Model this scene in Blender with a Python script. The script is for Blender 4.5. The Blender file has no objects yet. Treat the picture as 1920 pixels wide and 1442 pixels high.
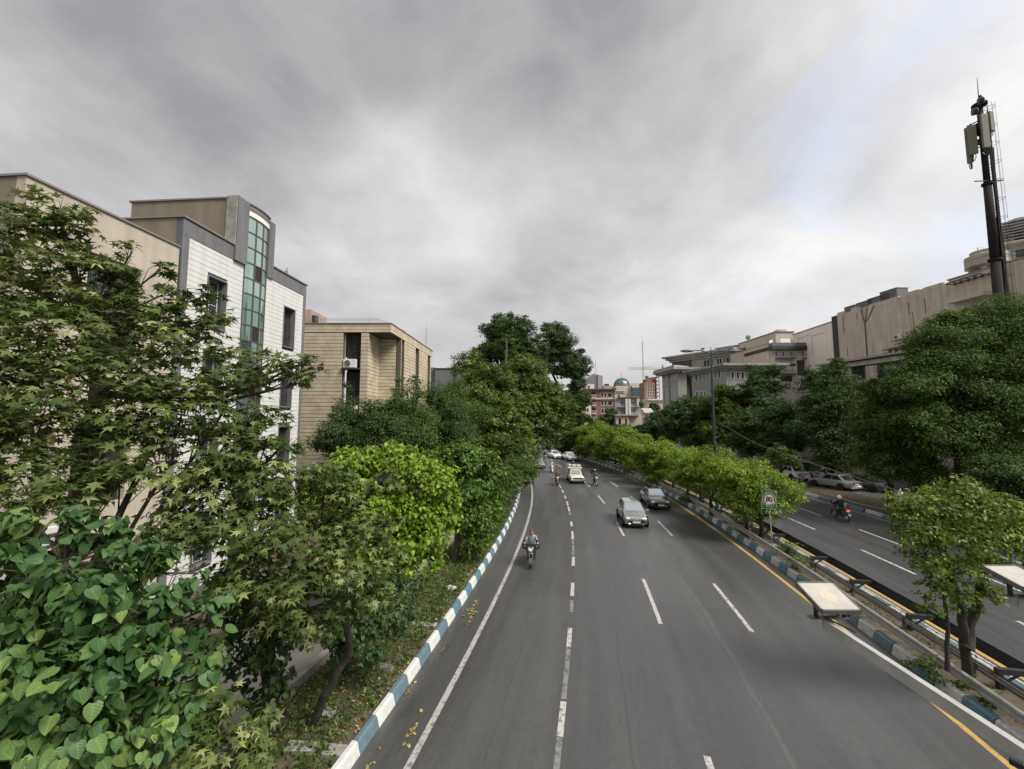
import bpy, math, random
import numpy as np
from mathutils import Vector, Matrix

# ------------------------------------------------------------------ camera
SC = bpy.context.scene
COL = SC.collection
FPX, HZ, CAMH = 760.0, 784.0, 7.5
PITCH = math.atan((HZ - 721.0) / FPX)
cam_d = bpy.data.cameras.new('camera')
cam_d.sensor_width = 36.0
cam_d.lens = 36.0 * FPX / 1920.0
cam_d.clip_start = 0.05
cam_d.clip_end = 6000.0
cam = bpy.data.objects.new('camera', cam_d)
COL.objects.link(cam)
cam.location = (0, 0, CAMH)
cam.rotation_euler = (math.pi / 2 + PITCH, 0, 0)
SC.camera = cam

# ------------------------------------------------------------------ colour management
SC.view_settings.view_transform = 'Standard'
SC.view_settings.look = 'None'
SC.view_settings.gamma = 1.0
SC.view_settings.use_curve_mapping = False
SC.view_settings.exposure = 1.80
SC.cycles.max_bounces = 6
SC.cycles.transparent_max_bounces = 8
SC.cycles.use_denoising = True

# ------------------------------------------------------------------ sun (broad, veiled by cloud)
SUN_DIR = Vector((0.62, -0.34, 0.80)).normalized()      # towards the sun
SUN_EL = math.asin(SUN_DIR.z)
SUN_ROT = math.atan2(SUN_DIR.x, SUN_DIR.y)
sun_d = bpy.data.lights.new('sun', 'SUN')
sun_d.energy = 1.5
sun_d.angle = math.radians(24)
sun_d.color = (1.0, 0.955, 0.88)
sun = bpy.data.objects.new('sun', sun_d)
COL.objects.link(sun)
sun.rotation_euler = SUN_DIR.to_track_quat('Z', 'Y').to_euler()

# ------------------------------------------------------------------ sky
W = bpy.data.worlds.new('World')
SC.world = W
W.use_nodes = True


def sky_world():
    nt = W.node_tree
    nt.nodes.clear()
    N, L = nt.nodes, nt.links

    def node(t, **k):
        n = N.new(t)
        for a, v in k.items():
            setattr(n, a, v)
        return n

    def math_(op, a, b=None, c=None, clamp=False):
        n = node('ShaderNodeMath', operation=op, use_clamp=clamp)
        for i, v in enumerate((a, b, c)):
            if v is None:
                continue
            if isinstance(v, (int, float)):
                n.inputs[i].default_value = v
            else:
                L.new(v, n.inputs[i])
        return n.outputs[0]

    def ramp(fac, stops, interp='EASE'):
        n = node('ShaderNodeValToRGB')
        cr = n.color_ramp
        cr.interpolation = interp
        while len(cr.elements) < len(stops):
            cr.elements.new(0.5)
        for e, (p, c) in zip(cr.elements, stops):
            e.position = p
            e.color = (c, c, c, 1) if isinstance(c, (int, float)) else (*c, 1)
        L.new(fac, n.inputs[0])
        return n.outputs[0]

    def mix(fac, a, b):
        n = node('ShaderNodeMix', data_type='RGBA')
        for s, v in ((n.inputs[0], fac), (n.inputs[6], a), (n.inputs[7], b)):
            if isinstance(v, (int, float)):
                s.default_value = v
            elif isinstance(v, tuple):
                s.default_value = (*v, 1)
            else:
                L.new(v, s)
        return n.outputs[2]

    tc = node('ShaderNodeTexCoord')
    sep = node('ShaderNodeSeparateXYZ')
    L.new(tc.outputs['Generated'], sep.inputs[0])
    x, y, z = sep.outputs
    zc = math_('MAXIMUM', z, 0.0)
    den = math_('ADD', zc, 0.40)
    px = math_('DIVIDE', x, den)
    py = math_('DIVIDE', y, den)
    com = node('ShaderNodeCombineXYZ')
    L.new(px, com.inputs[0])
    L.new(py, com.inputs[1])

    def noise(scale, detail, rough, off, dist=0.0, sx=1.0, sy=1.0):
        m = node('ShaderNodeMapping')
        m.inputs['Location'].default_value = off
        m.inputs['Scale'].default_value = (sx, sy, 1)
        L.new(com.outputs[0], m.inputs[0])
        n = node('ShaderNodeTexNoise')
        n.inputs['Scale'].default_value = scale
        n.inputs['Detail'].default_value = detail
        n.inputs['Roughness'].default_value = rough
        n.inputs['Distortion'].default_value = dist
        L.new(m.outputs[0], n.inputs['Vector'])
        return n.outputs[0]

    def lobe(dx, dy, dz, width):
        """soft bank of cloud around one direction (0..1)"""
        v = Vector((dx, dy, dz)).normalized()
        d = node('ShaderNodeVectorMath', operation='DOT_PRODUCT')
        L.new(tc.outputs['Generated'], d.inputs[0])
        d.inputs[1].default_value = v
        return ramp(d.outputs['Value'], [(max(0.0, math.cos(width)), 0.0), (1.0, 1.0)])

    STR = 0.10
    n1 = noise(1.5, 5, 0.50, (3.3, 1.7, 0), 0.35)
    n2 = noise(0.65, 3, 0.5, (8.1, 4.4, 0), 0.2)
    n3 = noise(3.6, 6, 0.6, (1.2, 7.7, 0), 0.4)
    # cloud base brightness: broad heaps of cloud, the heavy bank overhead and to the left
    b = math_('MULTIPLY_ADD', math_('SUBTRACT', n1, 0.5), 0.275, 0.203)
    b = math_('MULTIPLY_ADD', math_('SUBTRACT', n2, 0.5), 0.211, b)
    b = math_('MULTIPLY_ADD', math_('SUBTRACT', n3, 0.5), 0.121, b)
    b = math_('MULTIPLY_ADD', lobe(-0.70, 0.944, 0.66, 0.62), -0.066, b)
    b = math_('MULTIPLY_ADD', lobe(0.0, 0.86, 1.20, 0.42), -0.057, b)
    b = math_('MULTIPLY_ADD', lobe(-0.26, 0.97, 0.44, 0.28), 0.061, b)
    b = math_('MULTIPLY_ADD', lobe(0.80, 0.95, 0.55, 0.62), 0.057, b)
    b = math_('MINIMUM', math_('MAXIMUM', b, 0.101), 0.279)
    cc_ = node('ShaderNodeCombineColor')
    L.new(b, cc_.inputs[0])
    L.new(math_('MULTIPLY', b, 0.992), cc_.inputs[1])
    L.new(math_('MULTIPLY_ADD', b, 0.955, 0.0095), cc_.inputs[2])
    cloud = cc_.outputs[0]
    # horizon veil: even pale grey
    hor = ramp(zc, [(0.0, 1.0), (0.30, 0.0)])
    cloud = mix(math_('MULTIPLY', hor, 0.85), cloud, (0.1814, 0.1774, 0.1766))
    # thin blue gaps to the right
    sky = node('ShaderNodeTexSky', sky_type='NISHITA')
    sky.sun_disc = False
    sky.sun_elevation = SUN_EL
    sky.sun_rotation = SUN_ROT
    sky.air_density = 1.0
    sky.dust_density = 2.0
    gapn = noise(1.7, 5, 0.5, (5.6, 2.2, 0), 0.5)
    gap = ramp(gapn, [(0.46, 0.0), (0.58, 1.0)])
    gl = lobe(0.92, 0.95, 0.74, 0.40)
    gap = math_('MULTIPLY', gap, gl)
    gap = math_('MULTIPLY', gap, 0.42, clamp=True)
    inv = node('ShaderNodeMix', data_type='RGBA')           # cloud radiance in sky units
    inv.blend_type = 'MULTIPLY'
    inv.inputs[0].default_value = 1.0
    L.new(cloud, inv.inputs[6])
    inv.inputs[7].default_value = (1 / STR, 1 / STR, 1 / STR, 1)
    haze = node('ShaderNodeMix', data_type='RGBA')
    haze.inputs[0].default_value = 0.55
    L.new(sky.outputs[0], haze.inputs[6])
    haze.inputs[7].default_value = (0.1985 / STR, 0.2106 / STR, 0.2389 / STR, 1)
    fin = mix(gap, inv.outputs[2], haze.outputs[2])
    bg = node('ShaderNodeBackground')
    bg.inputs[1].default_value = STR
    L.new(fin, bg.inputs[0])
    out = node('ShaderNodeOutputWorld')
    L.new(bg.outputs[0], out.inputs[0])


sky_world()

# ------------------------------------------------------------------ measuring helpers


def ray(px, py):
    u = (px - 960.0) / FPX
    v = (721.0 - py) / FPX
    return Vector((u, math.cos(PITCH) - v * math.sin(PITCH), math.sin(PITCH) + v * math.cos(PITCH)))


def G(px, py, z=0.0):
    """where the line of sight meets the level z"""
    d = ray(px, py)
    t = (z - CAMH) / d.z
    return Vector((d.x * t, d.y * t, z))


def D(px, py, Y):
    """the point on the line of sight Y metres ahead"""
    d = ray(px, py)
    t = Y / d.y
    return Vector((d.x * t, Y, CAMH + d.z * t))


_RC = (-1.54605297e-05, -1.31656184e-03, 2.32423531e-01, -1.03091882)


def ref(Y):
    """the worn double dash line: x of the carriageway's reference line at depth Y"""
    y = min(Y, 62.0)
    x = ((_RC[0] * y + _RC[1]) * y + _RC[2]) * y + _RC[3]
    if Y > 62.0:
        m = (3 * _RC[0] * y + 2 * _RC[1]) * y + _RC[2]
        q = Y - 62.0
        x += m * q - 0.0026 * q * q
    return x


def rtan(Y):
    a = Vector((ref(Y + 0.05) - ref(Y - 0.05), 0.1, 0)).normalized()
    return a


def RP(Y, off, z=0.0):
    t = rtan(Y)
    return Vector((ref(Y) + off * t.y, Y - off * t.x, z))


# ------------------------------------------------------------------ mesh helpers
def mesh_np(name, V, F, smooth=False):
    """V (n,3), F list of faces or (m,k) array"""
    me = bpy.data.meshes.new(name)
    if isinstance(F, np.ndarray):
        n, k = F.shape
        me.vertices.add(len(V))
        me.vertices.foreach_set('co', np.asarray(V, np.float32).ravel())
        me.loops.add(n * k)
        me.loops.foreach_set('vertex_index', F.astype(np.int32).ravel())
        me.polygons.add(n)
        me.polygons.foreach_set('loop_start', np.arange(0, n * k, k, dtype=np.int32))
        me.polygons.foreach_set('loop_total', np.full(n, k, np.int32))
        me.update(calc_edges=True)
    else:
        me.from_pydata([tuple(v) for v in V], [], F)
        me.update()
    if smooth:
        me.polygons.foreach_set('use_smooth', np.ones(len(me.polygons), bool))
    return me


def link(name, me, mat=None, parent=None, loc=None, rot=None):
    o = bpy.data.objects.new(name, me)
    COL.objects.link(o)
    if mat is not None and me is not None and not me.materials:
        for m in (mat if isinstance(mat, (list, tuple)) else [mat]):
            me.materials.append(m)
    if parent is not None:
        o.parent = parent
    if loc is not None:
        o.location = loc
    if rot is not None:
        o.rotation_euler = rot if not isinstance(rot, (int, float)) else (0, 0, rot)
    return o


def tag(o, label=None, cat=None, group=None, kind=None):
    if label:
        o['label'] = label
    if cat:
        o['category'] = cat
    if group:
        o['group'] = group
    if kind:
        o['kind'] = kind
    return o


def thing(name, label, cat, loc=(0, 0, 0), rz=0.0, group=None):
    o = bpy.data.objects.new(name, None)
    o.empty_display_size = 0.3
    COL.objects.link(o)
    o.location = loc
    o.rotation_euler = (0, 0, rz)
    return tag(o, label, cat, group)


def struct(name, loc=(0, 0, 0)):
    o = bpy.data.objects.new(name, None)
    COL.objects.link(o)
    o.location = loc
    o['kind'] = 'structure'
    return o


class MB:
    def __init__(s):
        s.v, s.f = [], []

    def add(s, vs, fs):
        b = len(s.v)
        s.v += [Vector(v) for v in vs]
        s.f += [[i + b for i in f] for f in fs]
        return s

    def box(s, x0, x1, y0, y1, z0, z1, M=None):
        vs = [Vector((x, y, z)) for z in (z0, z1) for x, y in ((x0, y0), (x1, y0), (x1, y1), (x0, y1))]
        if M is not None:
            vs = [M @ v for v in vs]
        return s.add(vs, [[3, 2, 1, 0], [4, 5, 6, 7], [0, 1, 5, 4], [1, 2, 6, 5], [2, 3, 7, 6], [3, 0, 4, 7]])

    def cbox(s, c, sx, sy, sz, rz=0.0, rx=0.0, ry=0.0):
        M = Matrix.Translation(c) @ Matrix.Rotation(rz, 4, 'Z') @ Matrix.Rotation(rx, 4, 'X') @ Matrix.Rotation(ry, 4, 'Y')
        return s.box(-sx / 2, sx / 2, -sy / 2, sy / 2, -sz / 2, sz / 2, M)

    def tube(s, pts, rad, n=8, cap=True):
        pts = [Vector(p) for p in pts]
        if not hasattr(rad, '__len__'):
            rad = [rad] * len(pts)
        b = len(s.v)
        up = Vector((0, 0, 1))
        prev = None
        for i, p in enumerate(pts):
            t = (pts[min(i + 1, len(pts) - 1)] - pts[max(i - 1, 0)])
            if t.length < 1e-9:
                t = Vector((0, 0, 1))
            t.normalize()
            a = prev if prev is not None else (Vector((1, 0, 0)) if abs(t.z) > 0.9 else up)
            a = a - t * a.dot(t)
            if a.length < 1e-6:
                a = Vector((0, 1, 0)) - t * t.y
            a.normalize()
            prev = a
            c = t.cross(a)
            for k in range(n):
                th = 2 * math.pi * k / n
                s.v.append(p + (a * math.cos(th) + c * math.sin(th)) * rad[i])
        for i in range(len(pts) - 1):
            for k in range(n):
                q = b + i * n
                s.f.append([q + k, q + (k + 1) % n, q + n + (k + 1) % n, q + n + k])
        if cap:
            s.f.append([b + k for k in range(n)][::-1])
            s.f.append([b + (len(pts) - 1) * n + k for k in range(n)])
        return s

    def lathe(s, prof, n=24, M=None, cap=True):
        """profile of (r, z) turned round z"""
        b = len(s.v)
        for r, z in prof:
            for k in range(n):
                a = 2 * math.pi * k / n
                v = Vector((r * math.cos(a), r * math.sin(a), z))
                s.v.append(M @ v if M is not None else v)
        for i in range(len(prof) - 1):
            for k in range(n):
                q = b + i * n
                s.f.append([q + k, q + (k + 1) % n, q + n + (k + 1) % n, q + n + k])
        if cap and prof[0][0] > 1e-5:
            s.f.append([b + k for k in range(n)][::-1])
        if cap and prof[-1][0] > 1e-5:
            s.f.append([b + (len(prof) - 1) * n + k for k in range(n)])
        return s

    def prism(s, poly, h0, h1, M=None):
        """polygon in xy, extruded along z"""
        n = len(poly)
        vs = [Vector((p[0], p[1], h0)) for p in poly] + [Vector((p[0], p[1], h1)) for p in poly]
        if M is not None:
            vs = [M @ v for v in vs]
        return s.add(vs, [list(range(n))[::-1], list(range(n, 2 * n))] +
                     [[i, (i + 1) % n, n + (i + 1) % n, n + i] for i in range(n)])

    def quad(s, a, b, c, d):
        return s.add([a, b, c, d], [[0, 1, 2, 3]])

    def ball(s, c, r, n=10, m=7, sz=1.0, M=None):
        T = Matrix.Translation(c)
        if M is not None:
            T = M @ T
        return s.lathe([(max(1e-6, r * math.sin(math.pi * i / m)), -r * sz * math.cos(math.pi * i / m)) for i in range(m + 1)], n, T)

    def mesh(s, name, smooth=False):
        return mesh_np(name, s.v, s.f, smooth)

    def out(s, name, mat, parent=None, smooth=False, loc=None, rot=None, bevel=0.0):
        o = link(name, s.mesh(name, smooth), mat, parent, loc, rot)
        if bevel:
            m = o.modifiers.new('bevel', 'BEVEL')
            m.width = bevel
            m.segments = 2
            m.limit_method = 'ANGLE'
        return o


# ------------------------------------------------------------------ materials
MATS = {}


def material(name, col, rough=0.7, metal=0.0, spec=0.5, noise=0.0, nscale=4.0, bump=0.0, bscale=40.0, col2=None,
             coat=0.0, streak=False, emit=None, stretch=(1, 1, 1)):
    """one Principled surface with a little procedural unevenness"""
    if name in MATS:
        return MATS[name]
    m = bpy.data.materials.new(name)
    m.use_nodes = True
    nt = m.node_tree
    N, L = nt.nodes, nt.links
    b = N['Principled BSDF']
    b.inputs['Base Color'].default_value = (*col, 1)
    b.inputs['Roughness'].default_value = rough
    b.inputs['Metallic'].default_value = metal
    b.inputs['Specular IOR Level'].default_value = spec
    b.inputs['Coat Weight'].default_value = coat
    b.inputs['Coat Roughness'].default_value = 0.06
    if emit:
        b.inputs['Emission Color'].default_value = (*emit[0], 1)
        b.inputs['Emission Strength'].default_value = emit[1]
    if noise or bump:
        tc = N.new('ShaderNodeTexCoord')
        mp = N.new('ShaderNodeMapping')
        mp.inputs['Scale'].default_value = stretch
        L.new(tc.outputs['Object'], mp.inputs[0])
    if noise:
        n = N.new('ShaderNodeTexNoise')
        n.inputs['Scale'].default_value = nscale
        n.inputs['Detail'].default_value = 7
        n.inputs['Roughness'].default_value = 0.62
        L.new(mp.outputs[0], n.inputs['Vector'])
        fac = n.outputs[0]
        if streak:                       # rain streaks: noise stretched along z
            mp2 = N.new('ShaderNodeMapping')
            mp2.inputs['Scale'].default_value = (1.0, 1.0, 0.07)
            L.new(tc.outputs['Object'], mp2.inputs[0])
            n2 = N.new('ShaderNodeTexNoise')
            n2.inputs['Scale'].default_value = nscale * 2.5
            n2.inputs['Detail'].default_value = 6
            L.new(mp2.outputs[0], n2.inputs['Vector'])
            mx = N.new('ShaderNodeMath')
            mx.operation = 'MULTIPLY_ADD'
            L.new(n2.outputs[0], mx.inputs[0])
            mx.inputs[1].default_value = 0.6
            mm = N.new('ShaderNodeMath')
            mm.operation = 'MULTIPLY'
            L.new(fac, mm.inputs[0])
            mm.inputs[1].default_value = 0.4
            L.new(mm.outputs[0], mx.inputs[2])
            fac = mx.outputs[0]
        r = N.new('ShaderNodeValToRGB')
        c2 = col2 or tuple(c * (1 - noise) for c in col)
        r.color_ramp.elements[0].position = 0.32
        r.color_ramp.elements[1].position = 0.66
        r.color_ramp.elements[0].color = (*c2, 1)
        r.color_ramp.elements[1].color = (*col, 1)
        L.new(fac, r.inputs[0])
        L.new(r.outputs[0], b.inputs['Base Color'])
    if bump:
        n = N.new('ShaderNodeTexNoise')
        n.inputs['Scale'].default_value = bscale
        n.inputs['Detail'].default_value = 4
        L.new(mp.outputs[0], n.inputs['Vector'])
        bp = N.new('ShaderNodeBump')
        bp.inputs['Strength'].default_value = bump
        bp.inputs['Distance'].default_value = 0.02
        L.new(n.outputs[0], bp.inputs['Height'])
        L.new(bp.outputs[0], b.inputs['Normal'])
    MATS[name] = m
    return m


def leaf_material(name, dark, mid, young, veins=False, transl=0.28, rough=0.42):
    if name in MATS:
        return MATS[name]
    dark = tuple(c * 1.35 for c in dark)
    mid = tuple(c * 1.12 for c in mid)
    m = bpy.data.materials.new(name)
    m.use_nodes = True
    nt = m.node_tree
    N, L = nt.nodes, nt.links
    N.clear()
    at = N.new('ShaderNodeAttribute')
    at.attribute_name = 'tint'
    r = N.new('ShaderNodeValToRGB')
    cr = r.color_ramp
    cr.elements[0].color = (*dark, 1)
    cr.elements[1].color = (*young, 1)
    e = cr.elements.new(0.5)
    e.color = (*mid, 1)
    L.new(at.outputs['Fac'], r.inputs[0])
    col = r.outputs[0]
    pb = N.new('ShaderNodeBsdfPrincipled')
    pb.inputs['Roughness'].default_value = rough
    pb.inputs['Specular IOR Level'].default_value = 0.22
    if veins:
        uv = N.new('ShaderNodeUVMap')
        sp = N.new('ShaderNodeSeparateXYZ')
        L.new(uv.outputs[0], sp.inputs[0])
        ab = N.new('ShaderNodeMath'); ab.operation = 'ABSOLUTE'
        L.new(sp.outputs[0], ab.inputs[0])
        ma = N.new('ShaderNodeMath'); ma.operation = 'MULTIPLY_ADD'
        L.new(ab.outputs[0], ma.inputs[0])
        ma.inputs[1].default_value = -0.75
        L.new(sp.outputs[1], ma.inputs[2])
        mu = N.new('ShaderNodeMath'); mu.operation = 'MULTIPLY'
        L.new(ma.outputs[0], mu.inputs[0])
        mu.inputs[1].default_value = 34.0
        si = N.new('ShaderNodeMath'); si.operation = 'SINE'
        L.new(mu.outputs[0], si.inputs[0])
        bp = N.new('ShaderNodeBump')
        bp.inputs['Strength'].default_value = 0.16
        bp.inputs['Distance'].default_value = 0.006
        L.new(si.outputs[0], bp.inputs['Height'])
        L.new(bp.outputs[0], pb.inputs['Normal'])
        rv = N.new('ShaderNodeValToRGB')
        rv.color_ramp.elements[0].position = 0.0
        rv.color_ramp.elements[1].position = 0.05
        rv.color_ramp.elements[0].color = (1.5, 1.5, 1.3, 1)
        rv.color_ramp.elements[1].color = (1, 1, 1, 1)
        L.new(ab.outputs[0], rv.inputs[0])
        mx = N.new('ShaderNodeMix'); mx.data_type = 'RGBA'; mx.blend_type = 'MULTIPLY'
        mx.inputs[0].default_value = 1.0
        L.new(col, mx.inputs[6]); L.new(rv.outputs[0], mx.inputs[7])
        col = mx.outputs[2]
    L.new(col, pb.inputs['Base Color'])
    tr = N.new('ShaderNodeBsdfTranslucent')
    hs = N.new('ShaderNodeHueSaturation')
    hs.inputs['Saturation'].default_value = 1.1
    hs.inputs['Value'].default_value = 1.3
    hs.inputs['Hue'].default_value = 0.485
    L.new(col, hs.inputs['Color'])
    L.new(hs.outputs[0], tr.inputs[0])
    ms = N.new('ShaderNodeMixShader')
    ms.inputs[0].default_value = transl
    L.new(pb.outputs[0], ms.inputs[1])
    L.new(tr.outputs[0], ms.inputs[2])
    o = N.new('ShaderNodeOutputMaterial')
    L.new(ms.outputs[0], o.inputs[0])
    MATS[name] = m
    return m


def asphalt_material(name, base, seam=()):
    """asphalt with wheel tracks, patches and seams that follow the road (UV: across, along)"""
    m = bpy.data.materials.new(name)
    m.use_nodes = True
    nt = m.node_tree
    N, L = nt.nodes, nt.links
    b = N['Principled BSDF']
    uv = N.new('ShaderNodeUVMap')

    def mp(sx, sy):
        q = N.new('ShaderNodeMapping')
        q.inputs['Scale'].default_value = (sx, sy, 1)
        L.new(uv.outputs[0], q.inputs[0])
        return q.outputs[0]

    def noise(v, sc, det=6, ro=0.6):
        n = N.new('ShaderNodeTexNoise')
        n.inputs['Scale'].default_value = sc
        n.inputs['Detail'].default_value = det
        n.inputs['Roughness'].default_value = ro
        L.new(v, n.inputs['Vector'])
        return n.outputs[0]

    def mth(op, a, b_, c=None):
        n = N.new('ShaderNodeMath')
        n.operation = op
        for i, q in enumerate((a, b_, c)):
            if q is None:
                continue
            if isinstance(q, (int, float)):
                n.inputs[i].default_value = q
            else:
                L.new(q, n.inputs[i])
        return n.outputs[0]
    tracks = noise(mp(1.0, 0.03), 1.1, 4, 0.55)      # long wheel tracks
    fine = noise(mp(1.0, 0.10), 3.0, 6, 0.65)
    blot = noise(mp(1, 0.35), 0.35, 5, 0.6)
    grain = noise(mp(1, 1), 55.0, 3, 0.7)
    f = mth('MULTIPLY', tracks, 0.45)
    f = mth('MULTIPLY_ADD', fine, 0.22, f)
    f = mth('MULTIPLY_ADD', blot, 0.33, f)
    f = mth('MULTIPLY_ADD', grain, 0.30, f)
    f = mth('MULTIPLY_ADD', noise(mp(1.0, 0.55), 9.0, 4, 0.7), 0.34, f)
    f = mth('SUBTRACT', f, 0.23)
    r = N.new('ShaderNodeValToRGB')
    r.color_ramp.elements[0].position = 0.38
    r.color_ramp.elements[1].position = 0.80
    r.color_ramp.elements[0].color = (*[c * 0.66 for c in base], 1)
    r.color_ramp.elements[1].color = (*[c * 1.55 for c in base], 1)
    L.new(f, r.inputs[0])
    col = r.outputs[0]
    # resurfaced lengths and trench patches, lane by lane
    for wid, row, lo, off, seed_ in ((17.0, 3.15, 0.86, .37, 0.0), (2.3, 1.1, 0.80, .5, 3.3)):
        bk = N.new('ShaderNodeTexBrick')
        bk.offset = off
        q = N.new('ShaderNodeMapping')
        q.inputs['Rotation'].default_value = (0, 0, math.pi / 2)
        q.inputs['Location'].default_value = (seed_, seed_ * .7, 0)
        L.new(uv.outputs[0], q.inputs[0])
        L.new(q.outputs[0], bk.inputs['Vector'])
        bk.inputs['Scale'].default_value = 1.0
        bk.inputs['Mortar Size'].default_value = 0.0
        bk.inputs['Brick Width'].default_value = wid
        bk.inputs['Row Height'].default_value = row
        bk.inputs['Color1'].default_value = (lo, lo, lo, 1)
        bk.inputs['Color2'].default_value = (1.08, 1.08, 1.08, 1)
        fac_ = 0.95
        if wid < 5:                          # only a few cells are patches
            bk.inputs['Bias'].default_value = 0.85
            fac_ = 0.8
        mq = N.new('ShaderNodeMix')
        mq.data_type = 'RGBA'
        mq.blend_type = 'MULTIPLY'
        mq.inputs[0].default_value = fac_
        L.new(col, mq.inputs[6])
        L.new(bk.outputs['Color'], mq.inputs[7])
        col = mq.outputs[2]
    # oil drips and stains
    st = N.new('ShaderNodeMapRange')
    L.new(noise(mp(1.0, 0.22), 2.1, 5, 0.55), st.inputs[0])
    st.inputs[1].default_value = 0.60
    st.inputs[2].default_value = 0.76
    st.inputs[3].default_value = 0.0
    st.inputs[4].default_value = 0.55
    mq = N.new('ShaderNodeMix')
    mq.data_type = 'RGBA'
    L.new(st.outputs[0], mq.inputs[0])
    L.new(col, mq.inputs[6])
    mq.inputs[7].default_value = (*[c * 0.55 for c in base], 1)
    col = mq.outputs[2]
    sp = N.new('ShaderNodeSeparateXYZ')
    L.new(uv.outputs[0], sp.inputs[0])
    wob = noise(mp(0.4, 0.5), 0.9, 5, 0.6)
    for pos, wid, val, amt in seam:
        d = mth('MULTIPLY_ADD', wob, 0.5, sp.outputs[0])
        d = mth('SUBTRACT', d, pos + 0.25)
        d = mth('ABSOLUTE', d, 0.0)
        k = N.new('ShaderNodeMapRange')
        L.new(d, k.inputs[0])
        k.inputs[1].default_value = wid * 0.4
        k.inputs[2].default_value = wid
        k.inputs[3].default_value = amt
        k.inputs[4].default_value = 0.0
        kk = mth('MULTIPLY', k.outputs[0], mth('GREATER_THAN', fine, 0.46))
        mx = N.new('ShaderNodeMix')
        mx.data_type = 'RGBA'
        L.new(kk, mx.inputs[0])
        L.new(col, mx.inputs[6])
        mx.inputs[7].default_value = (*[c * val for c in base], 1)
        col = mx.outputs[2]
    L.new(col, b.inputs['Base Color'])
    ro = N.new('ShaderNodeMapRange')
    L.new(f, ro.inputs[0])
    ro.inputs[1].default_value = 0.35
    ro.inputs[2].default_value = 0.8
    ro.inputs[3].default_value = 0.34
    ro.inputs[4].default_value = 0.52
    b.inputs['Specular IOR Level'].default_value = 0.75
    L.new(ro.outputs[0], b.inputs['Roughness'])
    bp = N.new('ShaderNodeBump')
    bp.inputs['Strength'].default_value = 0.35
    bp.inputs['Distance'].default_value = 0.006
    L.new(noise(mp(1, 1), 90.0, 3, 0.7), bp.inputs['Height'])
    L.new(bp.outputs[0], b.inputs['Normal'])
    MATS[name] = m
    return m


def paint_material(name, col, worn, under=(0.06, 0.06, 0.06), scale=6.0):
    """road paint worn through in patches"""
    m = bpy.data.materials.new(name)
    m.use_nodes = True
    nt = m.node_tree
    N, L = nt.nodes, nt.links
    b = N['Principled BSDF']
    tc = N.new('ShaderNodeTexCoord')
    n = N.new('ShaderNodeTexNoise')
    n.inputs['Scale'].default_value = scale
    n.inputs['Detail'].default_value = 9
    n.inputs['Roughness'].default_value = 0.7
    L.new(tc.outputs['Object'], n.inputs['Vector'])
    r = N.new('ShaderNodeValToRGB')
    r.color_ramp.elements[0].position = max(0.0, worn - 0.08)
    r.color_ramp.elements[1].position = worn + 0.08
    r.color_ramp.elements[0].color = (*under, 1)
    r.color_ramp.elements[1].color = (*col, 1)
    L.new(n.outputs[0], r.inputs[0])
    L.new(r.outputs[0], b.inputs['Base Color'])
    b.inputs['Roughness'].default_value = 0.6
    MATS[name] = m
    return m


M_ASPH = asphalt_material('asphalt', (0.050, 0.0495, 0.049), seam=((5.0, 0.09, 1.7, 0.62), (1.55, 0.045, 0.6, 0.4), (8.1, 0.04, 0.6, 0.35), (-1.6, 0.04, 0.6, 0.35)))
M_ASPH2 = asphalt_material('asphalt_dark', (0.040, 0.040, 0.042), seam=((17.7, 0.06, 0.5, 0.5),))
M_ALLEY = asphalt_material('asphalt_alley', (0.085, 0.080, 0.074))
M_WHITEP = paint_material('white_road_paint', (0.40, 0.40, 0.385), 0.43)
M_FADEP = paint_material('faded_road_paint', (0.19, 0.19, 0.185), 0.46)
M_EDGEP = paint_material('edge_road_paint', (0.34, 0.335, 0.32), 0.43)
M_YELP = paint_material('yellow_road_paint', (0.42, 0.27, 0.075), 0.38, under=(0.12, 0.10, 0.07))
M_SOIL = material('soil', (0.105, 0.080, 0.055), 0.95, noise=0.6, nscale=2.2, bump=0.8, bscale=9)
M_GROUND = material('ground_dust', (0.12, 0.105, 0.085), 0.95, noise=0.4, nscale=0.3)
M_KWHITE = material('kerb_white', (0.58, 0.59, 0.58), 0.65, noise=0.35, nscale=7, col2=(0.42, 0.42, 0.40), bump=0.3)
M_KWHITE2 = material('kerb_white_worn', (0.50, 0.50, 0.475), 0.7, noise=0.4, nscale=9, col2=(0.26, 0.26, 0.25), bump=0.4)
M_KBLUE = material('kerb_blue', (0.095, 0.205, 0.255), 0.6, noise=0.5, nscale=9, col2=(0.055, 0.11, 0.135), bump=0.3)
M_KBLUE2 = material('kerb_blue_worn', (0.09, 0.18, 0.225), 0.65, noise=0.5, nscale=8, col2=(0.09, 0.11, 0.12), bump=0.4)
M_CONC = material('concrete', (0.30, 0.285, 0.26), 0.85, noise=0.4, nscale=3, bump=0.4, bscale=25)
M_CONCD = material('dirty_concrete', (0.15, 0.14, 0.125), 0.9, noise=0.5, nscale=2.5, bump=0.5, bscale=20)
M_STEEL = material('galvanised_steel', (0.40, 0.39, 0.38), 0.55, 0.3, noise=0.35, nscale=5)
M_STEELD = material('dark_steel', (0.035, 0.035, 0.037), 0.55, 0.3, noise=0.3, nscale=5)
M_BLACK = material('black_plastic', (0.012, 0.012, 0.013), 0.45)
M_RUBBER = material('rubber', (0.014, 0.014, 0.014), 0.85)
M_CHROME = material('bright_metal', (0.62, 0.62, 0.63), 0.22, 1.0)
M_RIM = material('wheel_rim', (0.38, 0.38, 0.39), 0.35, 0.8)
M_GLASS = material('car_glass', (0.02, 0.025, 0.028), 0.06, 0.0, 0.9)
M_WIND = material('windscreen_glass', (0.54, 0.58, 0.60), 0.07, 0.8, 0.8)
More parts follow.
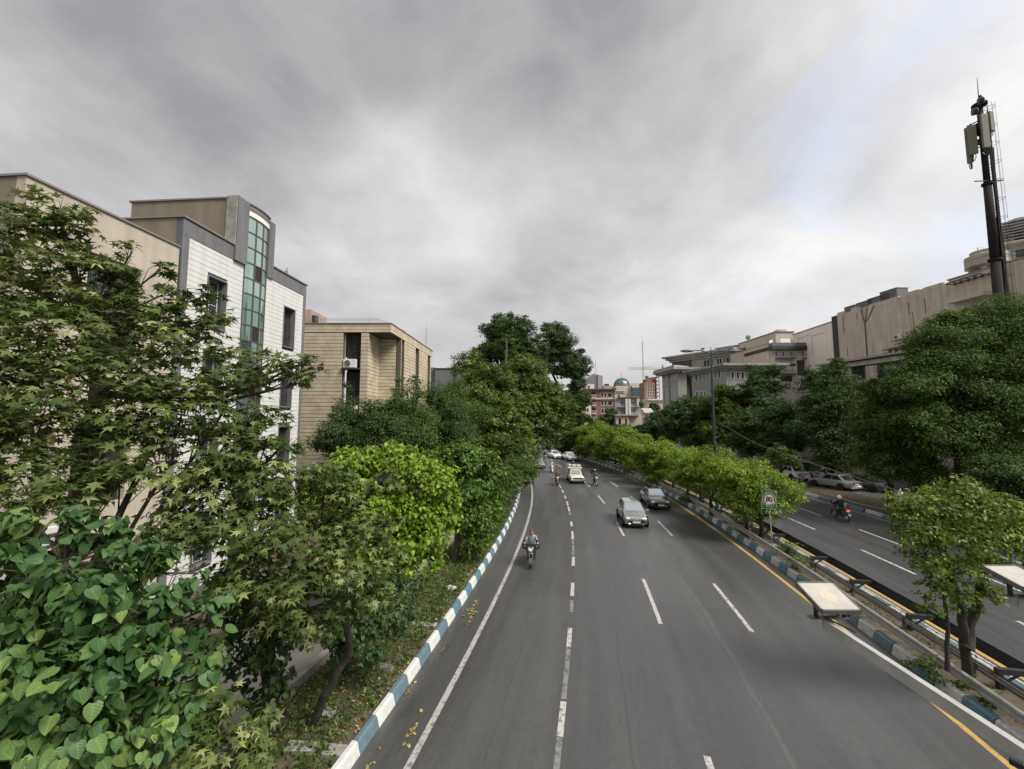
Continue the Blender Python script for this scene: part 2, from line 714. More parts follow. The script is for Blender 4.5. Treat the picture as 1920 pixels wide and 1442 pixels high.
M_LAMP = material('lamp_glass', (0.72, 0.74, 0.76), 0.12, 0.3, 0.8)
M_BARK = material('bark', (0.10, 0.082, 0.065), 0.95, noise=0.6, nscale=6, bump=0.9, bscale=22)
M_BARKD = material('dark_bark', (0.045, 0.036, 0.028), 0.95, noise=0.5, nscale=6, bump=0.9, bscale=22)
# ================================================================== ground and roads
def ribbon(name, o0, o1, z, Y0, Y1, step, mat, parent=None, kind='structure', across=1, z1=None):
    V, F, UV = [], [], []
    n = max(1, int(round((Y1 - Y0) / step)))
    arc = Y0
    prev = None
    for i in range(n + 1):
        Y = Y0 + (Y1 - Y0) * i / n
        for k in range(across + 1):
            o = o0 + (o1 - o0) * k / across
            p = RP(Y, o, z if z1 is None else z + (z1 - z) * k / across)
            V.append(p)
            UV.append((o, arc))
        q = RP(Y, 0)
        if prev is not None:
            arc += (q - prev).length
        prev = q
    w = across + 1
    for i in range(n):
        for k in range(across):
            a = i * w + k
            F.append([a, a + 1, a + w + 1, a + w])
    me = mesh_np(name, V, F)
    ul = me.uv_layers.new(name='uv')
    li = np.zeros(len(me.loops), np.int32)
    me.loops.foreach_get('vertex_index', li)
    ul.data.foreach_set('uv', np.array(UV, np.float32)[li].ravel())
    o = link(name, me, mat, parent)
    if parent is None and kind:
        o['kind'] = kind
    return o


# one ground sheet out to the horizon
gs = MB()
gs.quad((-900, -150, -0.12), (900, -150, -0.12), (900, 1500, -0.12), (-900, 1500, -0.12))
g = gs.out('ground', M_GROUND)
g['kind'] = 'structure'

road = ribbon('road', -4.42, 10.25, 0.0, -14, 175, 1.5, M_ASPH, across=4)
road2 = ribbon('road', 12.1, 23.5, -0.004, -14, 175, 1.5, M_ASPH2, across=3)
alley = ribbon('alley', -11.6, -7.35, 0.02, -10, 60, 2.0, M_ALLEY)
verge = ribbon('verge', -7.2, -4.56, 0.16, -10, 120, 1.5, M_SOIL, across=4)
bankL = ribbon('soil_bank', -40, -11.6, 0.05, -10, 120, 6.0, M_SOIL, across=3)
median = ribbon('median_soil', 10.28, 12.1, 0.20, -12, 150, 1.5, M_SOIL, across=2)
bankR = ribbon('soil_bank', 23.7, 27.2, 0.16, -10, 140, 1.5, M_SOIL, across=2, z1=0.45)
side = ribbon('side_street', 27.2, 33.5, 0.40, -10, 140, 2.0, M_ALLEY)
bankR2 = ribbon('pavement', 33.5, 60, 0.48, -10, 140, 4.0, M_CONCD, across=2)


def strip_at(name, o, w, Y0, Y1, z, mat, parent, steps=3):
    r = ribbon(name, o - w / 2, o + w / 2, z, Y0, Y1, max(0.3, (Y1 - Y0) / steps), mat, parent, kind=None)
    return r


ZP = 0.004
strip_at('edge_line', -3.2, 0.16, 1.0, 62, ZP, M_EDGEP, road, 60)
strip_at('edge_line', 9.55, 0.15, 1.0, 95, ZP, M_YELP, road, 80)
strip_at('edge_line', 12.93, 0.16, 1.0, 95, ZP, M_YELP, road2, 80)
strip_at('edge_line', 12.70, 0.09, 1.0, 95, ZP, M_WHITEP, road2, 80)
strip_at('edge_line', 22.9, 0.13, 1.0, 80, ZP, M_WHITEP, road2, 60)
# the double dash line nearest the left lane: bright and worn pieces as measured
bright = [(1316, 1382), (1178, 1213), (1093, 1118), (1044, 1061), (996, 1011), (978, 987), (950, 959), (940, 948), (929, 935), (918, 924), (909, 915)]
faded = [(1384, 1460), (1214, 1312), (1126, 1148), (1022, 1041), (1012, 1020), (960, 966), (899, 906), (888, 895)]
for lst, mt, w in ((bright, M_WHITEP, 0.155), (faded, M_FADEP, 0.14)):
    for a, b in lst:
        Y1, Y0 = G(1060, a).y, G(1060, b).y
        strip_at('lane_dash', 0.0 - 0.06, w, Y0, Y1, ZP, mt, road, 2)
for off, starts in ((3.19, (6.2, 16.05, 26.95, 36.7, 45.3, 54.0, 63.0, 72.0)), (6.26, (6.1, 16.0, 27.4, 36.5, 45.3, 54.0, 63.0))):
    for s in starts:
        strip_at('lane_dash', off, 0.15, s, s + (4.1 if s < 20 else 3.6), ZP, M_WHITEP, road, 3)
for s in (60.0, 66.5, 73.0):
    strip_at('lane_dash', 0.1, 0.14, s, s + 3.2, ZP, M_WHITEP, road, 2)
for off, starts in ((16.25, (7.3, 15.0, 22.6, 29.9, 37.3, 44.4, 52.0)), (19.2, (12.0, 19.5, 26.8, 33.7, 40.9, 48.2))):
    for s in starts:
        strip_at('lane_dash', off, 0.15, s, s + 3.4, ZP, M_WHITEP, road2, 3)

# ================================================================== kerbs: painted stones, each its own
RNG = random.Random(5)


def stone_mesh(length, wid, h, lean, mat):
    b = MB()
    # section (x across, z up): face towards -x leans
    sec = [(-wid / 2, 0), (wid / 2, 0), (wid / 2, h), (-wid / 2 + lean, h), (-wid / 2 + lean * 0.6, h * 0.88)]
    g_ = 0.006
    M = Matrix(((1, 0, 0, 0), (0, 0, 1, 0), (0, 1, 0, 0), (0, 0, 0, 1)))
    b.prism(sec, -length / 2 + g_, length / 2 - g_, M)
    b.f = [f[::-1] for f in b.f]
    me = b.mesh('kerb_stone')
    me.materials.append(mat)
    return me


def kerb(label, off, Y0, Y1, pitch, wid, h, lean, mats, side=1, z=0.0, phase=0, ywhite=0.0):
    root = tag(struct('kerb', RP(Y0, off, z)), label)
    ms = [stone_mesh(pitch, wid, h, lean, m) for m in mats]
    Y = Y0
    i = phase
    base = root.location
    while Y < Y1:
        t = rtan(Y)
        p = RP(Y, off, z - 0.03)
        o = link('kerb_stone', ms[(i % 2) + (2 if len(ms) > 2 and RNG.random() < 0.4 else 0)], None, root, p - base)
        a = -math.atan2(t.x, t.y)
        o.rotation_euler = (RNG.uniform(-.006, .006), RNG.uniform(-.012, .012), a + (math.pi if side < 0 else 0) + RNG.uniform(-.006, .006))
        o.location.z += RNG.uniform(-.006, .006)
        o.location += Vector((t.y, -t.x, 0)) * RNG.uniform(-.008, .008)
        Y += pitch * t.y
        i += 1
    return root


KM = [M_KWHITE, M_KBLUE, M_KWHITE2, M_KBLUE2]
# (the first stones are measured: boundaries about 0.82 m apart)
kerb('blue and white painted kerb of the verge below the left trees', -4.48, 3.58, 72, 0.825, 0.21, 0.31, 0.12, KM[:2] + [M_KWHITE, M_KBLUE2], side=-1, phase=0)
kerb('worn blue and white kerb along the planted median', 10.22, 3.30, 96, 0.80, 0.24, 0.34, 0.13, [M_KWHITE2, M_KBLUE, M_KWHITE, M_KBLUE2], side=1, phase=1)
kerb('blue and white kerb on the far side of the median', 12.22, 4.0, 50, 0.80, 0.22, 0.24, 0.06, [M_KWHITE2, M_KBLUE2], side=-1)
kerb('faded blue and white kerb along the dirt bank', 23.6, 6.0, 62, 1.6, 0.24, 0.26, 0.08, [M_KWHITE2, M_KBLUE2], side=1)

# ================================================================== guard rails


def rail_profile(kind):
    if kind == 'wave':
        return [(0.0, 0.0), (0.05, 0.03), (0.05, 0.10), (0.0, 0.135), (0.0, 0.175), (0.05, 0.21), (0.05, 0.28), (0.0, 0.31)]
    return [(0.0, 0.0), (0.03, 0.0), (0.03, 0.36), (0.0, 0.36)]


def swept(name, prof, off, side, z, Y0, Y1, step, mat, parent, thick=0.012):
    """thin folded steel plate swept along the road"""
    V, F = [], []
    n = int((Y1 - Y0) / step)
    ring = [(d, h) for d, h in prof] + [(d - thick, h) for d, h in prof[::-1]]
    k = len(ring)
    for i in range(n + 1):
        Y = Y0 + (Y1 - Y0) * i / n
        for d, h in ring:
            V.append(RP(Y, off + side * d, z + h) - parent.location)
    for i in range(n):
        for j in range(k):
            a = i * k + j
            b = i * k + (j + 1) % k
            F.append([a, b, b + k, a + k])
    F.append(list(range(k)))
    F.append([n * k + j for j in range(k)][::-1])
    return link(name, mesh_np(name, V, F), mat, parent)


def guard_rail(label, off, side, z, Y0, Y1, mat, prof='wave', post=4.0, posth=0.75, group=None):
    root = thing('guard_rail', label, 'guard rail', RP(Y0, off, 0), 0, group)
    swept('rail', rail_profile(prof), off, side, z, Y0, Y1, 1.0, mat, root)
    pm = MB().box(-.035, .035, -.06, .06, -0.15, posth).mesh('post')
    pm.materials.append(mat)
    Y = Y0 + 0.5
    while Y < Y1:
        t = rtan(Y)
        link('post', pm, None, root, RP(Y, off - side * 0.05, 0.15) - root.location, -math.atan2(t.x, t.y))
        Y += post
    return root


guard_rail('pale grey folded steel guard rail behind the near median kerb', 10.50, -1, 0.40, 2.0, 98, M_STEEL, 'wave', 4.0, 0.52)
# low white topped rail in the middle of the bed
r2 = thing('planter_rail', 'low flat rail with a whitish top edge along the middle of the median', 'rail', RP(3, 11.35, 0))
swept('rail', [(0.0, 0.0), (0.05, 0.0), (0.05, 0.14), (0.0, 0.14)], 11.35, 1, 0.44, 3.0, 70, 1.0, material('pale_rail', (0.36, 0.34, 0.31), .7, noise=.4, nscale=6), r2)
pm = MB().box(-.03, .03, -.03, .03, 0, .42).mesh('post')
pm.materials.append(M_CONCD)
Y = 4.2
while Y < 70:
    link('post', pm, None, r2, RP(Y, 11.375, 0.16) - r2.location)
    Y += 2.5
# dark far rail on outrigger brackets
r3 = thing('guard_rail', 'dark guard rail held out over the far carriageway edge on brackets', 'guard rail', RP(3, 12.3, 0))
swept('rail', rail_profile('flat'), 12.30, 1, 0.44, 3.0, 80, 1.0, M_STEELD, r3)
bm_ = MB().box(-.82, .0, -.07, .07, .60, .74).box(-.82, -.70, -.06, .06, -.2, .60)
bm_.add([(-.8, -.02, .3), (-.8, .02, .3), (-.35, .02, .6), (-.35, -.02, .6), (-.72, -.02, .3), (-.72, .02, .3), (-.27, .02, .6), (-.27, -.02, .6)],
        [[0, 1, 2, 3], [7, 6, 5, 4], [0, 3, 7, 4], [1, 5, 6, 2], [0, 4, 5, 1], [3, 2, 6, 7]])
bme = bm_.mesh('bracket')
bme.materials.append(M_STEELD)
for px, py in ((1500, 1046), (1580, 1091), (1690, 1157), (1848, 1263), (1430, 1003)):
    Yb = G(px, py, .74).y
    Yb += 12.29 * rtan(Yb).x
    t = rtan(Yb)
    link('bracket', bme, None, r3, RP(Yb, 12.29, 0) - r3.location, -math.atan2(t.x, t.y))
Y = 8.2
while Y > 3:
    Y -= 3
for Y in (29.5, 33.0, 36.5, 40.0, 43.5, 47.0):
    t = rtan(Y)
    link('bracket', bme, None, r3, RP(Y, 12.29, 0) - r3.location, -math.atan2(t.x, t.y))

# low channel wall beside the alley, cast in lengths
lw = tag(struct('low_wall', RP(-4, -7.28, 0)), 'low concrete channel wall between verge and alley')
wme = [MB().box(-.11, .11, -.995, .995, -.05, .42).mesh('wall_block') for _ in range(1)]
wme[0].materials.append(M_CONC)
Y = -3.0
while Y < 60:
    t = rtan(Y)
    link('wall_block', wme[0], None, lw, RP(Y, -7.28, 0) - lw.location, (RNG.uniform(-.008, .008), RNG.uniform(-.02, .02), -math.atan2(t.x, t.y)))
    Y += 2.0

# ================================================================== stones and litter in the verge


def lump(name, label, cat, p, sx, sy, sz, mat, seed, group=None, rz=0.0):
    r = random.Random(seed)
    b = MB()
    b.ball((0, 0, 0), 1.0, 9, 6)
    for v in b.v:
        k = 1 + r.uniform(-.22, .22)
        v.x *= sx * k
        v.y *= sy * k
        v.z *= sz * (1 + r.uniform(-.2, .2))
    o = b.out(name, mat, None, False, (p.x, p.y, p.z + sz * .6), rz)
    return tag(o, label, cat, group)


M_ROCKW = material('white_rubble', (0.62, 0.60, 0.60), .9, noise=.45, nscale=7, bump=.8, bscale=12)
lump('stone', 'pale speckled lump of rubble at the foot of the dark tree', 'stone', G(860, 1050, .16), .24, .22, .22, M_ROCKW, 3)
lump('stone', 'whitish rock lying between leaves beside the blue and white kerb', 'stone', G(845, 1106, .16), .26, .17, .12, M_ROCKW, 9)
lump('stone', 'small dark rock by the kerb beyond the white rock', 'stone', G(876, 1080, .16), .18, .15, .10, M_CONCD, 4)
lump('stone', 'grey brown rock close to the kerb under the dark tree', 'stone', G(896, 1044, .16), .22, .18, .14, M_CONCD, 14)
for i, (px, py, sx, sy, rz, lb) in enumerate((
        (790, 1174, .52, .14, -.08, 'thin pale kerb slab lying across the verge under the bright tree'),
        (610, 1338, .20, .14, -.3, 'short broken slab beside the leaning dark trunk'),
        (566, 1404, .34, .16, -.05, 'wide grey slab across the verge near the bottom edge'),
        (628, 1412, .26, .15, -.12, 'cracked slab touching the kerb near the bottom edge'),
        (722, 1252, .26, .10, -.2, 'brownish slab fragment half buried by the kerb'))):
    b = MB().box(-sx, sx, -sy, sy, -.10, .07)
    r = random.Random(i)
    for v in b.v:
        v += Vector((r.uniform(-.03, .03), r.uniform(-.03, .03), r.uniform(-.015, .015)))
    tag(b.out('stone_slab', M_CONC, None, False, G(px, py, .18), rz, bevel=.012), lb, 'slab')
# ================================================================== buildings
class Frame:
    """a facade: local x runs along it (left to right seen from outside), y into the building, z up"""

    def __init__(s, O, d):
        s.O = Vector((O[0], O[1], 0))
        s.d = Vector((d[0], d[1], 0)).normalized()
        s.n = Vector((-s.d.y, s.d.x, 0))
        s.rz = math.atan2(s.d.y, s.d.x)

    def hit(s, px, py, yl=0.0):
        r = ray(px, py)
        c = Vector((0, 0, CAMH))
        o = s.O + s.n * yl
        t = (o - c).dot(s.n) / r.dot(s.n)
        p = c + r * t
        return (p - s.O).dot(s.d), p.z

    def x(s, px, py=700, yl=0.0):
        return s.hit(px, py, yl)[0]

    def z(s, px, py, yl=0.0):
        return s.hit(px, py, yl)[1]


def wall_holes(b, x0, x1, z0, z1, y0, y1, holes):
    """a wall slab x0..x1, z0..z1 between depths y0 (outside) and y1 with rectangular openings"""
    xs = sorted({x0, x1, *[h[0] for h in holes], *[h[1] for h in holes]})
    zs = sorted({z0, z1, *[h[2] for h in holes], *[h[3] for h in holes]})
    xs = [x for x in xs if x0 <= x <= x1]
    zs = [z for z in zs if z0 <= z <= z1]

    def solid(i, j):
        if i < 0 or j < 0 or i >= len(xs) - 1 or j >= len(zs) - 1:
            return False
        cx, cz = (xs[i] + xs[i + 1]) / 2, (zs[j] + zs[j + 1]) / 2
        return not any(h[0] < cx < h[1] and h[2] < cz < h[3] for h in holes)
    for i in range(len(xs) - 1):
        for j in range(len(zs) - 1):
            if not solid(i, j):
                continue
            a, c, e, f = xs[i], xs[i + 1], zs[j], zs[j + 1]
            b.quad((a, y0, e), (c, y0, e), (c, y0, f), (a, y0, f))
            b.quad((c, y1, e), (a, y1, e), (a, y1, f), (c, y1, f))
            if not solid(i - 1, j):
                b.quad((a, y1, e), (a, y0, e), (a, y0, f), (a, y1, f))
            if not solid(i + 1, j):
                b.quad((c, y0, e), (c, y1, e), (c, y1, f), (c, y0, f))
            if not solid(i, j - 1):
                b.quad((a, y1, e), (c, y1, e), (c, y0, e), (a, y0, e))
            if not solid(i, j + 1):
                b.quad((a, y0, f), (c, y0, f), (c, y1, f), (a, y1, f))
    return b


M_PANE = material('window_glass', (0.025, 0.03, 0.033), 0.05, 0, 0.8)
M_PANEB = material('window_glass_bluish', (0.06, 0.085, 0.095), 0.06, 0.35, 0.8)
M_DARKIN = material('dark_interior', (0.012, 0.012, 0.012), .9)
M_FRW = material('white_frame', (0.62, 0.62, 0.60), .5)
M_FRD = material('dark_frame', (0.03, 0.03, 0.03), .5)
M_FRB = material('bronze_frame', (0.12, 0.105, 0.08), .45, .4)
M_AC = material('white_enamel', (0.68, 0.68, 0.65), .45, noise=.15, nscale=3)
M_STONEG = material('grey_granite', (0.155, 0.155, 0.165), .75, noise=.35, nscale=1.6, streak=True, bump=.15, bscale=30)
M_COPING = material('metal_coping', (0.21, 0.20, 0.19), .5, .3)


def window(parent, x0, x1, z0, z1, y, cols=2, rows=1, frm=M_FRW, glass=M_PANE, t=0.05, sill=None, grille=None, backing=True, name='window'):
    """frame with its panes; y is the depth of the frame's outer face"""
    b = MB()
    w, h = x1 - x0, z1 - z0
    b.box(x0, x0 + t, y, y + .07, z0, z1).box(x1 - t, x1, y, y + .07, z0, z1)
    b.box(x0 + t, x1 - t, y, y + .07, z0, z0 + t).box(x0 + t, x1 - t, y, y + .07, z1 - t, z1)
    for i in range(1, cols):
        xx = x0 + w * i / cols
        b.box(xx - t * .4, xx + t * .4, y + .003, y + .06, z0 + t, z1 - t)
    for j in range(1, rows):
        zz = z0 + h * j / rows
        b.box(x0 + t, x1 - t, y + .006, y + .055, zz - t * .4, zz + t * .4)
    f = b.out(name, frm, parent)
    p = MB()
    p.box(x0 + t * .5, x1 - t * .5, y + .03, y + .045, z0 + t * .5, z1 - t * .5)
    p.out('pane', glass, f)
    if sill:
        MB().box(x0 - .06, x1 + .06, y - sill, y - .004, z0 - .07, z0 - .002).out('sill', frm if frm is not M_FRD else M_CONC, f)
    if grille:
        q = MB()
        k = max(2, int(w / .14))
        for i in range(k + 1):
            xx = x0 + .04 + (w - .08) * i / k
            q.box(xx - .009, xx + .009, y - grille, y - grille + .018, z0 + .05, z0 + h * .98)
        for zz in (z0 + .08, z0 + h * .33, z0 + h * .66):
            q.box(x0, x1, y - grille - .006, y - grille + .024, zz - .012, zz + .012)
        q.out('grille', M_FRD, f)
    return f


def ac_unit(label, fr, x, y, z, w=.85, group='outdoor air conditioner units on the facades', rz=0.0):
    """outdoor unit: casing, fan ring, dark grille, feet. x,y,z: its bottom centre in the facade's frame"""
    p = fr.O + fr.d * x + fr.n * y
    r = thing('air_conditioner', label, 'air conditioner', (p.x, p.y, z), fr.rz + rz, group)
    h = w * .72
    MB().box(-w / 2, w / 2, -.15, .15, .04, h).out('casing', M_AC, r, bevel=.02)
    M = Matrix.Translation((-w * .16, -.151, h * .52)) @ Matrix.Rotation(math.pi / 2, 4, 'X')
    MB().lathe([(h * .40, 0), (h * .40, .02), (h * .36, .025), (h * .36, 0)], 24, M, False).out('fan_ring', M_FRW, r)
    q = MB()
    q.lathe([(h * .355, .004), (h * .355, .012), (.0, .012)], 20, M)
    q.out('fan_opening', M_BLACK, r)
    s = MB()
    for k in range(5):
        rr = h * (.06 + .065 * k)
        s.lathe([(rr, .016), (rr + .008, .02), (rr + .016, .016)], 18, M, False)
    s.out('guard', M_STEEL, r)
    f = MB().box(-w * .4, -w * .3, -.17, .17, 0, .04).box(w * .3, w * .4, -.17, .17, 0, .04)
    f.out('foot', M_STEELD, r)
    return r


# ------------------------------------------------------------------ A: rendered building at the left edge
TH = 0.074
dL = (TH, 1.0)
FL = Frame((-15.0, 0.0), dL)
M_REND = material('stained_render', (0.475, 0.425, 0.36), .9, noise=.5, nscale=.8, streak=True, col2=(0.33, 0.285, 0.23), bump=.25, bscale=14)
M_REND2 = material('brown_render', (0.235, 0.20, 0.15), .9, noise=.35, nscale=.6, streak=True, bump=.2, bscale=12)
xa0, xa1 = FL.x(50, 330), FL.x(337, 460)
za = 14.55
A = thing('rendered_building', 'beige rendered building with flat parapet behind the tall left plane tree', 'building', FL.O, FL.rz)
w1 = (FL.x(160, 560), FL.x(261, 560), 9.2, FL.z(261, 505))
w2 = (FL.x(160, 560), FL.x(261, 560), 4.6, 7.2)
w3 = (FL.x(95, 560), FL.x(128, 560), 4.6, 7.2)
b = wall_holes(MB(), xa0, xa1, 0, za, 0, .3, [w1, w2, w3])
b.out('wall', M_REND, A)
for (a, c, e, f) in (w1, w2, w3):
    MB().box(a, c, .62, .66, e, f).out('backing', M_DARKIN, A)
window(A, *w1, .28, 3, 2, M_FRD, M_PANE, grille=.12)
window(A, *w2, .28, 3, 2, M_FRD, M_PANE, grille=.12)
window(A, *w3, .28, 1, 2, M_FRD, M_PANE)
# the end wall that faces the camera, with its own window
we = (.55 + 1.2, 3.4, 9.1, 11.6)
E_ = MB()
E_.box(xa0 - .001, xa0 + .3, .3, 14, 0, za)
E_.out('end_wall', M_REND2, A)
MB().box(xa0 - .06, xa0 - .003, 1.6, 3.2, 9.0, 11.2).out('window', M_PANE, A)
MB().box(xa0 + .3, xa1, .3, 14, za - 1.0, za - .6).out('roof', M_CONCD, A)
MB().box(xa0 - .05, xa1, -.06, .36, za + .003, za + .07).box(xa0 - .05, xa0 + .36, .36, 14, za + .003, za + .07).out('coping', M_COPING, A)
MB().box(xa0 - .22, xa0 + 1.6, -.16, -.002, 12.55, 12.75).out('ledge', M_REND, A)
for k, zz in enumerate((3.1, 3.42, 3.74, 4.06)):
    MB().box(xa0 - .1, xa0 + 2.2, -.30, -.02, zz, zz + .16).out('louvre', M_FRW, A)

# ------------------------------------------------------------------ B: white panelled building with the glazed stair
B_ = thing('panelled_building', 'white panelled building with grey stone trim and curved glazed stair tower', 'building', FL.O, FL.rz)
xb0, xb1 = FL.x(338, 500), FL.x(571, 600)
zb = FL.z(338, 404)
pl, pr = FL.x(351, 500), FL.x(565, 640)       # panel field edges
band = .72
t0, t1 = FL.x(436, 480), FL.x(511, 480)       # tower
g0, g1 = FL.x(458, 480), FL.x(501, 480)       # its glazing
zt = FL.z(445, 368)
M_WPAN = material('white_panel', (0.63, 0.63, 0.62), .55, noise=.10, nscale=1.2, streak=True, col2=(0.51, 0.51, 0.50))
M_CURT = material('net_curtain', (0.30, 0.29, 0.27), .9, noise=.3, nscale=6, stretch=(1, 1, .05))
M_JOINT = material('panel_joint', (0.10, 0.10, 0.105), .9)
wx0, wx1 = FL.x(386, 560), FL.x(424, 560)
wr0, wr1 = FL.x(530, 610), FL.x(552, 610)
zl0, zl1 = FL.z(404, 617), FL.z(404, 521)
zr0, zr1 = FL.z(540, 652), FL.z(540, 576)
op = []
for k in range(4):
    op.append((wx0, wx1, zl0 - 3.5 * k, zl1 - 3.5 * k))
    op.append((wr0, wr1, zr0 - 3.5 * k, zr1 - 3.5 * k))
op = [o for o in op if o[2] > 0.3]
wall_holes(MB(), xb0, g0 - .004, 0, zb - .004, .03, .30, op).out('wall', M_JOINT, B_)
wall_holes(MB(), g1 + .004, xb1, 0, zb - .004, .03, .30, op).out('wall', M_JOINT, B_)
# panels: one strip after another, each its own piece
pitch_ = .235
r = random.Random(2)
z = 0.2
while z < zb - band - .02:
    ztop = min(z + pitch_ - .014, zb - band - .012)
    for s0, s1 in ((pl + .01, g0 - .012), (g1 + .012, pr - .01)):
        cuts = [s0]
        for o in op:
            if o[2] < ztop and o[3] > z and o[0] > s0 and o[1] < s1:
                cuts += [o[0], o[1]]
        cuts.append(s1)
        for i in range(0, len(cuts), 2):
            dy = r.uniform(-.004, .004)
            MB().box(cuts[i], cuts[i + 1], -.012 + dy, .028, z, ztop).out('panel', M_WPAN, B_)
    z += pitch_
# grey trim
MB().box(xb0, t0 - .004, -.035, .029, zb - band, zb).out('parapet_band', M_STONEG, B_)
MB().box(t1 + .004, xb1, -.035, .029, zb - band, zb).out('parapet_band', M_STONEG, B_)
MB().box(xb0, pl, -.035, .029, 0, zb - band - .006).out('pilaster', M_STONEG, B_)
MB().box(pr, xb1, -.035, .029, 0, zb - band - .006).out('pilaster', M_STONEG, B_)
MB().box(xb0 - .06, t0 - .004, -.10, .4, zb + .004, zb + .075).box(t1 + .004, xb1 + .06, -.10, .4, zb + .004, zb + .075).out('coping', M_COPING, B_)
MB().box(xb0 - .001, xb0 + .3, .301, 11, 0, zb).out('end_wall', M_REND2, B_)
MB().box(xb0 - .06, xb0 + .36, .404, 11, zb + .004, zb + .07).out('coping', M_COPING, B_)
MB().box(xb1 - .3, xb1, .301, 11, 0, zb).out('end_wall', M_REND2, B_)
MB().box(xb0 + .3, xb1 - .3, .301, 11, zb - .9, zb - .6).out('roof', M_CONCD, B_)
for o in op:
    left = o[0] < t0
    rev = MB()          # dark grey stone reveal
    rev.box(o[0] - .002, o[0] + .05, -.045, .45, o[2], o[3]).box(o[1] - .05, o[1] + .002, -.045, .45, o[2], o[3])
    rev.box(o[0] + .05, o[1] - .05, -.045, .45, o[3] - .05, o[3]).box(o[0] + .05, o[1] - .05, -.10, .45, o[2] - .03, o[2] + .03)
    rev.out('window_surround', M_STONEG, B_)
    window(B_, o[0] + .06, o[1] - .06, o[2] + .04, o[3] - .06, .36, 2, 2, M_FRW if left else M_FRB, M_PANEB, .05, grille=.16)
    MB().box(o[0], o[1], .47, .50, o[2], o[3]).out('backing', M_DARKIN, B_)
    MB().box(o[0] + .12, o[0] + (.42 if left else .5) * (o[1] - o[0]), .37, .384, o[2] + .12, o[3] - .14).out('curtain', M_CURT, B_)
# penthouse behind the parapet
_c = FL.O + FL.d * t0
_u = ray(248, 372)
_k = _u.x / _u.y
PD = (_k * _c.y - _c.x) / (FL.n.x - _k * FL.n.y)          # how far back it runs
ph0 = FL.x(440, 420)
P0 = FL.hit(433, 373)
MB().box(t0 + .0, t0 + .30, .305, PD, zb - .6, zt - .15).out('penthouse_wall', M_REND2, B_)
MB().box(t0 - .06, t0 + .36, .30, PD + .1, zt - .148, zt - .07).out('coping', M_COPING, B_)
MB().box(t0 + .30, xb1 - 1.2, PD - .3, PD, zb - .6, zt - .6).out('penthouse_wall', M_REND2, B_)
# stair tower: two stone piers, curved head, glazed grid
MB().box(t0, g0 - .002, -.16, .028, zb - band - .004, zt).box(t0, g0 - .002, .031, .29, zb, zt).out('pier', M_STONEG, B_)
MB().box(g1 + .002, t1, -.10, .028, zb - band - .004, zt - .1).box(g1 + .002, t1, .031, .29, zb, zt - .1).out('pier', M_STONEG, B_)
MB().box(t0 - .05, t0 - .002, -.12, .42, zb, zt - .02).out('pier_cladding', M_CONC, B_)


def arc(u, bulge=.13):
    return -.02 - bulge * (1 - (2 * u - 1) ** 2)


nseg = 10
gw = g1 - g0
zg1 = FL.z(460, 402)
M_HEAD = material('pale_head', (0.70, 0.68, 0.64), .6)
for nm, z0_, z1_, ex, mt in (('head_band', zg1 + .32, zt - .02, .06, M_STONEG), ('head_ring', zg1 + .04, zg1 + .316, .035, M_HEAD), ('coping', zt - .016, zt + .05, .11, M_COPING)):
    poly = [(g0 + .002 - (0 if nm != 'coping' else .02), .28)] + [(g0 + .002 + (gw - .004) * i / nseg, arc(i / nseg) - ex) for i in range(nseg + 1)] + [(g1 - .002, .28)]
    MB().prism(poly, z0_, z1_).out(nm, mt, B_)
stair = MB()
colu = (0.0, 0.36, 0.68, 1.0)
rowh = .80
nrow = int(zg1 / rowh)
for u in colu:
    xx = g0 + gw * u + (.03 if u == 0 else -.03 if u == 1 else 0)
    stair.box(xx - .028, xx + .028, arc(u) - .02, arc(u) + .05, .2, zg1 + .036)
for k in range(nrow + 1):
    zz = zg1 - k * rowh
    for i in range(nseg):
        u0, u1 = i / nseg, (i + 1) / nseg
        a, c = g0 + gw * u0, g0 + gw * u1
        y0_, y1_ = arc(u0) - .012, arc(u1) - .012
        stair.add([(a, y0_, zz - .03), (c, y1_, zz - .03), (c, y1_, zz + .03), (a, y0_, zz + .03),
                   (a, y0_ + .05, zz - .03), (c, y1_ + .05, zz - .03), (c, y1_ + .05, zz + .03), (a, y0_ + .05, zz + .03)],
                  [[0, 1, 2, 3], [4, 7, 6, 5], [3, 2, 6, 7], [0, 4, 5, 1]])
st = stair.out('stair_window', M_FRB, B_)
M_TG = [material('green_glass', (0.22, 0.34, 0.30), .07, .7, .8), material('green_glass_pale', (0.40, 0.52, 0.48), .08, .75, .8),
        material('green_glass_deep', (0.035, 0.085, 0.07), .06, .35, .8), material('open_pane', (0.02, 0.015, 0.012), .6)]
r = random.Random(4)
for k in range(nrow):
    for ci in range(3):
        u0, u1 = colu[ci], colu[ci + 1]
        zz1, zz0 = zg1 - k * rowh - .032, zg1 - (k + 1) * rowh + .032
        opened = ci == 1 and k in (3, 7, 11)
        mt = M_TG[3] if opened else (M_TG[1] if (ci > 0 and r.random() < .75) or (ci == 0 and k < 5) else M_TG[r.choice((0, 0, 2))])
        q = MB()
        m = 4
        for i in range(m):
            a, c = u0 + (u1 - u0) * i / m, u0 + (u1 - u0) * (i + 1) / m
            q.quad((g0 + gw * a, arc(a) + .02, zz0), (g0 + gw * c, arc(c) + .02, zz0), (g0 + gw * c, arc(c) + .02, zz1), (g0 + gw * a, arc(a) + .02, zz1))
        q.out('pane', mt, st)
MB().box(g0, g1, .06, .28, .2, zg1).out('backing', M_DARKIN, B_)
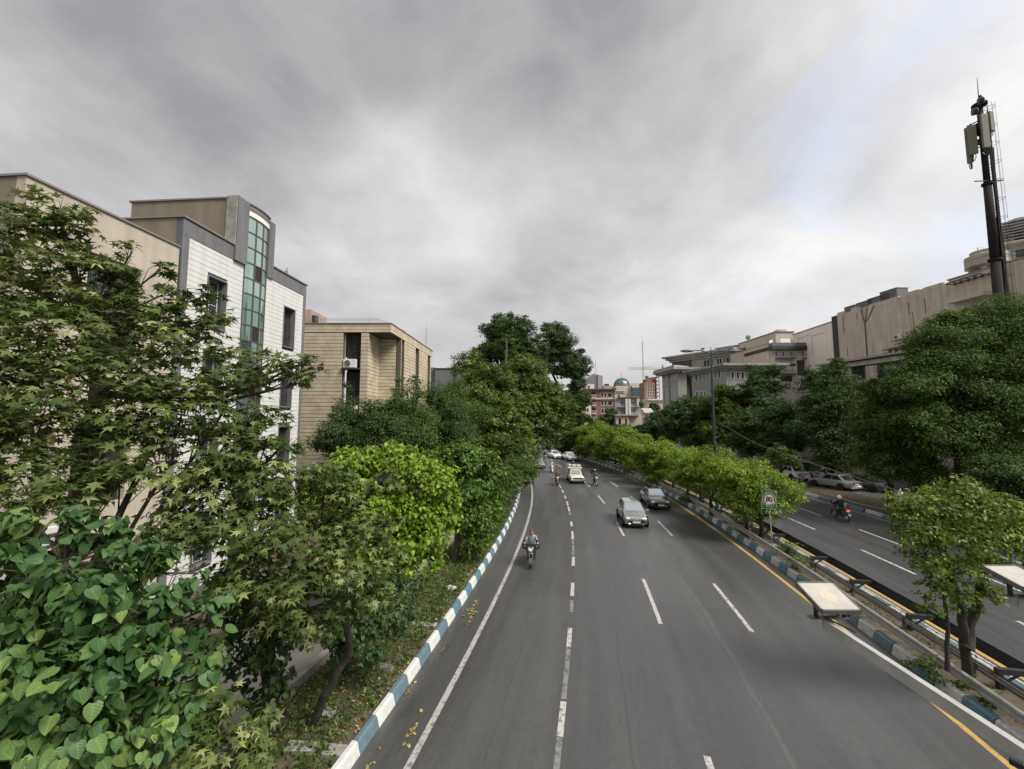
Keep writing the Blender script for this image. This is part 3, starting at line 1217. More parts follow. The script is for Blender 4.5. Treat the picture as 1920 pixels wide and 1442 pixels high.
# small aerial stub on the parapet
sx = FL.x(541, 510)
q = FL.O + FL.d * sx + FL.n * .1
tag(MB().box(-.05, .05, -.05, .05, 0, .25).box(-.02, .02, -.02, .02, .25, .42).box(-.09, .0, -.03, .03, .18, .26).out('roof_fitting', M_CONC, None, False, (q.x, q.y, zb + .07)),
    'small grey fitting standing on the parapet of the white building', 'roof fitting')

# ------------------------------------------------------------------ C: beige stone building
YC = 31.0
FC = Frame((0, YC), (1, 0))
M_STB = material('beige_stone', (0.54, 0.47, 0.355), .85, noise=.28, nscale=1.3, bump=.6, bscale=9, col2=(0.37, 0.31, 0.225))
M_STJ = material('stone_joint', (0.10, 0.085, 0.065), .95)
Cb = thing('stone_building', 'beige stone clad building with two tall dark windows and notched corner', 'building', FC.O)
xk = FC.x(733, 615)
zc = FC.z(733, 607)
zs_ = FC.z(733, 623)                    # underside of the overhanging top band
xl = FC.x(560, 650) - 3.0
xw0, xw1 = FC.x(643, 660), FC.x(677, 660)
xp1 = FC.x(690, 660)
nd = 2.6                               # depth of the notch
CL = 12.4                              # length of the road side
dS = Vector((.05, 1)).normalized()


def course(x0, x1, y0, z0, zmax, parent, pitch=.285, axis='x', th=.03, seed=0, flip=1):
    """stone courses laid one on another over a wall face, each its own piece"""
    r = random.Random(seed)
    z = z0
    while z < zmax - .03:
        zt_ = min(z + pitch - .034, zmax)
        e = r.uniform(0, .014)
        if axis == 'x':
            m = MB().box(x0, x1, y0 - th - e, y0, z, zt_)
        else:
            m = MB().box(y0, y0 + (th + e) * flip, x0, x1, z, zt_) if flip > 0 else MB().box(y0 - th - e, y0, x0, x1, z, zt_)
        n = len(m.v)
        for v in m.v:
            v.z += r.uniform(-.006, .006)
        m.out('stone_course', M_STB, parent)
        z += pitch


# backing walls
b = MB()
b.box(xl, xw0, .0, .4, 0, zs_).box(xw1, xp1, .0, 1.2, 0, zs_)
b.box(xp1 - .35, xp1, 1.2, nd + .3, 0, zs_)
b.box(xp1 + .001, xk, nd, nd + .4, 0, zs_)
b.out('wall', M_STJ, Cb)
course(xl, xw0, 0, 3.0, zs_ - .01, Cb, seed=1)
course(xw1, xp1, 0, 3.0, zs_ - .01, Cb, seed=2)
course(.002, nd, xp1, 3.0, zs_ - .01, Cb, axis='y', seed=3, flip=1)
course(xp1 + .05, xk - .30, nd, 3.0, zs_ - .01, Cb, seed=4)
# the road side wall
sx_ = lambda y: xk + dS.x / dS.y * y
q = Frame((xk, YC), dS)
S1 = [q.x(p, 700) for p in (748, 751, 757, 778, 785, 801, 806)]
side_root = Cb
for k, (a, c) in enumerate(((S1[0], S1[1]), (S1[2], S1[3]), (S1[4], S1[5]), (S1[6], CL))):
    a = max(a, nd)
    z = 3.0
    r = random.Random(20 + k)
    M = Matrix.Translation((xk, 0, 0)) @ Matrix.Rotation(q.rz, 4, 'Z')
    MB().box(a, c, .01, .35, 0, zs_, M).out('wall', M_STJ, Cb)
    while z < zs_ - .04:
        e = r.uniform(0, .012)
        MB().box(a, c, -.03 - e, .008, z, min(z + .251, zs_ - .008), M).out('stone_course', M_STB, Cb)
        z += .285
    z = 3.0
M = Matrix.Translation((xk, 0, 0)) @ Matrix.Rotation(q.rz, 4, 'Z')
b = MB()
for a, c in ((S1[1], S1[2]), (S1[3], S1[4]), (S1[5], S1[6])):
    b.box(a + .002, c - .002, .30, .34, 0, zs_, M)
b.out('slit_recess', material('slit_stone', (0.30, 0.25, 0.18), .9, noise=.3, nscale=2), Cb)
# overhanging top band, its own courses
fx = xk
for k in range(3):
    h0 = zs_ + (zc - zs_) * k / 3
    h1 = zs_ + (zc - zs_) * (k + 1) / 3 - .02
    poly = [(xl, -.06 - .008 * (k % 2)), (xk + .03, -.06 - .008 * (k % 2)), (xk + .03 + dS.x * (CL + .6), CL + .6), (xl, CL + .6)]
    MB().prism(poly, h0, h1).out('stone_course', M_STB, Cb)
poly = [(xl, -.02), (xk - .01, -.02), (xk - .01 + dS.x * (CL + .5), CL + .5), (xl, CL + .5)]
MB().prism(poly, zs_ - .004, zc - .022).out('roof_slab', M_STJ, Cb)
poly = [(xl, -.12), (xk + .08, -.12), (xk + .08 + dS.x * (CL + .7), CL + .7), (xl, CL + .7)]
MB().prism(poly, zc - .018, zc + .055).out('coping', M_COPING, Cb)
# windows in the tall strip
zw = [(FC.z(660, 690), zs_ - .05), (FC.z(660, 776), FC.z(660, 697)), (FC.z(660, 850), FC.z(660, 784))]
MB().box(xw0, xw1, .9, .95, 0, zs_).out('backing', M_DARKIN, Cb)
M_STRIP = material('brown_metal', (0.055, 0.045, 0.038), .5, .2)
for k, (a, c) in enumerate(zw):
    window(Cb, xw0 + .16, xw1 - .02, a, c, .42, 2, 2, M_STRIP, M_PANE, .07)
    MB().box(xw0 - .02, xw1 + .02, -.25, .40, a - .13, a - .02).out('shelf', M_STRIP, Cb)
MB().box(xw0 + .04, xw0 + .12, .16, .24, 3, zs_ - .02).out('drainpipe', M_CONC, Cb)
ac_unit('white air conditioner on the upper shelf of the stone building', FC, FC.x(656, 684) , .05, zw[0][0] - .02, .98)
ac_unit('white air conditioner half behind leaves on the lower shelf', FC, FC.x(658, 770), .05, zw[1][0] - .02, .98)
MB().box(xl, FC.x(582, 600, 3), 3.0, 6.0, zc, FC.z(582, 580, 3.0)).out('roof_hut', material('pinkish_render', (0.36, 0.27, 0.21), .9, noise=.3, nscale=1), Cb)
MB().box(FC.x(582, 600, 3) + .01, FC.x(582, 600, 3) + .30, 3.2, 3.8, zc, FC.z(582, 590, 3.0)).out('hut_fitting', M_FRD, Cb)
# thin rail round the roof
rr = thing('roof_railing', 'thin metal railing along the roof edge of the stone building', 'railing', (0, YC, zc + .055))
zr_ = FC.z(650, 596) - zc
pts = [(FC.x(584, 600), .6, zr_), (FC.x(705, 600), .6, zr_), (FC.x(738, 600) - .3, 5.0, zr_ - .05)]
MB().tube(pts, .022, 6).tube([Vector(p) - Vector((0, 0, .12)) for p in pts], .012, 6).out('rail', M_STEEL, rr)
for px in (596, 687):
    MB().tube([(FC.x(px, 600), .6, 0), (FC.x(px, 600), .6, zr_)], .018, 6).out('post', M_STEEL, rr)
MB().tube([(pts[1][0] + .5, 2.2, 0), (pts[1][0] + .5, 2.2, zr_ - .02)], .018, 6).out('post', M_STEEL, rr)


def lattice(name, label, p, h, w, sec, mat, group=None, whip=2.0, cat='mast'):
    r_ = thing(name, label, cat, p, 0, group)
    b_ = MB()
    for k in range(3):
        a = k * 2.094
        b_.tube([(w * math.cos(a), w * math.sin(a), 0), (w * .5 * math.cos(a), w * .5 * math.sin(a), h)], w * .12, 4)
    b_.out('leg', mat, r_)
    c_ = MB()
    for s_ in range(sec):
        z0_, z1_ = h * s_ / sec, h * (s_ + 1) / sec
        w0, w1_ = w * (1 - .5 * s_ / sec), w * (1 - .5 * (s_ + 1) / sec)
        for k in range(3):
            a, c = k * 2.094, (k + 1) * 2.094
            c_.tube([(w0 * math.cos(a), w0 * math.sin(a), z0_), (w1_ * math.cos(c), w1_ * math.sin(c), z1_)], w * .07, 3)
    c_.out('brace', mat, r_)
    MB().tube([(0, 0, h), (0, 0, h + whip)], w * .12, 4).out('whip_aerial', mat, r_)
    return r_


p = D(799, 640, 43)
lattice('aerial_mast', 'slim lattice aerial behind the roof of the stone building', (p.x, 43, D(799, 650, 43).z - .6), 2.6, .11, 7, M_STEEL, whip=.9)

# ------------------------------------------------------------------ D: small grey block
FD = Frame((0, 58), (1, 0))
Dd = thing('grey_block', 'plain grey flat roofed block between stone building and big trees', 'building', FD.O)
M_GREYP = material('grey_panel', (0.155, 0.158, 0.168), .6, noise=.15, nscale=.8)
x0, x1 = FD.x(815, 720), FD.x(868, 720)
zt_ = FD.z(840, 692)
wv = (FD.x(849, 720), FD.x(864, 720), FD.z(850, 733), FD.z(850, 713))
wall_holes(MB(), x0, x1, 0, zt_, 0, .3, [wv]).out('wall', M_GREYP, Dd)
MB().box(x0, x1, .6, 12, 0, zt_ - .1).out('body', M_GREYP, Dd)
MB().box(FD.x(806, 720), x0 - .004, .2, 9, 0, zt_ + .25).out('side_bay', M_CONCD, Dd)
MB().box(x0 - .05, x1 + .05, -.08, 12, zt_ + .003, zt_ + .14).out('coping', M_FRD, Dd)
window(Dd, *wv, .18, 2, 1, M_FRW, M_PANE, .08)
# ------------------------------------------------------------------ E: grey stone building with deep cornices (right)
M_GST = material('grey_stone', (0.36, 0.355, 0.33), .85, noise=.3, nscale=.7, streak=True, bump=.2, bscale=12)
M_GST2 = material('dark_stone', (0.085, 0.085, 0.085), .85, noise=.3, nscale=.8)
M_CORN = material('cornice_stone', (0.38, 0.36, 0.33), .85, noise=.35, nscale=.8)
M_TANW = material('tan_render', (0.60, 0.52, 0.43), .9, noise=.42, nscale=.9, streak=True, bump=.25, bscale=6, col2=(0.36, 0.30, 0.245))
M_TANL = material('light_tan_render', (0.56, 0.485, 0.41), .9, noise=.22, nscale=.3, streak=True)
M_CREAM = material('cream_stone', (0.64, 0.60, 0.54), .8, noise=.15, nscale=.6)
M_BROWN = material('brown_cladding', (0.06, 0.042, 0.037), .7, noise=.2, nscale=1)
M_SOFF = material('dark_soffit_gap', (0.045, 0.042, 0.04), .8)


def P2(px, py, Y):
    p = D(px, py, Y)
    return Vector((p.x, p.y))


def towards(a, b):
    v = Vector((b[0] - a[0], b[1] - a[1]))
    return v.normalized()


ye = 69.0
c_near = P2(1361, 690, ye)
c_far = P2(1296, 690, 79.0)
dE = towards(c_far, c_near)
FE = Frame(c_far, dE)                       # road side
LE = (c_near - c_far).length
Fe2 = Frame(c_near, (1, 0))                 # side towards the camera
xe2 = Fe2.x(1462, 720)
ztE = Fe2.z(1361, 682)
zfE = Fe2.z(1361, 694)
E = thing('cornice_building', 'grey stone office building with two tiers of deep cornices', 'building', FE.O, FE.rz)
Minv = Matrix.Rotation(-FE.rz, 4, 'Z') @ Matrix.Translation(-FE.O)


def into(F_):
    """matrix from frame F_ into building E's local space"""
    return Minv @ Matrix.Translation(F_.O) @ Matrix.Rotation(F_.rz, 4, 'Z')


ME2 = into(Fe2)


def moved(b, M):
    b.v = [M @ v for v in b.v]
    return b


def windows_row(parent, F_, M, cols, z0, z1, y=.12, frm=M_FRW, glass=M_PANE, w=None):
    for a, c in cols:
        fr = MB()
        t = .10
        fr.box(a, a + t, y - .2, y + .1, z0, z1).box(c - t, c, y - .2, y + .1, z0, z1)
        fr.box(a + t, c - t, y - .2, y + .1, z0, z0 + t).box(a + t, c - t, y - .2, y + .1, z1 - t, z1)
        f = moved(fr, M).out('window', frm, parent)
        moved(MB().box(a + t, c - t, y, y + .05, z0 + t, z1 - t), M).out('pane', glass, f)


I4 = Matrix.Identity(4)
xr = lambda lst, F_, py: [(F_.x(a, py), F_.x(c, py)) for a, c in lst]
zz = [(FE.z(1330, 712), FE.z(1330, 698)), (FE.z(1330, 750), FE.z(1330, 732)), (FE.z(1330, 780), FE.z(1330, 763))]
cols1 = xr([(1303, 1308.5), (1311, 1316), (1318, 1322.5), (1331.5, 1337), (1339, 1344), (1346, 1352)], FE, 705)
cols2 = xr([(1370, 1377), (1380, 1387), (1389, 1396), (1412, 1419), (1422, 1429), (1432, 1439)], Fe2, 705)
holes1 = [(a, c, z0, z1) for a, c in cols1 for z0, z1 in zz]
z2 = [(Fe2.z(1380, 711), Fe2.z(1380, 697)), (Fe2.z(1380, 756), Fe2.z(1380, 742))]
holes2 = [(a, c, z0, z1) for a, c in cols2 for z0, z1 in z2]
b = wall_holes(MB(), 0, LE, 0, zfE, 0, .4, holes1)
b.out('wall', M_GST, E)
moved(wall_holes(MB(), .401, xe2, 0, zfE, 0, .4, holes2), ME2).out('wall', M_GST, E)
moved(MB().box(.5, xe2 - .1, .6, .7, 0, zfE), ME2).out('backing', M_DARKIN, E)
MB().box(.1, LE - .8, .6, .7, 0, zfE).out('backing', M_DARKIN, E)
for z0, z1 in zz:
    windows_row(E, FE, I4, cols1, z0, z1)
for z0, z1 in z2:
    windows_row(E, Fe2, ME2, cols2, z0, z1)
for zz0 in (zz[1][1] + .7,):
    MB().box(0, LE, -.06, -.003, zz0, zz0 + .22).out('string_course', M_CORN, E)
# lower cornice: three stepped slabs along both sides
pN = Minv @ Vector((c_near.x, c_near.y, 0))
pR = ME2 @ Vector((xe2, 0, 0))
pB = ME2 @ Vector((xe2, 12, 0))
pF = Vector((0, 14, 0))


def cornice(poly_pts, z0, z1, out_, name, mat):
    """polygon grown outwards (away from its centre) by out_"""
    c = sum((Vector(p) for p in poly_pts), Vector((0, 0, 0))) / len(poly_pts)
    n = len(poly_pts)
    res = []
    for i in range(n):
        p0, p1, p2 = Vector(poly_pts[i - 1]), Vector(poly_pts[i]), Vector(poly_pts[(i + 1) % n])
        e1, e2 = (p1 - p0).normalized(), (p2 - p1).normalized()
        n1, n2 = Vector((e1.y, -e1.x, 0)), Vector((e2.y, -e2.x, 0))
        if n1.dot(p1 - c) < 0:
            n1 = -n1
        if n2.dot(p1 - c) < 0:
            n2 = -n2
        m = (n1 + n2)
        m = m / max(.3, m.dot(n1))
        res.append(p1 + m * out_)
    MB().prism([(p.x, p.y) for p in res], z0, z1).out(name, mat, E)


base = [Vector((0, 0, 0)), Vector((pN.x, pN.y, 0)), Vector((pR.x, pR.y, 0)), Vector((pB.x, pB.y, 0)), pF]
hC = ztE - zfE
cornice(base, zfE + .003, zfE + hC * .30, .35, 'cornice', M_CORN)
cornice(base, zfE + hC * .305, zfE + hC * .62, .75, 'cornice', M_CORN)
cornice(base, zfE + hC * .625, ztE, 1.15, 'cornice', M_CORN)
# set back upper storey with its own roof, on a line farther back
u0_, u1_ = P2(1296, 675, 99), P2(1384, 675, 89.5)
FU = Frame(u0_, towards(u0_, u1_))
LU = (u1_ - u0_).length
MU = into(FU)
zu0, zu1 = FU.z(1330, 671), FU.z(1330, 659.5)
uh = FU.z(1330, 689) + .3
ucols = xr([(1320, 1324), (1326, 1330), (1332, 1337), (1345, 1348), (1350, 1353), (1357, 1359), (1363, 1367.5), (1368.5, 1373), (1376, 1379)], FU, 680)
hol = [(a, c, uh, zu0 - .5) for a, c in ucols]
moved(wall_holes(MB(), 0, LU, 0, zu0, 0, .3, hol), MU).out('upper_wall', M_CORN, E)
moved(MB().box(-5.2, -.004, -.3, 9, 0, zu0), MU).out('corner_pier', M_GST2, E)
for a, c in ucols:
    windows_row(E, FU, MU, [(a, c)], uh, zu0 - .5, .2, M_FRD)
moved(MB().box(0, LU, .5, .6, 0, zu0), MU).out('backing', M_DARKIN, E)
hh = zu1 - zu0
for k, (o_, h0, h1) in enumerate(((.5, 0, .35), (1.1, .36, .72), (1.8, .73, 1.0))):
    moved(MB().box(-5.4 - o_, LU, -o_, 9, zu0 + hh * h0 + .004, zu0 + hh * h1), MU).out('cornice', M_CORN, E)
moved(MB().box(LU * .45, LU + 3, 3, 8, zu1 + .004, zu1 + .9), MU).out('roof_hut', M_TANL, E)
moved(MB().box(LU * .40, LU + 3, 2.6, 8.4, zu1 + .905, zu1 + 1.15), MU).out('roof_hut', M_CORN, E)
moved(MB().tube([(LU * .22, 1, zu1), (LU * .22, 1, zu1 + 1.0)], .14, 6).box(LU * .22 - .4, LU * .22 + .4, .8, 1.2, zu1 + 1.0, zu1 + 1.25), MU).out('chimney', M_STEELD, E)
# further wing with dark slot
wf = P2(1270.5, 700, 90)
wf2 = P2(1241, 700, 98.5)
FW = Frame(wf2, towards(wf2, wf))
LW = (wf - wf2).length
MW = into(FW)
zW0, zW1 = FW.z(1262, 700), FW.z(1262, 692)
xs_ = [FW.x(p, 700) for p in (1253.5, 1257)]
wc = xr([(1243.5, 1246.5), (1247.5, 1249.5), (1250.5, 1252.5), (1258.5, 1261), (1262.5, 1265), (1266, 1269)], FW, 710)
wz = [(FW.z(1250, 714), FW.z(1250, 702)), (FW.z(1250, 760), FW.z(1250, 730)), (FW.z(1250, 795), FW.z(1250, 766))]
hs_ = [(a, c, z0, z1) for a, c in wc for z0, z1 in wz]
b = wall_holes(MB(), 0, xs_[0], 0, zW0, 0, .4, hs_)
wall_holes(b, xs_[1], LW, 0, zW0, 0, .4, hs_)
moved(b, MW).out('wing_wall', M_GST, E)
moved(MB().box(xs_[0], xs_[1], .5, .6, 0, zW0), MW).out('wing_slot', M_SOFF, E)
for z0, z1 in wz:
    windows_row(E, FW, MW, wc, z0, z1, .15, M_FRW, M_PANEB)
fe = Frame(wf, (1, 0))
MFe = into(fe)
moved(MB().box(0, fe.x(1287, 700), 0.001, 8, 0, zW0), MFe).out('wing_end', M_GST, E)
moved(MB().box(fe.x(1287, 700) + .003, fe.x(1300, 700), 2.2, 8, 0, zW0), MFe).out('wing_recess', M_GST2, E)
moved(MB().box(-1.2, LW + 1.0, -1.1, 6, zW0 + .004, zW0 + (zW1 - zW0) * .5), MW).out('cornice', M_CORN, E)
moved(MB().box(-1.7, LW + 1.5, -1.6, 6, zW0 + (zW1 - zW0) * .5 + .004, zW1), MW).out('cornice', M_CORN, E)
moved(MB().prism([(-1.7, -1.4), (LW + 1.4, -1.4), (LW * .9, 3), (1.0, 3)], zW1 + .004, zW1 + .5), MW).out('roof', M_CORN, E)

# ------------------------------------------------------------------ F: cream building with dark balconies
yf = 75.0
Ff = Frame((P2(1447, 690, yf).x, yf), (1, 0))
Fb = thing('balcony_building', 'cream building with dark brown panels, balconies and overhanging grey roof slab', 'building', Ff.O)
xf1 = Ff.x(1529, 690)
zf0, zf1 = Ff.z(1490, 657), Ff.z(1490, 650.5)
zf2 = Ff.z(1490, 644)
fx_ = lambda p: Ff.x(p, 690)
fz = lambda p: Ff.z(1490, p)
hw = []
for a, c, u, v in ((1455, 1460, 659, 668.5), (1468, 1473, 659, 668.5), (1483, 1488, 659, 668.5), (1505, 1513.5, 659, 669),
                   (1461, 1464, 687, 698), (1470, 1474, 687, 698), (1484, 1488, 687, 698), (1508, 1518, 687.5, 701), (1471, 1475, 716, 730), (1477, 1482, 716, 730)):
    hw.append((fx_(a), fx_(c), fz(v), fz(u)))
wall_holes(MB(), 0, xf1, 0, zf0, 0, .4, hw).out('wall', M_CREAM, Fb)
MB().box(.3, xf1 - .3, .8, .9, 0, zf0).out('backing', M_DARKIN, Fb)
MB().box(-.004, .5, .401, 9, 0, zf2 - .3).out('body', M_CREAM, Fb)
for h in hw:
    windows_row(Fb, Ff, I4, [(h[0], h[1])], h[2], h[3], .22, M_FRW)
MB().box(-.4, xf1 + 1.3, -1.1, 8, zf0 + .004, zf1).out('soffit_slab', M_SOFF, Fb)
MB().box(-.2, xf1 + .3, -.9, 8, zf1 + .004, zf2).out('roof_slab', M_STONEG, Fb)
for a, c, u, v in ((1454, 1489, 668.5, 673), (1504, 1515, 669, 673), (1457, 1491, 698, 702), (1508, 1519, 701, 703.5)):
    q = MB()
    x0, x1, z0, z1 = fx_(a), fx_(c), fz(v), fz(u)
    q.box(x0, x1, -.9, -.004, z0, z0 + .12)
    n = max(4, int((x1 - x0) / .25))
    for i in range(n + 1):
        xx = x0 + (x1 - x0) * i / n
        q.box(xx - .02, xx + .02, -.9, -.86, z0 + .12, z1 + .3)
    q.box(x0, x1, -.92, -.84, z1 + .3, z1 + .37)
    q.out('balcony', M_STONEG, Fb)
for a, c, u, v in ((1494.5, 1527.5, 675.5, 687), (1494.5, 1507.5, 687.2, 704), (1518.5, 1527.5, 687.2, 704), (1459, 1491.5, 682, 686.5), (1463, 1484, 704.5, 715.5)):
    MB().box(fx_(a), fx_(c), -.05, -.003, fz(v), fz(u)).out('dark_panel', M_BROWN, Fb)
# its blank flank along the road
fl1 = P2(1447, 690, yf)
fl0 = Vector((fl1.x + .3, yf + 13.5))
Ffl = Frame((fl0.x, fl0.y), towards(fl0, fl1))
MB().box(-.3, -.005, .2, 13.5, 0, zf2 - .05).out('flank_wall', M_TANW, Fb)
MB().box(-.36, .2, .1, 13.6, zf2 - .046, zf2 + .06).out('coping', M_COPING, Fb)
MB().box(-.34, -.305, 6.6, 7.1, fz(682), fz(676)).out('vent', M_FRD, Fb)
# penthouse with openings
yp = 3.6
Fp = Frame((Ff.O.x, yf + yp), (1, 0))
px0, px1 = Fp.x(1455, 640), Fp.x(1489, 640)
zp0, zp1 = zf2 + .0, Fp.z(1470, 623)
zo1 = Fp.z(1470, 634)
zo0 = Fp.z(1470, 643)
b = wall_holes(MB(), px0, px1, zp0, zp1, yp, yp + .25, [(px0 + .9, px1 - .5, zo0, zo1)])
b.out('penthouse_wall', M_TANL, Fb)
b = wall_holes(MB(), 0, 12.5, zp0, zp1, 0, .25, [(.9, 2.4, zo0, zo1), (10.2, 11.8, zo0, zo1)])
moved(b, Matrix.Translation((px0, yp + 12.75, 0)) @ Matrix.Rotation(-math.pi / 2, 4, 'Z')).out('penthouse_wall', M_TANL, Fb)
MB().box(px0 - .15, px1 + .1, yp - .15, yp + 13, zp1 + .004, zp1 + .18).out('penthouse_roof', M_COPING, Fb)
MB().box(px0 + 1, px0 + 2.6, yp + .6, yp + 2, zp1 + .184, zp1 + .7).out('roof_hut', M_TANW, Fb)
p = D(1398, 632, yf + 15)
d_ = thing('satellite_dish', 'small round dish on the rear corner of the penthouse', 'dish', (p.x + .4, yf + 14.5, zp1 + .18))
MB().tube([(0, 0, 0), (0, 0, 1.0)], .06, 6).out('pole', M_STEELD, d_)
MB().lathe([(0, .0), (.35, .06), (.6, .2), (.61, .18), (.36, .03), (.01, -.03)], 16, Matrix.Translation((0, 0, 1.0)) @ Matrix.Rotation(-1.2, 4, 'X')).out('reflector', M_STEEL, d_)

# ------------------------------------------------------------------ G: pale blank wall behind
g1_ = P2(1572, 640, 66)
g0_ = P2(1487, 640, 78)
FG = Frame(g0_, towards(g0_, g1_))
M_PALEW = material('pale_render', (0.86, 0.77, 0.69), .9, noise=.18, nscale=.5, streak=True, col2=(0.70, 0.62, 0.54))
Gb = thing('blank_wall_building', 'pale pinkish blank flank of the building behind the balcony building', 'building', FG.O, FG.rz)
LG = (g1_ - g0_).length
ztG = (FG.z(1487, 622) + FG.z(1571, 607)) / 2
MB().box(0, LG + 1, 0, 10, 0, ztG).out('wall', M_PALEW, Gb)
MB().box(-.1, LG + 1, -.1, 10, ztG + .003, ztG + .14).out('coping', M_COPING, Gb)
for (a, c, u, v) in ((1497, 1521.5, 630, 646), (1522.5, 1546, 626, 646)):
    x0, x1 = FG.x(a, 640), FG.x(c, 640)
    zt__, zb__ = FG.z((a + c) / 2, u), FG.z((a + c) / 2, 662)
    q = MB().box(x0, x1, -.05, -.004, zt__ - .09, zt__).box(x0, x0 + .09, -.05, -.004, zb__, zt__ - .092)
    q.out('panel_groove', M_TANW, Gb)

# ------------------------------------------------------------------ H: tall tan blank flank
h1_ = P2(1935, 600, 38.5)
h0_ = P2(1571.5, 620, 60)
FH = Frame(h0_, towards(h0_, h1_))
H = thing('tan_building', 'tall tan rendered blank flank with rooftop coolers behind the right trees', 'building', FH.O, FH.rz)
LH = (h1_ - h0_).length
ztH = FH.z(1600, 583)
ztH2 = FH.z(1760, 552)
MB().box(0, LH, 0, 14, 0, ztH).out('wall', M_TANW, H)
MB().box(-1.3, -.004, .25, 13, 0, ztH + .15).out('dark_gap_slab', M_SOFF, H)  # dark slab whose colour stands for the shade of a recessed gap
r = random.Random(8)
x = 0
while x < LH * .62:                      # broken parapet pieces
    w = r.uniform(.8, 2.6)
    h = r.uniform(.06, .42)
    MB().box(x, x + w - .02, .02, .35, ztH + .003, ztH + h).out('parapet_piece', r.choice((M_TANW, M_TANL)), H)
    x += w
# the higher part with set back terrace to the right
xh = FH.x(1768, 540)
zt3 = FH.z(1800, 516)
MB().box(xh + .0, LH, .8, 13.9, ztH - 1.4, zt3).out('upper_storey', M_TANL, H)
MB().box(xh - .1, LH, .7, 13.9, zt3 + .003, zt3 + .16).out('coping', M_COPING, H)
xq0, xq1 = FH.x(1792, 540), FH.x(1860, 540)
pg = MB()
zpg = FH.z(1800, 532)
for k in range(6):
    xx = xq0 + (xq1 - xq0) * k / 5
    pg.box(xx - .05, xx + .05, -1.1, .78, zpg, zpg + .10)
pg.box(xq0, xq1, -1.12, -1.02, zpg + .104, zpg + .2).box(xq0, xq1, -.2, -.1, zpg + .104, zpg + .2)
pg.out('pergola', M_STEELD, H)
MB().box(xq0 - .2, xq1, -1.0, -.004, FH.z(1820, 563), FH.z(1820, 556)).out('ledge', M_TANL, H)
xw = FH.x(1803, 585)
window(H, xw, xw + .75, FH.z(1810, 593), FH.z(1810, 579), -.08, 2, 1, M_FRD, M_PANE, .07)
xw = FH.x(1838, 585)
window(H, xw, xw + .9, FH.z(1840, 590), FH.z(1840, 578), -.08, 2, 1, M_FRD, M_PANE, .07)
M_PIPE = material('rusty_pipe', (0.10, 0.075, 0.055), .8)
pj = FH.hit(1622, 604)
q = MB()
for px in (1615, 1626, 1640):
    t_ = FH.hit(px, 577)
    q.tube([(t_[0], -.06, ztH - .05), ((t_[0] * .35 + pj[0] * .65), -.06, pj[1] + .35), (pj[0], -.06, pj[1])], .045, 6)
q.tube([(pj[0], -.06, pj[1]), (pj[0], -.06, FH.z(1622, 668))], .07, 6)
q.out('downpipe', M_PIPE, H)
for px, a, c in ((1582, 590, 625), (1607, 588, 600), (1704, 566, 590), (1713, 585, 622), (1735, 560, 590), (1589, 650, 668)):
    xx = FH.x(px, (a + c) / 2)
    MB().box(xx - .03, xx + .03, -.035, -.004, FH.z(px, c), FH.z(px, a)).out('cable_duct', M_PIPE, H)
zz_ = FH.z(1687, 637)
ac_unit('white air conditioner fixed high on the blank tan wall', FH, FH.x(1687, 632), -.22, zz_, .98)
xa, xb_ = FH.x(1668, 653), FH.x(1713, 653)
MB().add([(xa, -1.2, FH.z(1690, 654)), (xb_, -1.2, FH.z(1690, 654)), (xb_, -.004, FH.z(1690, 649)), (xa, -.004, FH.z(1690, 649)),
          (xa, -1.2, FH.z(1690, 654) - .06), (xb_, -1.2, FH.z(1690, 654) - .06), (xb_, -.004, FH.z(1690, 649) - .06), (xa, -.004, FH.z(1690, 649) - .06)],
         [[0, 1, 2, 3], [7, 6, 5, 4], [0, 4, 5, 1], [1, 5, 6, 2], [3, 7, 4, 0], [2, 6, 7, 3]]).out('awning', M_FRD, H)
for i, px in enumerate((1680, 1692)):
    ac_unit(('left', 'right')[i] + ' of the two air conditioners under the dark awning', FH, FH.x(px, 658), -.5, FH.z(1686, 663), .85)
# roof coolers
def cooler(label, pxa, pxb, pyt, pyb, depth, dark=True):
    xa_, xb__ = FH.x(pxa, pyb, .4), FH.x(pxb, pyb, .4)
    z0, z1 = ztH + .02, FH.z((pxa + pxb) / 2, pyt, .4) + .25
    p = FH.O + FH.d * ((xa_ + xb__) / 2) + FH.n * (.42 + depth / 2)
    t_ = thing('roof_cooler', label, 'roof cooler', (p.x, p.y, z0), FH.rz, 'coolers along the tan roof edge')
    w, h = abs(xb__ - xa_), z1 - z0
    MB().box(-w / 2, w / 2, -depth / 2, depth / 2, .12, h - .05).out('housing', M_TANL if not dark else M_STONEG, t_)
    MB().box(-w / 2 - .05, w / 2 + .05, -depth / 2 - .05, depth / 2 + .05, h - .046, h).out('lid', M_STONEG, t_)
    s = MB()
    n = max(3, int(h / .16))
    for k in range(n):
        s.box(-w / 2 - .02, -w / 2 - .003, -depth * .4, depth * .4, .2 + (h - .4) * k / n, .2 + (h - .4) * (k + .6) / n)
    s.out('louvre', M_STEELD, t_)
    MB().box(-w / 2, -w / 2 + .08, -depth / 2, depth / 2, 0, .118).box(w / 2 - .08, w / 2, -depth / 2, depth / 2, 0, .118).out('foot', M_STEELD, t_)


cooler('small low dark cooler nearest the left end of the tan roof', 1583, 1602, 577, 583, 1.2)
cooler('pale sided cooler second from the left on the tan roof', 1605, 1635, 568, 577, 1.3)
cooler('pale sided taller cooler third on the tan roof', 1627, 1668, 558, 568, 1.5)
cooler('broad dark cooler standing highest on the tan roof', 1650, 1682, 547, 560, 1.6)
cooler('irregular low dark cooler toward the right of the tan roof', 1704, 1722, 549, 556, 1.1)
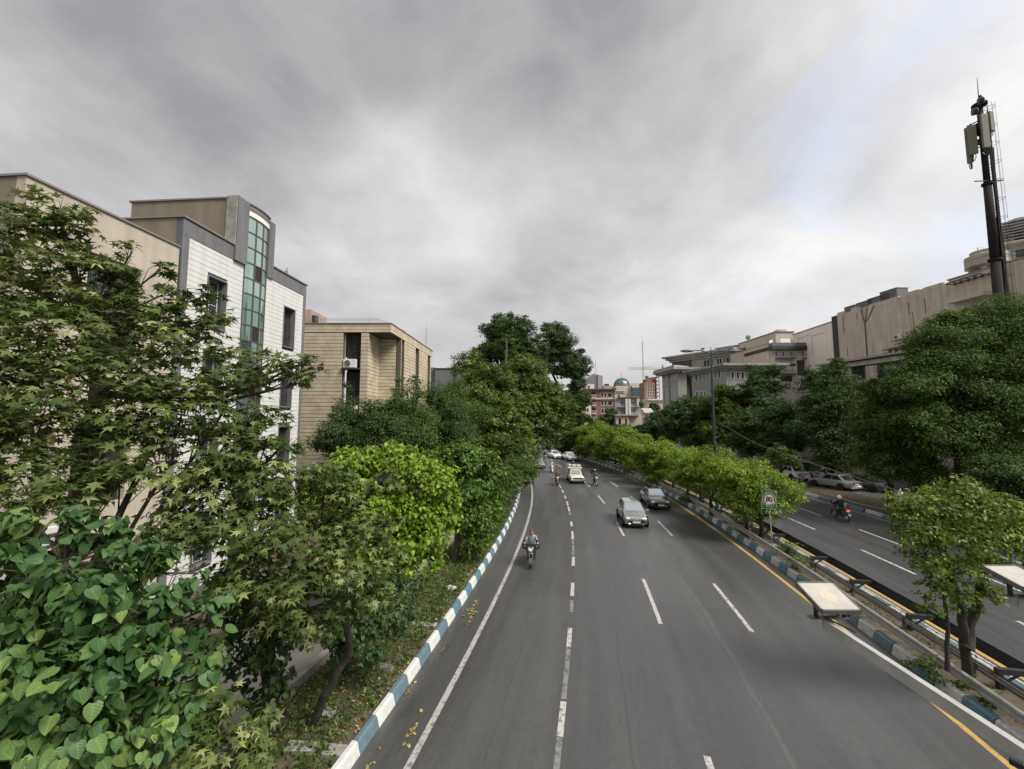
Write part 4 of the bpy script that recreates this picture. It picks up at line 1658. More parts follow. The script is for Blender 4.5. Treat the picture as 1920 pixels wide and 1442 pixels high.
# water tank
pt = FH.O + FH.d * FH.x(1838, 500, 2.6) + FH.n * 3.4
tk = thing('cooling_tower', 'round beige cooling tower on stub legs on the upper roof', 'cooling tower', (pt.x, pt.y, zt3 + .16))
rt = 1.72
hb = FH.z(1838, 504, 3.4) - zt3 - .16
ht = FH.z(1838, 478, 3.4) - zt3 - .16
M_TANK = material('beige_fibreglass', (0.40, 0.355, 0.275), .6, noise=.25, nscale=1.2)
MB().lathe([(rt * .55, hb - .35), (rt * .97, hb), (rt, hb + .05), (rt, ht - .35), (rt * .93, ht - .28)], 12).out('drum', M_TANK, tk)
MB().lathe([(rt * .72, ht - .275), (rt * .72, ht + .2), (rt * .68, ht + .22), (.01, ht + .22)], 20).out('fan_collar', M_TANK, tk)
MB().lathe([(rt + .03, hb), (rt + .03, hb + .08)], 12).lathe([(rt + .02, (hb + ht) / 2), (rt + .02, (hb + ht) / 2 + .06)], 12).out('band', M_COPING, tk)
for k in range(4):
    a = k * math.pi / 2 + .5
    MB().lathe([(.26, hb - .2), (.17, 0)][::-1], 10, Matrix.Translation((rt * .7 * math.cos(a), rt * .7 * math.sin(a), 0))).out('leg', M_TANK, tk)
MB().tube([(-1.2, -.3, ht - .2), (-1.2, -.3, ht + .5), (-.8, -.3, ht + .55)], .04, 5).out('hoop', M_STEEL, tk)

# lower block in front with eaves and two windows
k1 = P2(1720, 680, 43.5)
k0 = P2(1548, 680, 55.0)
FK = Frame(k0, towards(k0, k1))
K = thing('low_tan_building', 'low tan building with dark eaves and two barred windows between the right trees', 'building', FK.O, FK.rz)
LK = (k1 - k0).length
zk = FK.z(1620, 671)
ka = (FK.x(1599, 698), FK.x(1621, 698), FK.z(1612, 710), FK.z(1612, 686))
kb = (FK.x(1648, 694), FK.x(1692, 694), FK.z(1665, 706), FK.z(1665, 682))
wall_holes(MB(), 0, LK + 8, 0, zk - .9, 0, .35, [ka, kb]).out('wall', M_TANW, K)
MB().box(0, LK + 8, .7, 3.5, 0, zk - .95).out('body', M_DARKIN, K)
MB().box(-.4, LK + 8, -.25, 3.6, zk - .896, zk - .35).out('frieze', M_TANW, K)
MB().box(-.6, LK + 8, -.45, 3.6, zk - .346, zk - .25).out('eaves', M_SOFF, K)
MB().box(-.9, LK + 8, -.75, 3.6, zk - .246, zk).out('eaves', M_CORN, K)
MB().box(-.2, LK + 8, -.06, -.003, zk - 1.0, zk - .93).out('dark_moulding', M_SOFF, K)  # thin dark strip running below the frieze
for h in (ka, kb):
    q = MB().box(h[0] - .12, h[0], -.1, .3, h[2] - .12, h[3] + .12).box(h[1], h[1] + .12, -.1, .3, h[2] - .12, h[3] + .12)
    q.box(h[0], h[1], -.1, .3, h[3], h[3] + .12).box(h[0], h[1], -.14, .3, h[2] - .12, h[2])
    q.out('window_surround', M_BROWN, K)
    window(K, *h, .2, 3, 1, M_FRD, M_PANEB, .07, grille=.1)

# ------------------------------------------------------------------ I: high building at the right edge
yi = 56.0
Fi = Frame(P2(1886, 460, 58), (0.74, -0.67))
Ib = thing('terraced_building', 'tall cream building with dark balcony railings at the right edge', 'building', Fi.O, Fi.rz)
zi = lambda p: Fi.z(1900, p)
ztop = zi(424)
M_PALEC = material('pale_green_render', (0.42, 0.43, 0.37), .85, noise=.2, nscale=.6)
wi = [(.9 + 4.2 * c, 3.3 + 4.2 * c, zi(v), zi(u)) for c in (0, 1) for u, v in ((470, 484), (430, 452), (500, 516))]
wall_holes(MB(), -.2, 14, 0, ztop, 0, .4, wi).out('wall', M_PALEC, Ib)
MB().box(-.2, 14, .9, 12, 0, ztop).out('body', M_DARKIN, Ib)
for h in wi:
    window(Ib, *h, .2, 3, 1, M_FRD, M_PANE, .08)
for k, zz0 in enumerate((zi(457), zi(491))):
    q = MB()
    q.box(-.6, 14, -1.5, -.004, zz0 - .2, zz0)
    q.out('balcony_slab', M_CREAM, Ib)
    q = MB()
    for i in range(22):
        q.box(-.6 + i * .6, -.56 + i * .6, -1.48, -1.44, zz0, zz0 + 1.1)
    q.box(-.6, 14, -1.5, -1.42, zz0 + 1.1, zz0 + 1.17).box(-.6, 14, -1.49, -1.43, zz0 + .5, zz0 + .56)
    q.out('balcony_railing', M_STEELD, Ib)
for k in range(7):
    MB().box(-.6, 14, -.5, -.004, zi(449) + .42 * k, zi(449) + .42 * k + .16).out('louvre', M_CORN, Ib)
q = MB()
for k in range(3):
    q.ball((1.6 + k * 3.4, 1.5, ztop), 2.0, 14, 8, .75)
q.out('roof_dome', M_STONEG, Ib)

# ------------------------------------------------------------------ cell tower
yt = 39.0
T0 = D(1877, 600, yt)
cz = lambda py: D(1850, py, yt).z
M_TOW = material('tower_grey', (0.030, 0.027, 0.025), .9, 0.0, .12, noise=.25, nscale=1.2)
M_ANT = material('antenna_drab', (0.135, 0.13, 0.095), .6)
T = thing('cell_tower', 'tall dark monopole phone mast with panel antennas and caged ladder', 'phone mast', (T0.x, yt, 0))
ztw = cz(197)
zj1, zj2 = cz(345), cz(487)
MB().tube([(0, 0, 0), (0, 0, zj2)], [.39, .37], 20).out('pole', M_TOW, T, True)
MB().tube([(0, 0, zj2), (0, 0, zj1)], [.345, .30], 20).out('pole', M_TOW, T, True)
MB().tube([(0, 0, zj1), (0, 0, ztw)], [.25, .23], 20).out('pole', M_TOW, T, True)
for zz0, rr in ((zj2, .50), (zj1, .42), (ztw, .58)):
    MB().lathe([(rr, zz0 - .12), (rr, zz0 + .10)], 20).out('flange', M_TOW, T)
MB().tube([(0, 0, ztw), (.05, 0, cz(146))], [.05, .02], 6).out('lightning_rod', M_STEELD, T)
MB().tube([(-1.6, -.3, zj1 + .1), (1.7, .1, zj1 + .45)], .06, 6).out('crossbar', M_STEELD, T)


def antenna(x, y, z0, z1, w, rz, name='panel_antenna', tilt=0.0):
    b = MB()
    h = z1 - z0
    b.box(-w / 2, w / 2, -.11, .09, 0, h)
    o = b.out(name, M_ANT, T, False, (x, y, z0), (tilt, 0, rz), bevel=.05)
    MB().tube([(0, .2, -.25), (0, .2, h + .3)], .05, 6).box(-.05, .05, .09, .25, h * .2, h * .2 + .1).box(-.05, .05, .09, .25, h * .8, h * .8 + .1).out('antenna_pole', M_STEELD, o)
    cb = MB()
    for k in (-1, 1):
        cb.tube([(k * w * .2, 0, 0), (k * w * .2, .02, -.35), (k * w * .1, .25, -.55), (0, .4, -.2)], .035, 5)
    cb.out('antenna_cable', M_BLACK, o)


Z = lambda a: cz(a)
antenna(-1.18, .25, Z(303), Z(236), .46, -.95)
antenna(-1.28, -.2, Z(292), Z(238), .62, -.6)
antenna(-.75, -.85, Z(288), Z(226), .62, -.15)
antenna(.10, -.75, Z(256), Z(220), .56, .25)
antenna(1.0, .25, Z(284), Z(219), .34, 1.1)
MB().tube([(-1.35, .1, Z(282)), (-.7, -.6, Z(280)), (.2, -.5, Z(276)), (1.1, .3, Z(277))], .06, 6).out('mounting_ring', M_STEELD, T)
MB().tube([(-1.35, .1, Z(236)), (-.7, -.6, Z(232)), (.2, -.5, Z(228)), (1.1, .3, Z(226))], .06, 6).out('mounting_ring', M_STEELD, T)
for x, y, zp_, rr in ((-1.15, -.5, Z(216), .34), (-.55, -.6, Z(198), .36)):
    MB().lathe([(rr, -.18), (rr * 1.05, .12), (rr * .7, .22), (.01, .25)], 14, Matrix.Translation((x, y, zp_)) @ Matrix.Rotation(1.45, 4, 'Y') @ Matrix.Rotation(.6, 4, 'X')).out('microwave_drum', M_STEELD, T)
    MB().tube([(x, y, zp_), (0, 0, zp_ - .4)], .05, 6).out('drum_arm', M_STEELD, T)
r = random.Random(6)
for k in range(11):
    zz0 = Z(275) + (Z(228) - Z(275)) * k / 11
    a = r.uniform(0, 6.28)
    MB().cbox((.40 * math.cos(a), .40 * math.sin(a), zz0), .34, .26, .5, a).out('radio_unit', M_TOW, T)
MB().tube([(-.15, -.3, ztw), (-.15, -.3, ztw + .6)], .05, 6).ball((-.2, -.3, ztw + .7), .13, 8, 6).out('beacon', M_STEELD, T)
# ladder with hoops
lx = .80
ld = MB()
for s in (-.22, .22):
    ld.tube([(lx, s, 2), (lx - .28, s, ztw + .3)], .03, 5)
zz0 = 2.2
while zz0 < ztw + .3:
    f = (zz0 - 2) / (ztw - 2)
    ld.tube([(lx - .28 * f, -.22, zz0), (lx - .28 * f, .22, zz0)], .018, 4)
    zz0 += .34
ld.out('ladder', M_STEELD, T)
hp = MB()
zz0 = 6.0
while zz0 < ztw + .1:
    f = (zz0 - 2) / (ztw - 2)
    cx = lx - .28 * f
    hp.tube([(cx + .42 - .42 * math.cos(a), .42 * math.sin(a) if True else 0, zz0) for a in [2 * math.pi * i / 12 for i in range(13)]], .02, 4)
    zz0 += 1.95
for a in (1.2, 2.2, 3.14, 4.1, 5.1):
    hp.tube([(lx + .42 - .42 * math.cos(a), .42 * math.sin(a), 6), (lx - .28 + .42 - .42 * math.cos(a), .42 * math.sin(a), ztw + .1)], .014, 3)
hp.out('ladder_cage', M_STEELD, T)
cb = MB()
r = random.Random(3)
for k in range(8):
    x, y = .46 + .05 * k, -.30 + .07 * (k % 3)
    pts = []
    n = 16
    top = Z(280)
    for i in range(n + 1):
        z_ = 1 + (top - 1) * i / n
        fx2 = 1 - .30 * (z_ / ztw)
        pts.append((x * fx2 + r.uniform(-.05, .05) + (.25 * math.sin(i * .9) if (k == 5 and 8 < i < 13) else 0), y + r.uniform(-.04, .04), z_))
    cb.tube(pts, r.uniform(.035, .06), 5)
cb.out('feeder_cable', M_BLACK, T)

# ------------------------------------------------------------------ distant buildings in the middle
M_BRICK = material('red_brick', (0.235, 0.125, 0.098), .9, noise=.3, nscale=.8)  # red muted to put distance haze into the colour
M_BRK2 = material('brown_brick', (0.27, 0.155, 0.11), .9, noise=.3, nscale=.6)
yk = 150.0
Fk = Frame((P2(1104, 760, yk).x, yk), (1, 0))
kx = lambda p: Fk.x(p, 760)
kz = lambda p: Fk.z(1140, p)
Kb = thing('brick_building', 'red brick apartment building with cream arched bay seen beyond the road bend', 'building', Fk.O)
ztk = kz(732)
hk = []
for a, c in ((1126.8, 1132), (1133, 1137.8), (1139.5, 1148.5)):
    for u, v in ((736.5, 745), (751.5, 760.5), (766, 775), (782, 792)):
        hk.append((kx(a), kx(c), kz(v), kz(u)))
hb_ = [(kx(1110), kx(1117), kz(v), kz(u)) for u, v in ((736, 745.5), (751, 760), (765.5, 775), (779.5, 787))]
wall_holes(MB(), kx(1104), kx(1153), 0, ztk, 0, .6, hk + hb_).out('wall', M_BRICK, Kb)
MB().box(kx(1104), kx(1153), 1.2, 14, 0, ztk - .1).out('body', M_DARKIN, Kb)
for h in hk:
    windows_row(Kb, Fk, I4, [(h[0], h[1])], h[2], h[3], .2, M_FRW, M_PANEB)
for h in hb_:
    q = MB().box(h[0], h[1], -.7, 1.1, h[2] - .3, h[2] - .002)
    for i in range(7):
        xx = h[0] + (h[1] - h[0]) * i / 6
        q.box(xx - .03, xx + .03, -.68, -.6, h[2], h[2] + 1.0)
    q.box(h[0], h[1], -.7, -.58, h[2] + 1.0, h[2] + 1.1)
    q.out('balcony', M_CREAM, Kb)
    MB().box(h[0] + .3, h[1] - .3, .7, .8, h[2], h[2] + 2.0).out('window', M_PANE, Kb)
MB().box(kx(1091), kx(1153) + .1, -.5, 14, kz(748.7), kz(747)).out('string_course', M_CREAM, Kb)
MB().box(kx(1096), kx(1156), -.7, 14, ztk + .004, kz(729)).out('roof_slab', M_BROWN, Kb)
# cream bay with arches
arcs = []
for a, c in ((1095.5, 1098.5), (1100, 1103.2)):
    for u, v in ((752, 759.5), (766, 773), (780.5, 788)):
        arcs.append((kx(a), kx(c), kz(v), kz(u)))
wall_holes(MB(), kx(1090), kx(1108) - .02, 0, kz(749), -.6, -.05, arcs).out('bay_wall', M_CREAM, Kb)
MB().box(kx(1092), kx(1104) - .01, 0, 13, 0, kz(733)).out('bay_upper', M_TANL, Kb)
for h in arcs:
    w = (h[1] - h[0]) / 2
    cx = (h[0] + h[1]) / 2
    MB().box(h[0], h[1], -.25, -.2, h[2], h[3]).out('window', M_PANE, Kb)
    poly = [(h[0], h[3])] + [(cx - w * math.cos(i * math.pi / 8), h[3] - w * (1 - math.sin(i * math.pi / 8)) * 1.2) for i in range(9)] + [(h[1], h[3])]
    # spandrels left and right of the arch
    Mx = Matrix(((1, 0, 0, 0), (0, 0, 1, 0), (0, 1, 0, 0), (0, 0, 0, 1)))
    s = MB()
    s.prism([poly[0]] + poly[1:6], -.5, -.3, Mx)
    s.prism(poly[5:], -.5, -.3, Mx)
    s.out('arch_spandrel', M_CREAM, Kb)
MB().box(kx(1103), kx(1118), 3, 9, ztk, kz(719)).out('roof_hut', M_CREAM, Kb)
MB().box(kx(1106), kx(1109), 2.9, 2.99, kz(727), kz(722)).out('hut_window', M_PANE, Kb)
# pale building with white fins
yl = 165.0
Fl = Frame((P2(1153, 770, yl).x, yl), (1, 0))
lx_ = lambda p: Fl.x(p, 760)
lz = lambda p: Fl.z(1180, p)
Lb = thing('white_fin_building', 'grey beige building with two tall white fins beside the brick building', 'building', Fl.O)
hl = [(lx_(a), lx_(c), lz(v), lz(u)) for a, c in ((1161.5, 1169.5), (1183.5, 1191.5)) for u, v in ((751.5, 759), (766.5, 774))]
wall_holes(MB(), lx_(1152), lx_(1198), 0, lz(745), 0, .6, hl).out('wall', M_CORN, Lb)
MB().box(lx_(1152), lx_(1198), 1, 12, 0, lz(746)).out('body', M_DARKIN, Lb)
for h in hl:
    window(Lb, *h, .3, 3, 1, M_FRW, M_PANEB, .18)
for a, c in ((1171.5, 1175.5), (1177, 1181), (1193.3, 1195.3)):
    MB().box(lx_(a), lx_(c), -1.2, -.003, lz(777 if a < 1190 else 760), lz(748)).out('fin', M_WPAN, Lb)
for py in (745, 762):
    MB().box(lx_(1158), lx_(1199), -.9, -.004, lz(py + 1.5), lz(py)).out('floor_slab', M_GST2 if py == 745 else M_CORN, Lb)
MB().box(lx_(1151), lx_(1173), 2, 10, lz(745), lz(733)).out('roof_hut', M_TANL, Lb)
MB().box(lx_(1149), lx_(1175), 1.5, 10, lz(733) + .01, lz(731.5)).out('roof_slab', M_CREAM, Lb)
MB().box(lx_(1162), lx_(1164.5), 1.9, 1.99, lz(744), lz(739)).out('hut_window', M_PANE, Lb)
# building with dome and blue glass
yd = 260.0
Fd = Frame((P2(1155, 730, yd).x, yd), (1, 0))
dx = lambda p: Fd.x(p, 730)
dz_ = lambda p: Fd.z(1180, p)
Db = thing('domed_building', 'beige building with blue grey glass dome and blue glazed front in the distance', 'building', Fd.O)
MB().box(dx(1155), dx(1207), 0, 30, 0, dz_(723.5)).out('wall', M_TANL, Db)
MB().box(dx(1184), dx(1207), -1.5, -.01, 0, dz_(719)).out('front_block', M_TANL, Db)
M_BLUEG = material('blue_glass', (0.045, 0.10, 0.14), .1, .4, .8)
a, c, e, f = dx(1181.5), dx(1203.5), dz_(741.5), dz_(727.5)
MB().box(a, c, -1.9, -1.52, e, f).out('glazed_front', M_BLUEG, Db)
q = MB()
for i in range(8):
    xx = a + (c - a) * i / 7
    q.box(xx - .12, xx + .12, -2.0, -1.91, e, f)
for i in range(5):
    zz0 = e + (f - e) * i / 4
    q.box(a, c, -2.05, -1.905, zz0 - .1, zz0 + .1)
q.out('glazing_bar', material('steel_blue', (0.10, 0.15, 0.18), .5), Db)
rd = (dx(1187.5) - dx(1156.5)) / 2
Mt = Matrix.Translation((dx(1172), 8, dz_(723.5)))
M_DOME = material('dome_glass', (0.13, 0.18, 0.20), .35, .5, .8)  # desaturated, so far haze is put into the glass colour
q = MB()
prof = [(rd * math.cos(i * math.pi / 16), (dz_(707) - dz_(723.5)) * math.sin(i * math.pi / 16)) for i in range(9)]
q.lathe(prof, 28, Mt)
q.out('dome', M_DOME, Db, True)
rb_ = MB()
for k in range(14):
    a = 2 * math.pi * k / 14
    rb_.tube([Mt @ Vector(((p[0] + .1) * math.cos(a), (p[0] + .1) * math.sin(a), p[1] + .05)) for p in prof], .13, 4)
for i in (2, 4, 6):
    rb_.lathe([(prof[i][0] + .05, prof[i][1] - .12), (prof[i][0] + .05, prof[i][1] + .12)], 28, Mt)
rb_.out('dome_rib', material('dome_rib', (0.06, 0.10, 0.12), .4, .3), Db)
MB().tube([Mt @ Vector((0, 0, prof[8][1])), Mt @ Vector((0, 0, prof[8][1] + 3.2))], .15, 4).out('finial', M_STEEL, Db)
MB().box(dx(1136), dx(1152), 6, 12, 0, dz_(722)).out('side_block', M_CORN, Db)
MB().box(dx(1140), dx(1147), 7, 11, dz_(722) + .01, dz_(718)).out('side_hut', M_BROWN, Db)
# scaffolded brick frame building
ys = 230.0
Fs = Frame((P2(1207, 730, ys).x, ys), (1, 0))
sx__ = lambda p: Fs.x(p, 730)
sz__ = lambda p: Fs.z(1220, p)
Sb = thing('unfinished_building', 'unfinished brown brick building with white window grid and bare floor slabs', 'building', Fs.O)
hs2 = []
for i in range(5):
    for j in range(4):
        a = 1211 + i * 3.1
        u = 723.5 + j * 5.6
        hs2.append((sx__(a), sx__(a + 2.4), sz__(u + 4.6), sz__(u)))
wall_holes(MB(), sx__(1208), sx__(1228), 0, sz__(717), 0, .6, hs2).out('wall', M_BRK2, Sb)
MB().box(sx__(1208), sx__(1228), 1, 9, 0, sz__(717)).out('body', M_BRK2, Sb)
for h in hs2:
    q = MB().box(h[0] - .1, h[0] + .1, -.2, -.003, h[2], h[3]).box(h[0] + .1, h[1], -.2, -.003, h[2] - .1, h[2] + .1)
    q.out('window', M_FRW, Sb)
for i in range(2):
    MB().box(sx__(1214 + i * 5), sx__(1219 + i * 5) - .05, 1, 8, sz__(717) + .01, sz__(710 - i * 0)).out('roof_hut', M_BRK2, Sb)
MB().lathe([(1.0, sz__(709)), (1.0, sz__(704))], 12, Matrix.Translation((sx__(1217), 3, 0))).out('tank', M_STONEG, Sb)
MB().box(sx__(1225), sx__(1230), 2, 8, 0, sz__(706.5)).out('stair_shaft', M_BRICK, Sb)
for j in range(6):
    MB().box(sx__(1230.2), sx__(1237), 0, 8, sz__(743 - j * 7), sz__(743 - j * 7 - 1.4)).out('floor_slab', M_BRK2, Sb)
for px in (1231, 1236.3):
    MB().box(sx__(px), sx__(px + .7), .1, .6, 0, sz__(707)).out('column', M_BRK2, Sb)
MB().box(sx__(1230.3), sx__(1236.8), 5, 5.2, 0, sz__(709)).out('backing', M_BROWN, Sb)
MB().box(sx__(1204), sx__(1240), -9, -.5, 0, sz__(752)).out('low_wing', M_TANL, Sb)
MB().box(sx__(1203), sx__(1241), -10, -.4, sz__(752) + .01, sz__(749.5)).out('low_roof', M_CREAM, Sb)
# glass slope tower far left with notched top
yg = 420.0
Fg = Frame((P2(1100, 720, yg).x, yg), (1, 0))
gx = lambda p: Fg.x(p, 720)
gz = lambda p: Fg.z(1115, p)
Gt = thing('notched_tower', 'distant mauve grey office tower with sloping notched top', 'building', Fg.O)
M_MAUVE = material('mauve_glass', (0.20, 0.185, 0.195), .4, .2)
M_MAUVE2 = material('mauve_panel', (0.285, 0.25, 0.25), .6)
Mx = Matrix(((1, 0, 0, 0), (0, 0, 1, 0), (0, 1, 0, 0), (0, 0, 0, 1)))
MB().prism([(gx(1098), 0), (gx(1120), 0), (gx(1120), gz(712)), (gx(1120), gz(702)), (gx(1117.5), gz(704)), (gx(1114.5), gz(700)), (gx(1098), gz(713))], -.0, 20, Mx).out('glass_front', M_MAUVE, Gt)
MB().prism([(gx(1120.03), 0), (gx(1130), 0), (gx(1130), gz(704)), (gx(1128), gz(706)), (gx(1127), gz(704.5)), (gx(1120.6), gz(702))], -1.0, 20, Mx).out('panel_front', M_MAUVE2, Gt)
# small houses
yh_ = 120.0
Fh = Frame((P2(1156, 790, yh_).x, yh_), (1, 0))
hx = lambda p: Fh.x(p, 790)
hz = lambda p: Fh.z(1180, p)
Hb = thing('flat_roof_house', 'low sand coloured house with two dark doorways behind the far lamp post', 'house', Fh.O)
hh = [(hx(1160), hx(1164.5), 0.5, hz(785)), (hx(1172), hx(1175.5), .5, hz(786))]
wall_holes(MB(), hx(1155), hx(1180), 0, hz(779), 0, .5, hh).out('wall', M_TANL, Hb)
MB().box(hx(1155), hx(1180), 1, 9, 0, hz(780)).out('body', M_DARKIN, Hb)
MB().box(hx(1154), hx(1200), -.6, 10, hz(779) + .01, hz(777.5)).out('roof', M_CREAM, Hb)
MB().box(hx(1180.1), hx(1202), .8, 9, 0, hz(778.5)).out('annex', M_TANW, Hb)
Hc = thing('gabled_house', 'small house with pale sloping sheet roof left of the cornice building', 'house', (P2(1198, 780, 128).x, 128, 0))
Fh2 = Frame((P2(1198, 780, 128).x, 128), (1, 0))
ux = lambda p: Fh2.x(p, 775)
uz = lambda p: Fh2.z(1210, p)
MB().prism([(ux(1198), 0), (ux(1208), 0), (ux(1208), uz(775)), (ux(1203), uz(766)), (ux(1198), uz(775))], 0, .4, Mx).out('gable_wall', M_TANL, Hc)
MB().box(ux(1198), ux(1224), .41, 7, 0, uz(776)).out('wall', M_TANW, Hc)
MB().add([(ux(1202), -.3, uz(765.5)), (ux(1220), -.3, uz(765.5)), (ux(1226), -.6, uz(774)), (ux(1208), -.6, uz(774)),
          (ux(1202), 3, uz(765.5) + .1), (ux(1220), 3, uz(765.5) + .1), (ux(1226), 3, uz(774) - .2), (ux(1208), 3, uz(774) - .2)],
         [[0, 3, 2, 1], [4, 5, 6, 7], [0, 1, 5, 4], [1, 2, 6, 5], [2, 3, 7, 6], [3, 0, 4, 7]]).out('roof', M_CREAM, Hc)
# masts and crane
p = D(1206.5, 720, 330)
lattice('radio_mast', 'tall thin lattice mast rising left of the cornice building', (p.x, 330, 0), D(1206.5, 640, 330).z, .75, 14, M_STEEL, whip=7)
p = D(1120.5, 700, 430)
lattice('aerial_mast', 'thin aerial mast on the notched tower', (p.x, 440, gz(704)), D(1120, 672, 430).z - gz(704), .6, 8, M_STEEL, whip=4)
pc = D(1243, 700, 380)
cr = thing('tower_crane', 'pale tower crane with long jib behind the cornice building', 'crane', (pc.x, 380, 0))
zc_ = D(1243, 692, 380).z
jl = pc.x - D(1179, 690, 380).x
MB().tube([(0, 0, 0), (0, 0, zc_ + 3.6)], .9, 4).out('tower', M_STEEL, cr)
b = MB()
for s in (-.7, .7):
    b.tube([(-jl, s, zc_), (9, s, zc_)], .22, 4)
b.tube([(-jl, 0, zc_ + 1.3), (8, 0, zc_ + 1.3)], .22, 4)
for i in range(24):
    x = -jl + (jl + 8) * i / 24
    b.tube([(x, -.7, zc_), (x + .7, 0, zc_ + 1.3), (x + 1.4, .7, zc_)], .12, 3)
b.out('jib', M_STEEL, cr)
MB().tube([(-jl * .6, 0, zc_ + 1.3), (0, 0, zc_ + 4.6), (8, 0, zc_ + 1.3)], .12, 4).out('tie_bar', M_STEEL, cr)
# ================================================================== trees and shrubs
def tmpl_plane():
    """five pointed palmate leaf, about 1 long, attached at the origin"""
    c = (0.0, 0.30)
    ang = [(-90, .30), (-52, .22), (-20, .60), (8, .25), (30, .80), (60, .31), (90, .86), (120, .31), (150, .80), (172, .25), (200, .60), (232, .22)]
    P = [(c[0], c[1], 0.03)]
    for a, r_ in ang:
        x, y = c[0] + r_ * math.cos(math.radians(a)), c[1] + r_ * math.sin(math.radians(a))
        P.append((x, y, -0.16 * x * x - .10 * max(0, y - .3) ** 2 - (.05 if r_ > .5 else 0)))
    n = len(ang)
    F = [(0, 1 + i, 1 + (i + 1) % n) for i in range(n)]
    return np.array(P), np.array(F), np.array([(p[0] * 1.2, p[1]) for p in P])


def tmpl_heart():
    """mulberry leaf: heart shaped, folded along the midrib and drooping"""
    half = [(0.0, -.02), (.22, -.10), (.42, .08), (.44, .32), (.33, .60), (.14, .86)]
    mid = [(0, .0), (0, .30), (0, .60), (0, 1.0)]
    zc = lambda x, y: .20 * abs(x) - .30 * y * y * .6
    P = [(0, 0, 0), (0, .30, zc(0, .3)), (0, .60, zc(0, .6)), (0, 1.0, zc(0, 1.0))]
    R = [(x, y, zc(x, y)) for x, y in half[1:]]
    Lf = [(-x, y, zc(x, y)) for x, y in half[1:]]
    P += R + Lf
    F = []
    for o, fl in ((4, 0), (9, 1)):
        t = [(0, o, o + 1), (0, o + 1, 1), (1, o + 1, o + 2), (1, o + 2, 2), (2, o + 2, o + 3), (2, o + 3, o + 4), (2, o + 4, 3)]
        F += [(a, c, b) if fl else (a, b, c) for a, b, c in t]
    return np.array(P), np.array(F), np.array([(p[0], p[1]) for p in P])


def tmpl_fold():
    P = np.array([(0, 0, 0), (.30, .45, .07), (0, 1.0, -.12), (-.30, .45, .07)], float)
    F = np.array([(0, 1, 2), (0, 2, 3)])
    return P, F, P[:, :2]


def tmpl_sprig():
    """three small leaves on one stalk, for distant crowns"""
    P, F = [], []
    for a in (-55, 0, 55):
        c, s = math.cos(math.radians(a)), math.sin(math.radians(a))
        b = len(P)
        for x, y, z in ((0, .05, 0), (.20, .5, .05), (0, .95, -.1), (-.20, .5, .05)):
            P.append((x * c + y * s, y * c - x * s, z - (.1 if a else 0) * y))
        F += [(b, b + 1, b + 2), (b, b + 2, b + 3)]
    P = np.array(P)
    return P, np.array(F), P[:, :2]


T_PLANE, T_HEART, T_FOLD, T_SPRIG = tmpl_plane(), tmpl_heart(), tmpl_fold(), tmpl_sprig()
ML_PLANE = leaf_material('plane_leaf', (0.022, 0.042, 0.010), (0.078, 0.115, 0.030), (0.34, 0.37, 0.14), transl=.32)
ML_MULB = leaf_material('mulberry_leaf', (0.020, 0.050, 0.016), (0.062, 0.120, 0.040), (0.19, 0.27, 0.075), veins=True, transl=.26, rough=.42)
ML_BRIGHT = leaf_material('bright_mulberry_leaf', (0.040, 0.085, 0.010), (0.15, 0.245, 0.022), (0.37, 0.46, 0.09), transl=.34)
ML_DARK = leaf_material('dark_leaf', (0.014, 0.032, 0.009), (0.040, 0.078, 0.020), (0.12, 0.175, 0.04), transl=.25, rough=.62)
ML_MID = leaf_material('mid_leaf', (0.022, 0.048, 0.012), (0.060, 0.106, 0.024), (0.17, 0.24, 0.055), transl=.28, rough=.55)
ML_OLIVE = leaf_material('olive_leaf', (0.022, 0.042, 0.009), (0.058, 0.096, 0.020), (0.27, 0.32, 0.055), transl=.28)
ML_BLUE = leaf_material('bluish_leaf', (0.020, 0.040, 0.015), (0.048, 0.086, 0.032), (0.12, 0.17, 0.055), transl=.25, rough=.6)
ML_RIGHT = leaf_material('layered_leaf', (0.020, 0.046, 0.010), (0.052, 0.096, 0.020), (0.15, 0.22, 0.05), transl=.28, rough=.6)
ML_DRY = leaf_material('fallen_leaf', (0.10, 0.065, 0.025), (0.30, 0.25, 0.07), (0.50, 0.46, 0.14), transl=.1)


